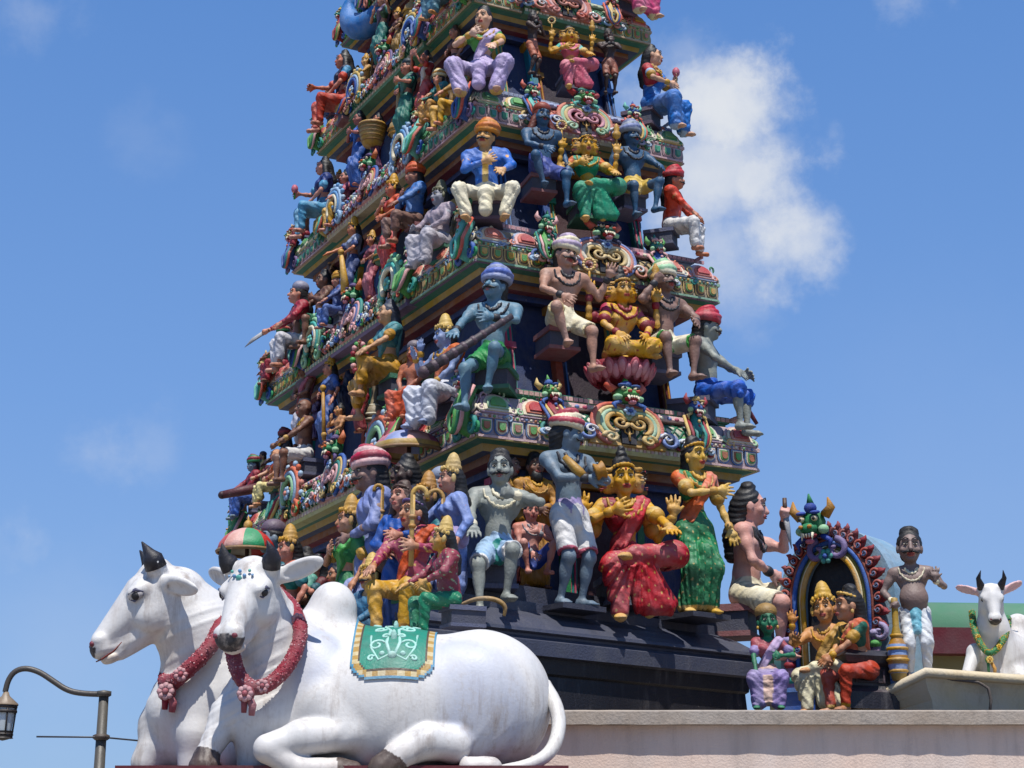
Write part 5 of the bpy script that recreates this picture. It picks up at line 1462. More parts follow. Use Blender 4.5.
def limb(f, pts, rads, k=.06, c='white'):
    for i in range(len(pts) - 1): f.cap(pts[i], pts[i + 1], rads[i], rads[i + 1], k, c)
def bull_common(name, label, Y, x0, y0, build):
    o = on_y(x0, y0, Y)
    root = empty(name, o, 0, label, 'bull statue', 'painted bull statues')
    def B(px, py, dy=0.0):
        p = on_y(px, py, Y + dy) - o
        return np.array(p)
    build(root, B)
    return root, o
HOOF = '1b1a24'
def front_bull(root, B):
    f = Field()
    limb(f, [B(300, 708, .02), B(395, 712, .02), B(478, 704, .04)], [.50, .575, .50], .15)
    f.ell(B(482, 702, .02), (.50, .43, .52), None, .12)
    f.ell(B(462, 705, -.27), (.44, .20, .43), None, .05)                       # haunch
    f.ell(B(316, 690, -.24), (.25, .22, .40), None, .07)                       # shoulder
    f.ell(B(333, 611, .06), (.185, .18, .215), None, .06)                      # hump
    f.cap(B(318, 640, .05), B(350, 664, .05), .24, .30, .10)
    limb(f, [B(302, 680, -.02), B(272, 640, -.20), B(262, 608, -.36)], [.36, .275, .20], .12)
    limb(f, [B(268, 668, -.24), B(262, 720, -.30), B(258, 768, -.30)], [.22, .20, .15], .12)
    # near foreleg folded
    limb(f, [B(322, 705, -.34), B(352, 732, -.42)], [.19, .14], .06)
    limb(f, [B(352, 734, -.42), B(300, 738, -.54), B(268, 748, -.60)], [.125, .125, .105], .04)
    limb(f, [B(268, 750, -.60), B(300, 770, -.58), B(338, 770, -.52)], [.095, .085, .085], .03)
    f.cap(B(340, 770, -.52), B(352, 772, -.50), .088, .080, .01, HOOF)
    # far foreleg reaching forward
    limb(f, [B(246, 695, -.26), B(228, 715, -.34), B(208, 752, -.44)], [.16, .12, .085], .05)
    f.cap(B(206, 758, -.45), B(204, 766, -.47), .10, .115, .015, HOOF)
    # hind leg
    limb(f, [B(452, 744, -.42), B(428, 742, -.52), B(396, 756, -.58)], [.14, .125, .095], .04)
    f.cap(B(394, 760, -.58), B(382, 768, -.60), .10, .10, .012, HOOF)
    limb(f, [B(470, 768, -.50), B(492, 768, -.50)], [.075, .075], .03)
    hc = B(252, 592, -.52); Rm = rotz(R(-19)) @ rotx(R(29)); s = 1.16
    bull_head(f, hc, Rm, s)
    bull_ear(f, hc, Rm, s * .86, 1, 14, 'white', 10); bull_ear(f, hc, Rm, s * .84, -1, 4, 'white', 25)
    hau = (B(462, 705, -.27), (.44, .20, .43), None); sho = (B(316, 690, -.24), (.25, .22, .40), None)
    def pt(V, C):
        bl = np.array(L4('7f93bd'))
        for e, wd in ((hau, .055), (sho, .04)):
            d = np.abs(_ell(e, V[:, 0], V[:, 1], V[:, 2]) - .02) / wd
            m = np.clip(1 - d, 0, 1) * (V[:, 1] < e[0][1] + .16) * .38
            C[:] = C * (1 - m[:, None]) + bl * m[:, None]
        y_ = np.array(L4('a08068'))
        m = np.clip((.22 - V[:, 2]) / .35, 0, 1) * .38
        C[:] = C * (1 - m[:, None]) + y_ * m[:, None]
    na, nb_ = B(300, 670, -.2), B(262, 612, -.36)
    def wr(x, y, z):
        t = ((x - na[0]) * (nb_[0] - na[0]) + (z - na[2]) * (nb_[2] - na[2])) / ((nb_[0] - na[0]) ** 2 + (nb_[2] - na[2]) ** 2)
        m = np.clip(1 - np.abs(t - .25) / .75, 0, 1) * np.clip((B(322, 0)[0] - x) / .12, 0, 1)
        low = np.clip(1 - np.abs(x - B(258, 0)[0]) / .2, 0, 1) * np.clip((B(0, 690)[2] - z) / .1, 0, 1)
        bel = np.clip((B(0, 720)[2] - z) / .15, 0, 1) * np.clip((x - B(350, 0)[0]) / .1, 0, 1)
        bump = np.sin(5 * x + 3 * z + 2 * y) * np.sin(6.1 * x - 4 * z + 1.3)
        return -fold(70 * t * .55 + 9 * x, .006) * m - fold(60 * x + 8 * z, .005) * low * (1 - m) + .006 * bump - fold(26 * x - 20 * z, .003) * bel
    f.disp(wr)
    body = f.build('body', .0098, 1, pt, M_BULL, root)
    bull_details(root, hc, Rm, s, None, (.18, .03))
    T = Matrix.Translation(Vector(hc)) @ Matrix([list(r) for r in Rm]).to_4x4() @ Matrix.Scale(s, 4)
    mb = MB()
    for (x, z, r_, c_) in ((0, .095, .016, 'c8602c'), (0, .14, .022, 'aqua'), (-.035, .15, .014, 'sky'), (.035, .15, .014, 'sky'), (-.06, .17, .011, 'aqua'), (.06, .17, .011, 'aqua'), (-.08, .145, .009, 'sky'), (.08, .145, .009, 'sky'), (0, .175, .014, 'sky')):
        y = -.15 * math.sqrt(max(0, 1 - (x / .165) ** 2 - (max(0, z - .02) / .19) ** 2)) - .012
        mb.ell((x, y, z), (r_, .012, r_), c_, 6, 4, T)
    mb.build('forehead_mark', M_PAINT, root)
    mb = MB(); tp = [B(543, 685, .0), B(556, 705, -.10), B(560, 728, -.20), B(552, 752, -.34), B(532, 765, -.44), B(500, 771, -.50)]
    P_ = [Vector(p) for p in tp]
    for _ in range(2):
        n = []
        for a, b in zip(P_[:-1], P_[1:]): n += [a * .75 + b * .25, a * .25 + b * .75]
        P_ = [P_[0]] + n + [P_[-1]]
    mb.tube(P_, [.062 - .022 * k / (len(P_) - 1) for k in range(len(P_))], 'd8d6d2', 10); mb.build('tail', M_BULL, root)
    garland(root, [B(276, 592, .02), B(293, 606, -.26), B(303, 632, -.47), B(292, 662, -.56), B(272, 684, -.62), B(252, 690, -.66), B(238, 676, -.62), B(232, 650, -.48)], .053, B(246, 694, -.70))
    # saddle cloth laid over the back
    deps = body.data
    vv = np.empty(len(deps.vertices) * 3, np.float32); deps.vertices.foreach_get('co', vv); vv = vv.reshape(-1, 3)
    bv = BVHTree.FromPolygons([tuple(v) for v in vv], [tuple(p.vertices) for p in deps.polygons])
    ax0 = B(396, 712, .02)
    def on(u, v, lift=.016):
        """u along the back (m), v down the side as an angle from the top (deg)"""
        d = Vector((0, -math.sin(R(v)), math.cos(R(v)))); o_ = Vector(ax0) + Vector((u, 0, 0)) + d * 1.6
        h = bv.ray_cast(o_, -d)
        return (h[0] if h[0] is not None else Vector(ax0) + Vector((u, 0, 0)) + d * .55) + d * lift
    NU, NV = 44, 60
    W_, V0, V1 = .305, -40, 73
    mb = MB(); vs_ = []; fs = []; cs = []
    for j in range(NV + 1):
        for i in range(NU + 1): vs_.append(on(-W_ + 2 * W_ * i / NU, V0 + (V1 - V0) * j / NV))
    for j in range(NV):
        for i in range(NU):
            u = (-W_ + 2 * W_ * (i + .5) / NU); v = V0 + (V1 - V0) * (j + .5) / NV
            dv = (V1 - v) * .0105                              # metres from the lower hem
            r = .17; cx, cz = max(abs(u) - (W_ - r), 0), max(r - dv, 0)
            d = r - math.hypot(cx, cz) if (cx > 0 or cz > 0) and (dv < r) and abs(u) > W_ - r else min(W_ - abs(u), dv)
            if d < 0: continue
            if d < .016: c_ = '4f8fb0'
            elif d < .062: c_ = 'c9b98e' if int((u if abs(u) < W_ - .1 else v * .0105) * 22) % 2 else 'b08c44'
            elif d < .072: c_ = '4a3a2a'
            else: c_ = '18856f'
            fs.append((j * (NU + 1) + i, j * (NU + 1) + i + 1, (j + 1) * (NU + 1) + i + 1, (j + 1) * (NU + 1) + i)); cs.append(c_)
    mb.add(vs_, fs, cs, True)
    cl = mb.build('saddle_cloth', M_PAINT, root)
    sw = MB()
    def curve(pts, r_=.010, c_='a6d8cc'):
        sw.tube([on(u, v + 13, .018) for u, v in pts], r_, c_, 5, flat=.5)
    for sx in (-1, 1):
        for (cu, cv, r_, a0, tn) in ((.105, 8, .055, 160, -1.2), (.12, 32, .060, 200, 1.3), (.06, 22, .03, 180, 1.1), (.15, -12, .035, 160, -1.2), (.06, -14, .04, 200, -1.1), (.155, 44, .026, 200, 1.2)):
            pts = []
            for k in range(15):
                t = k / 14; a = R(a0) + tn * 2 * math.pi * t * .9; q = r_ * (1 - .75 * t)
                pts.append((sx * (cu + q * math.cos(a)), cv + q * math.sin(a) * 95))
            curve(pts, .0115)
        curve([(sx * .01, 44), (sx * .05, 30), (sx * .03, 12), (sx * .08, -2), (sx * .12, -20)], .015)
        curve([(sx * .02, 42), (sx * .10, 46), (sx * .16, 34), (sx * .17, 18)], .010)
        sw.ell(on(sx * .075, 54, .018), (.022, .012, .022), 'a6d8cc', 8, 6)
    sw.ell(on(0, 56, .018), (.034, .015, .034), 'a6d8cc', 8, 6); sw.ell(on(0, 37, .018), (.024, .015, .06), 'a6d8cc', 8, 6); sw.ell(on(0, 15, .018), (.02, .012, .05), 'a6d8cc', 8, 6)
    sw.build('scroll_pattern', M_PAINT, cl)
def rear_bull(root, B):
    f = Field()
    limb(f, [B(230, 712, .05), B(330, 712, .15), B(400, 715, .2)], [.50, .52, .48], .15)
    f.ell(B(252, 628, .12), (.19, .18, .20), None, .12)
    limb(f, [B(222, 676, -.02), B(200, 634, -.14), B(178, 598, -.24)], [.40, .315, .24], .12)
    limb(f, [B(200, 672, -.14), B(186, 712, -.16), B(188, 740, -.12)], [.26, .27, .24], .12)
    limb(f, [B(205, 700, -.26), B(196, 735, -.34), B(192, 775, -.36)], [.20, .155, .11], .06)      # near foreleg
    limb(f, [B(172, 716, -.02), B(160, 726, -.10), B(156, 748, -.16)], [.17, .15, .14], .06)
    limb(f, [B(160, 752, -.10), B(148, 762, -.16)], [.15, .13], .05)
    limb(f, [B(250, 720, -.25), B(238, 750, -.34)], [.22, .16], .08)
    hc = B(156, 597, -.28); Rm = rotz(R(-76)) @ rotx(R(25)); s = 1.34
    bull_head(f, hc, Rm, s, 'white', .86)
    bull_ear(f, hc, Rm, s * .82, 1, 22, 'white', 62, (.75, -.62, -.22)); bull_ear(f, hc, Rm, s, -1, 10, 'white', 20)
    def pt(V, C):
        y_ = np.array(L4('c2a070'))
        d = np.sqrt((V[:, 0] - B(178, 650)[0]) ** 2 + (V[:, 2] - B(178, 650)[2]) ** 2)
        m = np.clip(1 - d / .26, 0, 1) * .35
        C[:] = C * (1 - m[:, None]) + y_ * m[:, None]
    na, nb_ = B(215, 672), B(178, 600)
    def wr(x, y, z):
        t = ((x - na[0]) * (nb_[0] - na[0]) + (z - na[2]) * (nb_[2] - na[2])) / ((nb_[0] - na[0]) ** 2 + (nb_[2] - na[2]) ** 2)
        m = np.clip(1 - np.abs(t - .35) / .65, 0, 1)
        return -fold(34 * t + 7 * x, .006) * m + .006 * np.sin(5 * x + 3 * z + 2 * y) * np.sin(6.1 * x - 4 * z + 1.3)
    f.disp(wr)
    f.build('body', .0105, 1, pt, M_BULL, root)
    bull_details(root, hc, Rm, s, None, (.17, -.03))
    mb = MB(); T = Matrix.Translation(Vector(hc)) @ Matrix([list(r) for r in Rm]).to_4x4() @ Matrix.Scale(s, 4)
    mb.tube([(.02, -.445, -.215), (.07, -.41, -.218), (.085, -.34, -.205), (.10, -.28, -.175)], [.004, .006, .006, .003], '7a3a34', 5, T); mb.build('mouth_line', M_PAINT, root)
    garland(root, [B(196, 590, .16), B(214, 598, -.10), B(222, 622, -.38), B(212, 646, -.50), B(190, 668, -.55), B(172, 684, -.50), B(164, 682, -.30), B(170, 668, -.0)], .060, B(167, 692, -.52))
YB = 12.95
front, o1 = bull_common('bull_statue', 'white reclining bull statue with teal saddle cloth and red garland, facing the street', YB, 400, 772, front_bull)
rear, o2 = bull_common('bull_statue', 'white bull statue in profile to the left, behind the bull with the saddle cloth', YB + .62, 300, 772, rear_bull)
# small bull on the right hand roof
def small_bull(root, B):
    f = Field()
    limb(f, [B(1004, 655, .1), B(1045, 656, .35)], [.26, .25], .08)
    f.ell(B(1018, 628, .15), (.13, .12, .14), None, .07)
    limb(f, [B(1000, 655, .0), B(993, 630, -.10), B(991, 612, -.14)], [.22, .15, .12], .06)
    limb(f, [B(996, 660, -.05), B(998, 680, -.10)], [.15, .12], .05)
    limb(f, [B(1012, 668, -.06), B(1020, 678, -.16)], [.12, .09], .04)
    limb(f, [B(978, 664, .05), B(975, 652, -.08), B(968, 672, -.18)], [.08, .075, .055], .03)
    f.cap(B(967, 676, -.19), B(966, 680, -.20), .06, .065, .01, HOOF)
    hc = B(991, 598, -.22); Rm = rotz(R(-6)) @ rotx(R(38)); s = .63
    bull_head(f, hc, Rm, s); bull_ear(f, hc, Rm, s, 1, 14, 'e0b8b8', 15); bull_ear(f, hc, Rm, s, -1, 0, 'e0b8b8', 20)
    f.build('body', .0135, 1, None, M_BULL, root)
    bull_details(root, hc, Rm, s, None, (.32, .07))
    garland(root, [B(972, 612, .0), B(974, 632, -.16), B(984, 650, -.26), B(991, 654, -.28), B(1000, 646, -.28), B(1008, 630, -.18), B(1008, 618, .0)], .032, B(989, 660, -.30), cols=('2f7a4a', 'c8902c', 'd0b050', 'a03a4c'))
small, o3 = bull_common('bull_statue', 'small white bull statue facing forward with pink ears and a green and yellow garland', 16.6, 995, 684, small_bull)

# maroon block under the two bulls
M_MAROON = paint_material('maroon_paint', rough=.5, dirt=.5, scale=5, bump=.2, fine=40, base=lin('5c2026') + (1,), chips=.5)
M_PLASTER = paint_material('pink_plaster', rough=.75, dirt=.35, scale=2.2, bump=.3, fine=55, base=lin('d8c3b6') + (1,), streak=True, chips=.08, dirtcol=(.55, .5, .47))
M_COPING = paint_material('cement_coping', rough=.7, dirt=.75, scale=4, bump=.35, fine=40, base=lin('a89c90') + (1,), chips=.3)
M_CREAM = paint_material('cream_paint', rough=.6, dirt=.5, scale=4, bump=.25, fine=35, base=lin('d2c2a2') + (1,), streak=True, chips=.2, dirtcol=(.5, .45, .4))
zb = o1.z
pL = on_y(139, 768, YB + .2).x; pR = on_y(566, 768, YB).x
gp = empty('bull_pedestal', ((pL + pR) / 2, YB + .4, 0), 0, 'broad masonry pedestal with maroon top slab carrying the two large bulls', 'pedestal')
hw = (pR - pL) / 2
mb = MB(); mb.box(-hw, hw, -1.0, .95, zb - .14, zb + .012, 'maroon'); mb.build('top_slab', M_MAROON, gp)
mb = MB(); mb.box(-hw + .08, hw - .08, -.9, .85, .14, zb - .14, 'salmon'); mb.build('shaft', M_PLASTER, gp)
mb = MB(); mb.box(-hw - .02, hw + .02, -1.02, .97, .14, .50, 'salmon'); mb.build('plinth_course', M_COPING, gp)
# boundary wall
YW = 14.25
zc = on_y(780, 711, YW).z
wl = empty('boundary_wall', (4, YW, 0), 0, 'long pink plastered boundary wall with weathered cement coping below the statues', 'wall')
wx0, wx1 = on_y(500, 711, YW).x - 4, 14
def rough_slab(mb, x0, x1, y0, y1, z0, z1, n, jit):
    r2 = random.Random(11); v = []; f = []
    for i in range(n + 1):
        x = x0 + (x1 - x0) * i / n; d = r2.uniform(-jit, jit); e = r2.uniform(-jit, jit)
        v += [(x, y0 + d, z0 + e * .6), (x, y0 + d * .8, z1 - .012), (x, y0 + .015 + d, z1 + e * .3), (x, y1, z1 + .0)]
        v += [(x, y1, z0)]
    for i in range(n):
        for k in range(5):
            f.append((i * 5 + k, i * 5 + (k + 1) % 5, (i + 1) * 5 + (k + 1) % 5, (i + 1) * 5 + k)[::-1])
    mb.add(v, f, 'grey')
cp = MB(); rough_slab(cp, wx0, wx1, -.10, .22, zc - .115, zc, 160, .004); cp.build('coping', M_COPING, wl)
mb = MB(); mb.box(wx0 + .02, wx1, 0, .2, .14, zc - .1155, 'salmon'); mb.build('wall_face', M_PLASTER, wl)

_stains(M_PLASTER, .5, (.26, .2, .18), 7.0, .12)
_stains(M_COPING, .6, (.12, .11, .10), 12.0, .5)
_stains(M_BASE, .4, (.16, .15, .15), 9.0, .2)
_stains(M_CREAM, .5, (.2, .16, .12), 8.0, .2)
# ------------------------------------------------------------------ things held, hung and propped
def prop(name, label, cat, mb, loc, rz=0, mat=None, group=None):
    o = mb.build(name, mat or M_PAINT); o.location = loc; o.rotation_euler = (0, 0, rz)
    return tag(o, label, cat, group)
def rod(name, label, cat, a, b, rad, col, knob=None, group=None, mid=None):
    a, b = Vector(a), Vector(b); mb = MB(); d = b - a
    mb.tube([(0, 0, 0), tuple(d * .5), tuple(d)], [rad[0], (rad[0] + rad[1]) / 2, rad[1]], col, 10)
    if knob:
        for t, r_, c_ in knob: mb.ell(d * t, (r_, r_, r_), c_, 10, 8)
    return prop(name, label, cat, mb, a, group=group)
def hand(key, s, ext=.05):
    r_, J, H, wp = ST[key]
    return wp(J['wr'][s] + J['hd'][s] * ext)
def crook(name, label, top, bot, col, r_=.022, turn=-1, hk=.12):
    top, bot = Vector(top), Vector(bot); mb = MB()
    pts = [bot - bot]
    L = top - bot
    pts.append(L * .5); pts.append(L * .9)
    for k in range(9):
        a = R(0) + R(200) * k / 8
        pts.append(L * .9 + Vector((turn * (hk - hk * math.cos(a)), 0, hk * math.sin(a) * 1.1)))
    mb.tube(pts, [r_] * len(pts), col, 8)
    for t in (.25, .5, .62): mb.ell(L * t, (r_ * 1.6, r_ * 1.6, r_ * 1.2), 'ochre', 8, 6)
    return prop(name, label, 'crook', mb, bot)
# long club of the blue man
h = hand('r9', 1)
rod('war_club', 'long dark ribbed club lying across the lap of the seated blue man', 'club', on_y(424, 372, h.y - .25), on_y(512, 316, h.y - .0), (.055, .03), '3a3038', [(q / 9, .062 - .003 * q, '54404a') for q in range(9)])
h = hand('l12', 0)
rod('war_club', 'dark red tapered club pointing out to the left from the priest', 'club', on_y(222, 495, h.y - .1), on_y(268, 486, h.y + .1), (.05, .075), '5a1f28', [(0, .05, '3a1a22')])
h = hand('r8', 1)
mb = MB(); mb.tube([(0, 0, .0), (0, 0, .16)], [.025, .022], 'brown', 8); mb.ell((0, 0, .0), (.04, .03, .02), 'gold'); mb.tube([(0, 0, 0), (.02, 0, -.16), (.05, 0, -.36)], [.032, .028, .003], '9a9ca0', 6, flat=.35)
prop('dagger', 'short steel dagger held upside down by the pink man in profile', 'dagger', mb, h + Vector((.0, -.02, -.02)))
h = hand('l21', 0)
mb = MB(); mb.tube([(.06, 0, .03), (0, 0, 0)], [.02, .02], 'brown', 8); mb.tube([(0, 0, 0), (-.14, 0, -.10), (-.24, 0, -.20)], [.028, .026, .003], 'a8acb4', 6, flat=.35)
prop('knife', 'small steel knife pointing down to the left from the crimson jacket', 'knife', mb, h)
crook('shepherd_crook', 'pale gold crook held by the lady in the deep blue gown', on_y(413, 487, hand('l2', 1).y - .05), on_y(411, 566, hand('l2', 1).y - .05), 'c8a45c', .022, 1, .06)
crook('shepherd_crook', 'short tan crook before the lilac blue tunic man', on_y(383, 482, ST['l1'][0].location.y - .30), on_y(380, 560, ST['l1'][0].location.y - .30), 'a8803c', .018, -1, .04)
crook('shepherd_crook', 'bent tan crook in the raised hand of the lady with lilac blue gown', on_y(443, 492, hand('l8', 0).y - .05), on_y(446, 560, hand('l8', 0).y - .05), 'b08a4c', .02, -1, .07)
rod('gold_staff', 'gold staff leaned on by the lady with slate blue sari', 'staff', on_y(324, 440, ST['l16'][0].location.y - .35), on_y(323, 388, ST['l16'][0].location.y - .35), (.025, .02), 'b8862c', [(1, .04, 'gold'), (.1, .035, 'gold')])
rod('gold_staff', 'yellow tapered staff under the hands of the grey blue sari lady', 'staff', on_y(346, 294, ST['l23'][0].location.y - .35), on_y(341, 252, ST['l23'][0].location.y - .35), (.06, .02), 'd0a034', [(1, .04, 'gold')])
rod('thin_stick', 'thin straight stick held forward by the man in green trousers', 'stick', on_y(410, 583, hand('l7', 0).y - .1), on_y(440, 600, hand('l7', 0).y + .05), (.012, .018), 'b89a5c')
rod('red_club', 'dark red club end sticking out beyond the grey man in the blue wrap', 'club', on_y(745, 405, face_plane(0, 2, -.1)[0].y + .9), on_y(757, 424, face_plane(0, 2, -.1)[0].y + .9), (.03, .02), '6a2430', [(0, .035, 'maroon')])
mb = MB()
pts = [on_y(x, y, ST['r1'][0].location.y - d) - ST['r1'][0].location for x, y, d in ((462, 604, .45), (478, 598, .52), (496, 599, .56), (506, 606, .56), (504, 616, .54))]
pts = [Vector(p_) for p_ in pts]
for _ in range(3):
    n_ = []
    for a_, b_ in zip(pts[:-1], pts[1:]): n_ += [a_ * .75 + b_ * .25, a_ * .25 + b_ * .75]
    pts = [pts[0]] + n_ + [pts[-1]]
mb.tube(pts, [.012 + .010 * math.sin(math.pi * k_ / (len(pts) - 1)) for k_ in range(len(pts))], 'a88a5c', 8); prop('curved_bow', 'curved tan wooden bow at the feet of the grey seated man', 'bow', mb, ST['r1'][0].location)
# drum of the slate grey man, emblems of the goddesses
h = (hand('r5', 0) + hand('r5', 1)) / 2
mb = MB(); mb.lathe([(.0, -.05), (.07, -.05), (.085, -.04), (.06, 0), (.085, .04), (.07, .05), (.0, .05)], 'ochre', 16, Matrix.Rotation(R(70), 4, 'Y')); mb.lathe([(0, .051), (.062, .052)], 'ivory', 16, Matrix.Rotation(R(70), 4, 'Y'))
prop('hand_drum', 'small gold rimmed drum in the hands of the slate grey man', 'drum', mb, h + Vector((.02, -.06, .03)))
mb = MB(); mb.tube([(0, 0, 0), (-.05, -.02, .05), (-.18, 0, .20)], [.045, .05, .03], 'b0842c', 8); prop('cloth_pouch', 'ochre pouch hanging at the hip of the slate grey man', 'pouch', mb, h + Vector((-.12, .02, -.02)))
for key, who in (('r11', 'golden goddess on the lotus'), ('r16', 'emerald sari goddess'), ('r21', 'pink sari goddess')):
    r_, J, H, wp = ST[key]
    for sx in (-1, 1):
        sh = J['sh'][0 if sx < 0 else 1]
        p = wp(J['pel'] + V3(sx * .235, -.07, .43)); s_ = H / 1.6; mb = MB()
        mb.tube([(0, 0, 0), (0, 0, .16 * s_)], .013 * s_, 'gold', 6)
        if sx < 0:
            for k in range(12):
                a0, a1 = R(30 * k), R(30 * k + 30); mb.tube([(.062 * s_ * math.cos(a0), 0, .22 * s_ + .062 * s_ * math.sin(a0)), (.062 * s_ * math.cos(a1), 0, .22 * s_ + .062 * s_ * math.sin(a1))], .016 * s_, 'd8b878', 6)
            mb.ell((0, 0, .22 * s_), (.024 * s_,) * 3, 'maroon', 8, 6)
            prop('ring_emblem', 'gold ring emblem held up by the ' + who, 'emblem', mb, p, group='emblems held by the goddesses')
        else:
            mb.lathe([(.01, .1 * s_), (.05 * s_, .13 * s_), (.06 * s_, .18 * s_), (.03 * s_, .22 * s_), (.045 * s_, .25 * s_), (.01, .32 * s_)], 'gold', 12)
            prop('conch_emblem', 'gold conch emblem held up by the ' + who, 'emblem', mb, p, group='emblems held by the goddesses')
# lotus seat
mb = MB(); p = ST['r11'][0].location; s_ = 1
mb.M = Matrix.Scale(.90, 4)
mb.lathe([(.0, -.19), (.26, -.18), (.38, -.06), (.36, 0), (.0, .005)], '8c2c3c', 24)
for row, (rr, zz, n) in enumerate(((.36, -.10, 16), (.33, -.14, 16))):
    for k in range(n):
        a = 2 * math.pi * (k + .5 * row) / n
        M_ = Matrix.Rotation(a, 4, 'Z') @ Matrix.Translation((rr, 0, zz)) @ Matrix.Rotation(R(28), 4, 'Y')
        mb.ell((0, 0, 0), (.03, .065, .11), ['b04858', 'a03848'][row], 8, 6, M_); mb.ell((.018, 0, 0), (.02, .042, .08), 'c87a84', 8, 6, M_)
prop('lotus_seat', 'dark red lotus seat with two rows of petals under the golden goddess', 'lotus seat', mb, p + Vector((0, 0, -.0)))
# garland of the seated teal lady
mb = MB(); h = hand('l17', 0)
for k in range(15):
    a = 2 * math.pi * k / 15; mb.ell((.07 * math.sin(a), -.02, -.16 + .17 * math.cos(a)), (.035, .035, .035), ['crimson', 'palepink', 'leaf'][k % 3], 7, 5)
prop('flower_garland', 'loop of pink and green flowers hanging from the hand of the teal topped lady', 'garland', mb, h)
for key, s, lab in (('r23', 1, 'pink flower bud held by the lady in the bright blue sari'), ('l27', 0, 'pink lotus bud held out by the long haired lady at the left edge')):
    mb = MB(); mb.ell((0, 0, .06), (.045, .045, .06), 'rose', 8, 6); mb.tube([(0, 0, -.08), (0, 0, .03)], .012, 'leaf', 6); prop('flower_bud', lab, 'flower', mb, hand(key, s, .07))
# parasols
def parasol(label, centre, rad, hgt, cols, pole, tilt=0, scallop=True):
    root = empty('parasol', centre, 0, label, 'parasol')
    mb = MB(); n = 8; m = 5; v = []; f = []; cs = []
    N = n * 4
    for j in range(m + 1):
        t = j / m
        for i in range(N):
            a = 2 * math.pi * i / N
            puff = 1 + .05 * math.sin((i % 4) / 4 * math.pi) * t
            rr = rad * math.sin(t * R(84)) * puff
            v.append((rr * math.cos(a), rr * math.sin(a), hgt * math.cos(t * R(84)) - (.05 * rad * abs(math.sin(i / 4 * math.pi)) if j == m else 0)))
    for j in range(m):
        for i in range(N):
            f.append((j * N + i, (j + 1) * N + i, (j + 1) * N + (i + 1) % N, j * N + (i + 1) % N)); cs.append('b89a5c' if j == m - 1 and len(cols) == 4 else cols[(i // 4) % len(cols)])
    mb.add(v, f, cs, True)
    mb.tube([(rad * math.cos(a * math.pi / 16), rad * math.sin(a * math.pi / 16), hgt * .10) for a in range(33)], .010, '8a6a44', 5, cap=False)
    ca = mb.build('canopy', M_PAINT, root)
    mo = ca.modifiers.new('thickness', 'SOLIDIFY'); mo.thickness = .012
    mb = MB(); mb.ell((0, 0, hgt + .03), (.05, .05, .06), 'gold'); mb.tube([(0, 0, hgt), (0, 0, hgt + .14)], [.03, .005], 'gold', 6); mb.build('finial', M_PAINT, root)
    mb = MB(); mb.tube([(0, 0, hgt), (0, 0, -pole)], .022, 'brown', 8); mb.build('pole', M_PAINT, root)
pp = on_plane(247, 552, bF + UR * .0, -UR)
parasol('striped parasol in faded red, green and cream above the front bull head', pp - Vector((0, 0, .03)), .32, .29, ['3f9a6c', 'b8403c', 'd0c0a8', '2f8a5c', 'c0504c', 'd8a89c'], .9)
pp = on_plane(409, 446, face_plane(1, 2, -.22)[0], -UR)
parasol('scalloped parasol in dusky pink and blue below the second left cornice', pp - Vector((0, 0, .10)), .36, .26, ['c07888', '8f9cc8', 'd0a098', 'b06a88'], .9)
# standing clubs by the doorways, basket
def mace(label, px, py0, py1, plane, cols):
    p0 = on_plane(px, py0, *plane); L = (on_plane(px, py1, (p0.x, p0.y, 0), (0, 1, 0)).z - p0.z); mb = MB()
    mb.lathe([(.0, 0), (.12 * L, .03 * L), (.15 * L, .14 * L), (.13 * L, .22 * L), (.06 * L, .28 * L), (.045 * L, .4 * L), (.035 * L, .85 * L), (.07 * L, .9 * L), (.06 * L, .97 * L), (.0, L)], cols[0], 12)
    for z_, r_ in ((.05, .145), (.12, .158), (.26, .08)): mb.lathe([(r_ * L, z_ * L - .012), (r_ * L + .012, z_ * L), (r_ * L, z_ * L + .012)], cols[1], 12)
    prop('standing_mace', label, 'mace', mb, p0, group='maces standing by the doorways')
mace('standing mace with green knob and striped grey head by the second tier doorway', 374, 424, 356, pl(1, 2, .20), ('8a7a5c', 'ivory'))
mace('standing mace with green head by the third tier doorway', 384, 266, 196, pl(1, 3, .12), ('2f6a4a', 'ochre'))
mace('brass standing mace by the fourth tier doorway', 398, 138, 78, pl(1, 4, .22), ('a88a4c', 'ochre'))
mace('brass standing mace by the topmost doorway at the upper edge', 413, 20, -40, pl(1, 5, .25), ('a8843c', 'gold'))
p0 = on_plane(372, 146, *pl(1, 4, .0)); mb = MB()
mb.lathe([(0, 0), (.11, 0), (.15, .12), (.17, .28), (.15, .285), (.10, .20), (0, .18)], 'b08a3c', 16)
for k in range(5): mb.lathe([(.125 + .011 * k, .04 + .05 * k), (.142 + .011 * k, .055 + .05 * k), (.127 + .011 * k, .07 + .05 * k)], '8a6428', 16)
prop('woven_basket', 'round woven yellow basket on the fourth left cornice', 'basket', mb, p0)

# ------------------------------------------------------------------ roof on the right: niche, couple, guard
YS = 16.3
def at(px, py, dy=0.0): return on_y(px, py, YS + dy)
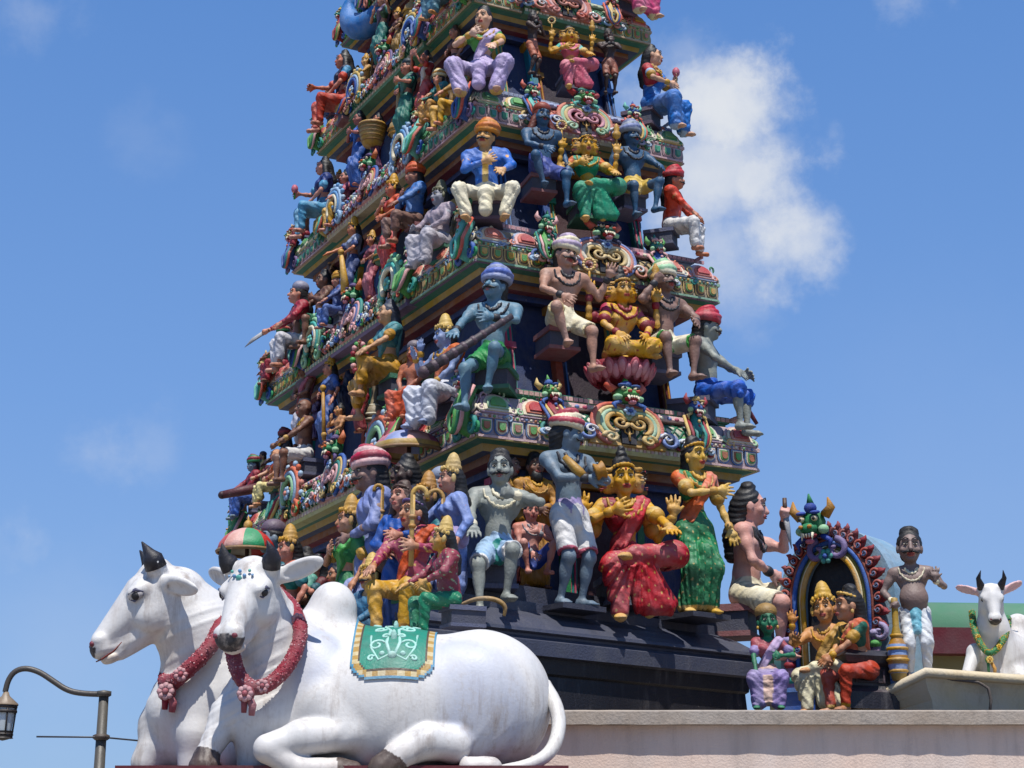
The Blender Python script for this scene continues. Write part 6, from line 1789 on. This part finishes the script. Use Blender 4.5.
# cream cornice block
nb = empty('roof_cornice', at(925, 712), 0, 'cream moulded roof cornice with a projecting corner under the pot bellied guard', 'cornice')
o = nb.location
mb = MB()
front_pts = [(926, 676), (926, 682), (928, 690), (932, 700), (934, 716), (934, 745)]
def strip(cols_, A_, Bp):
    v = [p - o for p in A_] + [p - o for p in Bp]; n = len(A_)
    mb.add(v, [(k, k + 1, n + k + 1, n + k) for k in range(n - 1)], cols_)
Ae = [on_y(x, y, YS - .95 + .03 * i) for i, (x, y) in enumerate(front_pts)]
Be = [on_y(x + 190, y + 14, YS - .55 + .03 * i) for i, (x, y) in enumerate(front_pts)]
Ce = [on_y(850 + i * 1.0, 714 + 3 * i, YS - .2 + .03 * i) for i in range(6)]
strip('cream', Ae, Be); strip('cream', Ce, Ae)
T1, T2, T3 = Ae[0] - o, Be[0] - o, Ce[0] - o
B1 = on_y(905, 672, YS + .8) - o; B2 = on_y(1110, 682, YS + .8) - o; B3 = on_y(840, 705, YS + .6) - o
mb.add([T1, T2, B2, B1, T3, B3], [(0, 1, 2, 3), (4, 0, 3, 5)], 'cream')
mb.build('moulded_edge', M_CREAM, nb)
mb = MB(); mb.tube([T3 + Vector((0, 0, .02)), T1 * .5 + T3 * .5 + Vector((0, 0, .03)), T1 + Vector((0, 0, .03)), (T1 + T2) * .5 + Vector((0, 0, .03)), T2 + Vector((0, 0, .03))], .045, 'ivory', 8); mb.build('rolled_rim', M_CREAM, nb)
mb = MB(); q0 = on_y(995, 688, YS - .82) - o; mb.tube([on_y(930, 677, YS - .9) - o, on_y(978, 682, YS - .86) - o, on_y(988, 688, YS - .86) - o, on_y(991, 700, YS - .86) - o, on_y(989, 722, YS - .84) - o], .014, '6a6058', 6); mb.build('cable', M_PAINT, nb)
slab = MB(); a0 = on_y(780, 706, YS - .3); slab.box(a0.x - 3.5, a0.x + 5, -.1, 4.0, a0.z - .5, a0.z - .06, 'grey')
sb = slab.build('roof_slab', M_COPING); sb.location = (0, YS - .2, 0); tag(sb, 'flat grey roof slab behind the pink wall carrying the niche and guard', 'roof slab')
# dark pedestal of the couple
pd = empty('stone_seat', at(857, 706, -.42), R(20), 'dark moulded stone seat under the lady in the orange sari', 'seat')
mb = MB(); rect_loft(mb, .26, .30, [(.0, -.05, '24222a'), (0, .0, '24222a'), (.0, .10, '3a3038'), (.03, .13, '24222a'), (.05, .16, '24222a'), (.05, .33, '3a3038'), (.0, .36, '24222a'), (-.03, .42, '24222a'), (.06, .48, '2e2a34'), (.25, .49, '24222a')]); mb.build('block', M_BASE, pd)
mb = MB()
for k in range(4):
    for sx in (-1, 1):
        mb.M = Matrix.Rotation(R(90 * k), 4, 'Z'); d_ = .25 if k % 2 == 0 else .21
        for z0, z1 in ((.185, .20), (.295, .31)): mb.box(-.14, .14, -d_ - .012, -d_ + .01, z0, z1, '5a4a52')
        mb.box(sx * .14 - .01, sx * .14 + .01, -d_ - .012, -d_ + .01, .185, .31, '5a4a52')
mb.build('panel_frames', M_BASE, pd)
# niche
nc = at(838, 684, .35)
ni = empty('shrine_niche', nc, R(-38), 'arched shrine niche with red flame border and green beast head on top', 'niche')
HN, WN = 1.42, .48     # inner springing
def archline(rx, rz, z0, n=20, a0=-18, a1=198): return [(rx * math.cos(R(a0 + (a1 - a0) * k / n)), 0, z0 + rz * math.sin(R(a0 + (a1 - a0) * k / n))) for k in range(n + 1)]
zc0 = .78
def band(rx, rz, rad, col, y=0, name=None, flat=1):
    mb = MB(); pts = [(rx * .96, y, .0)] + [(p[0], y, p[2]) for p in archline(rx, rz, zc0, 24, 0, 180)] + [(-rx * .96, y, .0)]
    mb.tube(pts, rad, col, 8); return mb
band(.31, .48, .028, 'c8984c', -.05).build('gold_band', M_ORN, ni)
band(.355, .53, .030, '6a6a2c', -.02).build('olive_band', M_ORN, ni)
band(.436, .615, .018, '8c4a3c', -.05).build('red_band', M_ORN, ni)
band(.332, .505, .012, 'd8c8a0', -.06).build('cream_band', M_ORN, ni)
band(.402, .58, .026, '3a62ac', -.05).build('blue_band', M_ORN, ni)
mb = MB()
for k in range(27):
    a = R(-40 + 260 * k / 26)
    x, z = .50 * math.cos(a), zc0 + .68 * math.sin(a)
    M_ = Matrix.Translation((x, -.03, z)) @ Matrix.Rotation(math.pi / 2 - a if True else 0, 4, 'Y')
    for sgn, rr, cc, yy in ((0, .070, '74242e', 0), (0, .050, 'a84c40', -.03), (0, .030, '3c4454', -.055), (0, .014, 'a8887c', -.072)):
        if sgn == 0 and rr > .06: mb.ell((0, yy, .012), (rr * .74, .025, rr * 1.2), cc, 8, 6, M_)
    scroll(mb, 0, 0, .048, R(90), (1 if x > 0 else -1) * 1.25, 'a85248', .016, M_, -.03)
    scroll(mb, 0, .0, .026, R(270), (1 if x > 0 else -1) * 1.1, '56688a', .010, M_, -.045)
    mb.tube([(0, -.005, .05), (.012, -.01, .09), (.0, -.01, .12)], [.036, .024, .005], '8c343c', 6, M_)
mb.build('flame_border', M_ORN, ni)
mb = MB(); N = 24
outer = [(p[0], p[2]) for p in archline(.63, .74, zc0, N, 0, 180)]
poly = [(.63, 0)] + outer + [(-.63, 0)]
mb.plate(poly, .04, .66, '8aa8bc'); mb.build('blue_shell', M_PAINT, ni)
mb = MB(); inner = [(.30, 0)] + [(p[0], p[2]) for p in archline(.30, .47, zc0, N, 0, 180)] + [(-.30, 0)]
mb.plate(inner, .032, .045, '121016'); mb.build('recess_shade_plate', M_PAINT, ni)  # flat near-black plate, the niche's inner shade put in as colour
mb = MB(); mb.box(-.64, .64, -.10, .68, -.30, .0, '2f5cb0'); mb.box(-.67, .67, -.14, .71, -.06, -.02, '3f74c0'); mb.build('blue_sill', M_PAINT, ni)
mb = MB(); lion_head(mb, Matrix.Translation((-.10, -.12, zc0 + .63)) @ Matrix.Rotation(R(10), 4, 'X'), .95, 'green', 'royal', 'ochre')
for sx in (-1, 1): scroll(mb, sx * .10, zc0 + .50, .11, R(90), -sx * 1.0, '7a6a98', .04, None, -.08)
rosette(mb, 0, -.12, zc0 + .44, .08, '4a9a90', 'blue'); mb.build('beast_head', M_ORN, ni)
for sx in (-1, 1):
    mb = MB(); mb.tube([(sx * .46, -.08, -.02), (sx * .46, -.08, .45)], [.05, .04], '8a6a8c', 8); 
    for zz, cc in ((.05, 'teal'), (.2, 'crimson'), (.34, 'leaf'), (.44, 'lilac')): mb.ell((sx * .46, -.09, zz), (.065, .06, .04), cc, 8, 6)
    scroll(mb, sx * .52, .44, .08, R(90), -sx * 1.1, 'lilac', .03, None, -.10); mb.build('side_post', M_ORN, ni)
# statues on the roof
G3 = 'statues on the low roof to the right'
PS = lambda dy: (Vector((0, YS + dy, 0)), Vector((0, -1, 0)))
S('s1', 'pot bellied brown guard with moustache, pearl necklace and white trousers, one palm raised', 919, 679, 523, PS(-.55), -8,
  MP('stand', ((.165, -.10, .06), (.6, .5, -.2)), ((.145, -.17, .20), (.9, .3, -.8), (0, -.15, 1)), head=(-4, 4, 6), hs=1.5),
  dict(skin='84706a', lower='trousers', lowc='d8dce0', trim='sky', belt='b04444', fall='6fb4c8', neck='ivory', mous=1, head='bun', belly=1, fists=(0,)), G3)
S('s2', 'crowned god in white dhoti sitting before the dark niche with one palm raised', 830, 716, 570, PS(-.30), -30,
  MP('lalita', ((.14, -.28, .18), (.8, .1, -.8), (-.4, -.6, .7)), 'knee', head=(10, 4, -6), hs=1.3),
  dict(skin='c8905c', lower='skirt', lowc='ddd6b4', trim='gold', sash='b8904c', neck='gold', head='crown', crownc='c8a04c', crown2='ivory', arms4=(-1,)), G3)
S('s3', 'lady in an orange red sari and green blouse leaning on the crowned god', 868, 714, 582, PS(-.62), -66,
  MP('sit', ((.06, -.24, .06), (.8, .2, -.4)), ((.0, -.28, .08), (.8, .2, -.4)), fem=True, head=(-14, 2, 10), lean=(14, -4), hs=1.3),
  dict(skin='b8805c', lower='trousers', lowc='b8442c', trim='gold', top='blouse', topc='135a48', sash='cc6440', sashw=.05, head='bun', tiara='c8a04c', long=1, neck='gold'), G3)
S('s4', 'green faced woman in a lilac sari seated at the wall edge', 769, 712, 606, PS(-.75), -8,
  MP('sit', ((.10, -.20, .03), (.8, .2, -.2)), ((.12, -.16, .16), (.8, .2, -.4)), fem=True, head=(8, 2, 0), hs=1.4),
  dict(skin='1f7450', lower='skirt', lowc='9484b4', fall='d0b0a0', top='blouse', topc='a05058', sash='b8a0c4', belt='c8a090', head='cap', hat=('9a7a44', '9a7a44'), tiara='b8923c', long=1), G3)
h = hand('s1', 0, .03)
L = h.z - at(0, 684, -.55).z; mb = MB()
mb.lathe([(.0, -L), (.06, -L + .02), (.075, -L + .08, '8a9cc4'), (.09, -L + .16, 'ochre'), (.09, -L + .24, '7f9ac8'), (.08, -L + .34, 'ochre'), (.05, -L + .40), (.045, -L + .44), (.03, -L + .5), (.03, .0), (.03, .05), (.0, .06)], 'a8883c', 16)
for z_, r_ in ((.10, .08), (.2, .095), (.3, .09), (.42, .05)): mb.lathe([(r_, -L + z_ - .015), (r_ + .014, -L + z_), (r_, -L + z_ + .015)], 'gold', 16)
prop('standing_mace', 'gold and blue banded mace under the hand of the pot bellied guard', 'mace', mb, h)
# hall behind with green roof
hb = empty('rear_hall', (on_y(975, 650, 19.5).x, 19.5, 0), R(4), 'low hall behind the small bull with a rounded pale green roof and maroon fascia', 'building')
z1 = on_y(975, 655, 19.5).z; z2 = on_y(975, 629, 19.5).z; z3 = on_y(975, 596, 19.5).z
mb = MB(); mb.box(-1.05, 8, .1, 6, .14, z1, 'ochre'); mb.build('wall', paint_material('olive_plaster', rough=.7, dirt=.5, scale=3, base=lin('8c8458') + (1,)), hb)
mb = MB(); mb.box(-1.2, 8.1, -.12, 6.1, z1, z2, 'maroon'); mb.build('fascia', M_MAROON, hb)
mb = MB(); rh = z3 - z2
mb.extrude([(-.05, z2), (-.02, z2 + rh * .45), (.15, z2 + rh * .8), (.5, z2 + rh), (1.2, z2 + rh * 1.12), (6, z2 + rh * 1.2), (6, z2)], -1.15, 8.1, '6a9a80', None, True); mb.build('rounded_roof', paint_material('green_roof_paint', rough=.6, dirt=.4, scale=3, base=lin('5a8a70') + (1,)), hb)

# ------------------------------------------------------------------ street lamp
M_LAMP = paint_material('bronze_lamp_paint', rough=.45, dirt=.4, scale=6, bump=.1, fine=50, chips=.05)
mg, ntg, bg_ = new_mat('frosted_glass'); bg_.inputs['Base Color'].default_value = (.55, .6, .62, 1); bg_.inputs['Roughness'].default_value = .35; bg_.inputs['Transmission Weight'].default_value = .35
YL = 13.2
tp = on_y(104, 694, YL)
la = empty('street_lamp', (tp.x, YL, .14), 0, 'bronze street lamp with a swan neck arm and hanging lantern at the left edge', 'street lamp')
k = pxm(tp); hz = tp.z - .14
mb = MB(); mb.lathe([(.16, 0), (.16, .25), (.10, .32), (.085, .9), (.06, .95), (.052, 1.0), (.037, hz), (.0, hz)], '4c4943', 14); mb.lathe([(.04, hz - .02), (.056, hz - .01), (.056, hz + .02), (.0, hz + .03)], '4c4943', 14)
mb.lathe([(.045, hz - .345), (.065, hz - .33), (.065, hz - .31), (.045, hz - .30)], '4a4038', 14); mb.build('post', M_LAMP, la)
def q(px, py): return ((px - 104) * k, 0, hz - (py - 694) * k)
mb = MB(); P_ = [Vector(q(*p)) for p in ((108, 694.5), (80, 693.5), (66, 690), (52, 681), (38, 672), (24, 668), (13, 671), (7, 680), (5, 692))]
for _ in range(2):
    n = []
    for a, b2 in zip(P_[:-1], P_[1:]): n += [a * .75 + b2 * .25, a * .25 + b2 * .75]
    P_ = [P_[0]] + n + [P_[-1]]
mb.tube(P_, [.022] * len(P_), '45403c', 8); mb.build('arm', M_LAMP, la)
M_ = Matrix.Translation(q(6, 736)); hh = 44 * k; rr = .085
mb = MB()
mb.lathe([(.0, hh), (.02, hh), (.03, hh - .03), (.10, hh - .09), (.10, hh - .10)], '8a7a68', 12, M_)
for z_ in (hh - .11, hh * .56, .03, .0): mb.lathe([(.08, z_ - .012), (.095 if z_ > .1 else .075, z_ - .008), (.095 if z_ > .1 else .075, z_ + .008), (.08, z_ + .012)], '2e2826', 12, M_)
for kk in range(6):
    a = R(60 * kk); mb.tube([(.068 * math.cos(a), .068 * math.sin(a), 0), (.088 * math.cos(a), .088 * math.sin(a), hh - .1)], .007, '2e2826', 5, M_)
mb.lathe([(0, -.03), (.04, -.02), (.07, .0)], '2e2826', 12, M_)
ln = mb.build('lantern', M_LAMP, la)
mb = MB(); mb.lathe([(.060, .02), (.080, hh - .11)], 'white', 12, M_); mb.build('glass', mg, ln)
mb = MB(); y_ = on_y(104, 737, YL)
mb.tube([Vector((on_y(38, 736.3, YL).x, YL - .04, y_.z)), Vector((on_y(104, 736.8, YL).x, YL - .05, y_.z - .005)), Vector((on_y(200, 738, YL + .7).x, YL + .9, y_.z - .01))], .007, '3a3a40', 5)
tag(mb.build('thin_rod', M_LAMP), 'thin dark horizontal rod crossing the lamp post and running behind the bulls', 'rod')
# ------------------------------------------------------------------ ground, sky, light
gm, nt, b = new_mat('asphalt')
tc = nd(nt, 'ShaderNodeTexCoord'); n1 = nd(nt, 'ShaderNodeTexNoise', i_Scale=.6, i_Detail=8.0); n2 = nd(nt, 'ShaderNodeTexNoise', i_Scale=60, i_Detail=4.0)
nt.links.new(tc.outputs['Object'], n1.inputs['Vector']); nt.links.new(tc.outputs['Object'], n2.inputs['Vector'])
r_ = ramp(nt, [(.3, (.04, .04, .042)), (.7, (.075, .072, .07))]); nt.links.new(n1.outputs[0], r_.inputs[0]); nt.links.new(r_.outputs[0], b.inputs['Base Color'])
b.inputs['Roughness'].default_value = .85
bp = nd(nt, 'ShaderNodeBump', i_Strength=.3, i_Distance=.01); nt.links.new(n2.outputs[0], bp.inputs['Height']); nt.links.new(bp.outputs[0], b.inputs['Normal'])
mb = MB(); mb.add([(-900, -900, 0), (900, -900, 0), (900, 900, 0), (-900, 900, 0)], [(0, 1, 2, 3)], 'charcoal')
tag(mb.build('ground', gm), kind='structure')
M_PAVE = paint_material('bounce_pavement_slabs', rough=.8, dirt=.5, scale=1.5, bump=.2, fine=30, base=lin('9c958a') + (1,))
mb = MB(); mb.box(-60, 60, -12, 40, .004, .14, 'grey'); tag(mb.build('bounce_pavement', M_PAVE), kind='structure')  # unseen pale paving, extended forward to bounce fill light onto undersides

SUN_EL, SUN_AZ = 67.0, (.10, -.995)
sun_d = bpy.data.lights.new('sun', 'SUN'); sun_d.energy = 5.0; sun_d.angle = R(.53); sun_d.color = (1, .95, .87)
sun = bpy.data.objects.new('sun', sun_d); COL.objects.link(sun)
sv = Vector((SUN_AZ[0] * math.cos(R(SUN_EL)), SUN_AZ[1] * math.cos(R(SUN_EL)), math.sin(R(SUN_EL)))).normalized()
sun.rotation_euler = sv.to_track_quat('Z', 'Y').to_euler()
w = bpy.data.worlds.new('World'); scene.world = w; w.use_nodes = True
nt = w.node_tree; bg = nt.nodes['Background']; lk = nt.links.new
sky = nd(nt, 'ShaderNodeTexSky', sky_type='NISHITA'); sky.sun_disc = False
sky.sun_elevation = R(SUN_EL); sky.sun_rotation = math.atan2(sv.x, sv.y); sky.air_density = 1.0; sky.dust_density = .6; sky.ozone_density = 1.6
tc = nd(nt, 'ShaderNodeTexCoord')
nz = nd(nt, 'ShaderNodeTexNoise', i_Scale=13.0, i_Detail=10.0, i_Roughness=.62); lk(tc.outputs['Generated'], nz.inputs['Vector'])
nz2 = nd(nt, 'ShaderNodeTexNoise', i_Scale=42.0, i_Detail=8.0, i_Roughness=.6); lk(tc.outputs['Generated'], nz2.inputs['Vector'])
def M(op, a, b_=None, c_=None):
    n = nd(nt, 'ShaderNodeMath', operation=op)
    for q, x in enumerate((a, b_, c_)):
        if x is None: continue
        if hasattr(x, 'links'): lk(x, n.inputs[q])
        else: n.inputs[q].default_value = x
    return n.outputs[0]
wob = M('MULTIPLY', M('SUBTRACT', nz.outputs[0], .5), .115)
wob = M('ADD', wob, M('MULTIPLY', M('SUBTRACT', nz2.outputs[0], .5), .022))
def blob(px, py, rad, soft, amt):
    d = ray(px, py).normalized()
    vm = nd(nt, 'ShaderNodeVectorMath', operation='DISTANCE'); lk(tc.outputs['Generated'], vm.inputs[0]); vm.inputs[1].default_value = d
    dist = M('ADD', vm.outputs['Value'], wob)
    mr = nd(nt, 'ShaderNodeMapRange', interpolation_type='SMOOTHSTEP'); lk(dist, mr.inputs[0])
    mr.inputs[1].default_value = rad / FPX + soft; mr.inputs[2].default_value = rad / FPX - soft; mr.inputs[3].default_value = 0; mr.inputs[4].default_value = amt
    return mr.outputs[0]
cl = None
for bl in ((722, 112, 46, .020, 1.0), (742, 86, 26, .016, .95), (712, 180, 62, .026, .85), (750, 188, 40, .019, .9), (768, 236, 44, .021, .88), (722, 244, 54, .024, .6), (725, 285, 36, .022, .3), (684, 140, 50, .025, .6),
           (28, 536, 22, .018, .22), (8, 548, 20, .018, .14), (112, 450, 16, .017, .24), (90, 455, 14, .017, .2), (140, 446, 12, .017, .15), (908, 2, 18, .016, .35), (30, 14, 26, .020, .2), (138, 134, 16, .02, .08), (60, 640, 60, .05, .10), (960, 480, 150, .07, .05), (690, 60, 20, .02, .3)):
    o = blob(*bl)
    cl = o if cl is None else M('MAXIMUM', cl, o)
tex = M('MULTIPLY_ADD', nz2.outputs[0], .5, .72)
cl = M('MINIMUM', M('MULTIPLY', cl, tex), 1.0)
mx = nd(nt, 'ShaderNodeMix', data_type='RGBA'); lk(cl, mx.inputs['Factor'])
tint = nd(nt, 'ShaderNodeMix', data_type='RGBA', blend_type='MULTIPLY'); tint.inputs['Factor'].default_value = 1
lk(sky.outputs[0], tint.inputs['A']); tint.inputs['B'].default_value = SKYTINT + (1,)
sx_ = nd(nt, 'ShaderNodeSeparateXYZ'); lk(tc.outputs['Generated'], sx_.inputs[0])
el = nd(nt, 'ShaderNodeMapRange'); lk(sx_.outputs[2], el.inputs[0]); el.inputs[1].default_value = .02; el.inputs[2].default_value = .50
air = ramp(nt, [(0, AIRLOW), (.5, AIRMID), (1, AIRTOP)]); lk(el.outputs[0], air.inputs[0])
sc_ = nd(nt, 'ShaderNodeMix', data_type='RGBA', blend_type='MULTIPLY'); sc_.inputs['Factor'].default_value = 1; lk(air.outputs[0], sc_.inputs['A']); sc_.inputs['B'].default_value = (1 / SKYSTR,) * 3 + (1,)
bl_ = nd(nt, 'ShaderNodeMix', data_type='RGBA'); bl_.inputs['Factor'].default_value = .75; lk(tint.outputs['Result'], bl_.inputs['A']); lk(sc_.outputs['Result'], bl_.inputs['B'])
lk(bl_.outputs['Result'], mx.inputs['A']); mx.inputs['B'].default_value = CLOUDCOL + (1,)
lk(mx.outputs['Result'], bg.inputs['Color']); bg.inputs['Strength'].default_value = SKYSTR
vs = scene.view_settings; vs.view_transform = 'Standard'; vs.look = 'None'; vs.gamma = 1; vs.use_curve_mapping = False; vs.exposure = EXPO
scene.cycles.max_bounces = 6; scene.cycles.diffuse_bounces = 3; scene.cycles.use_denoising = True
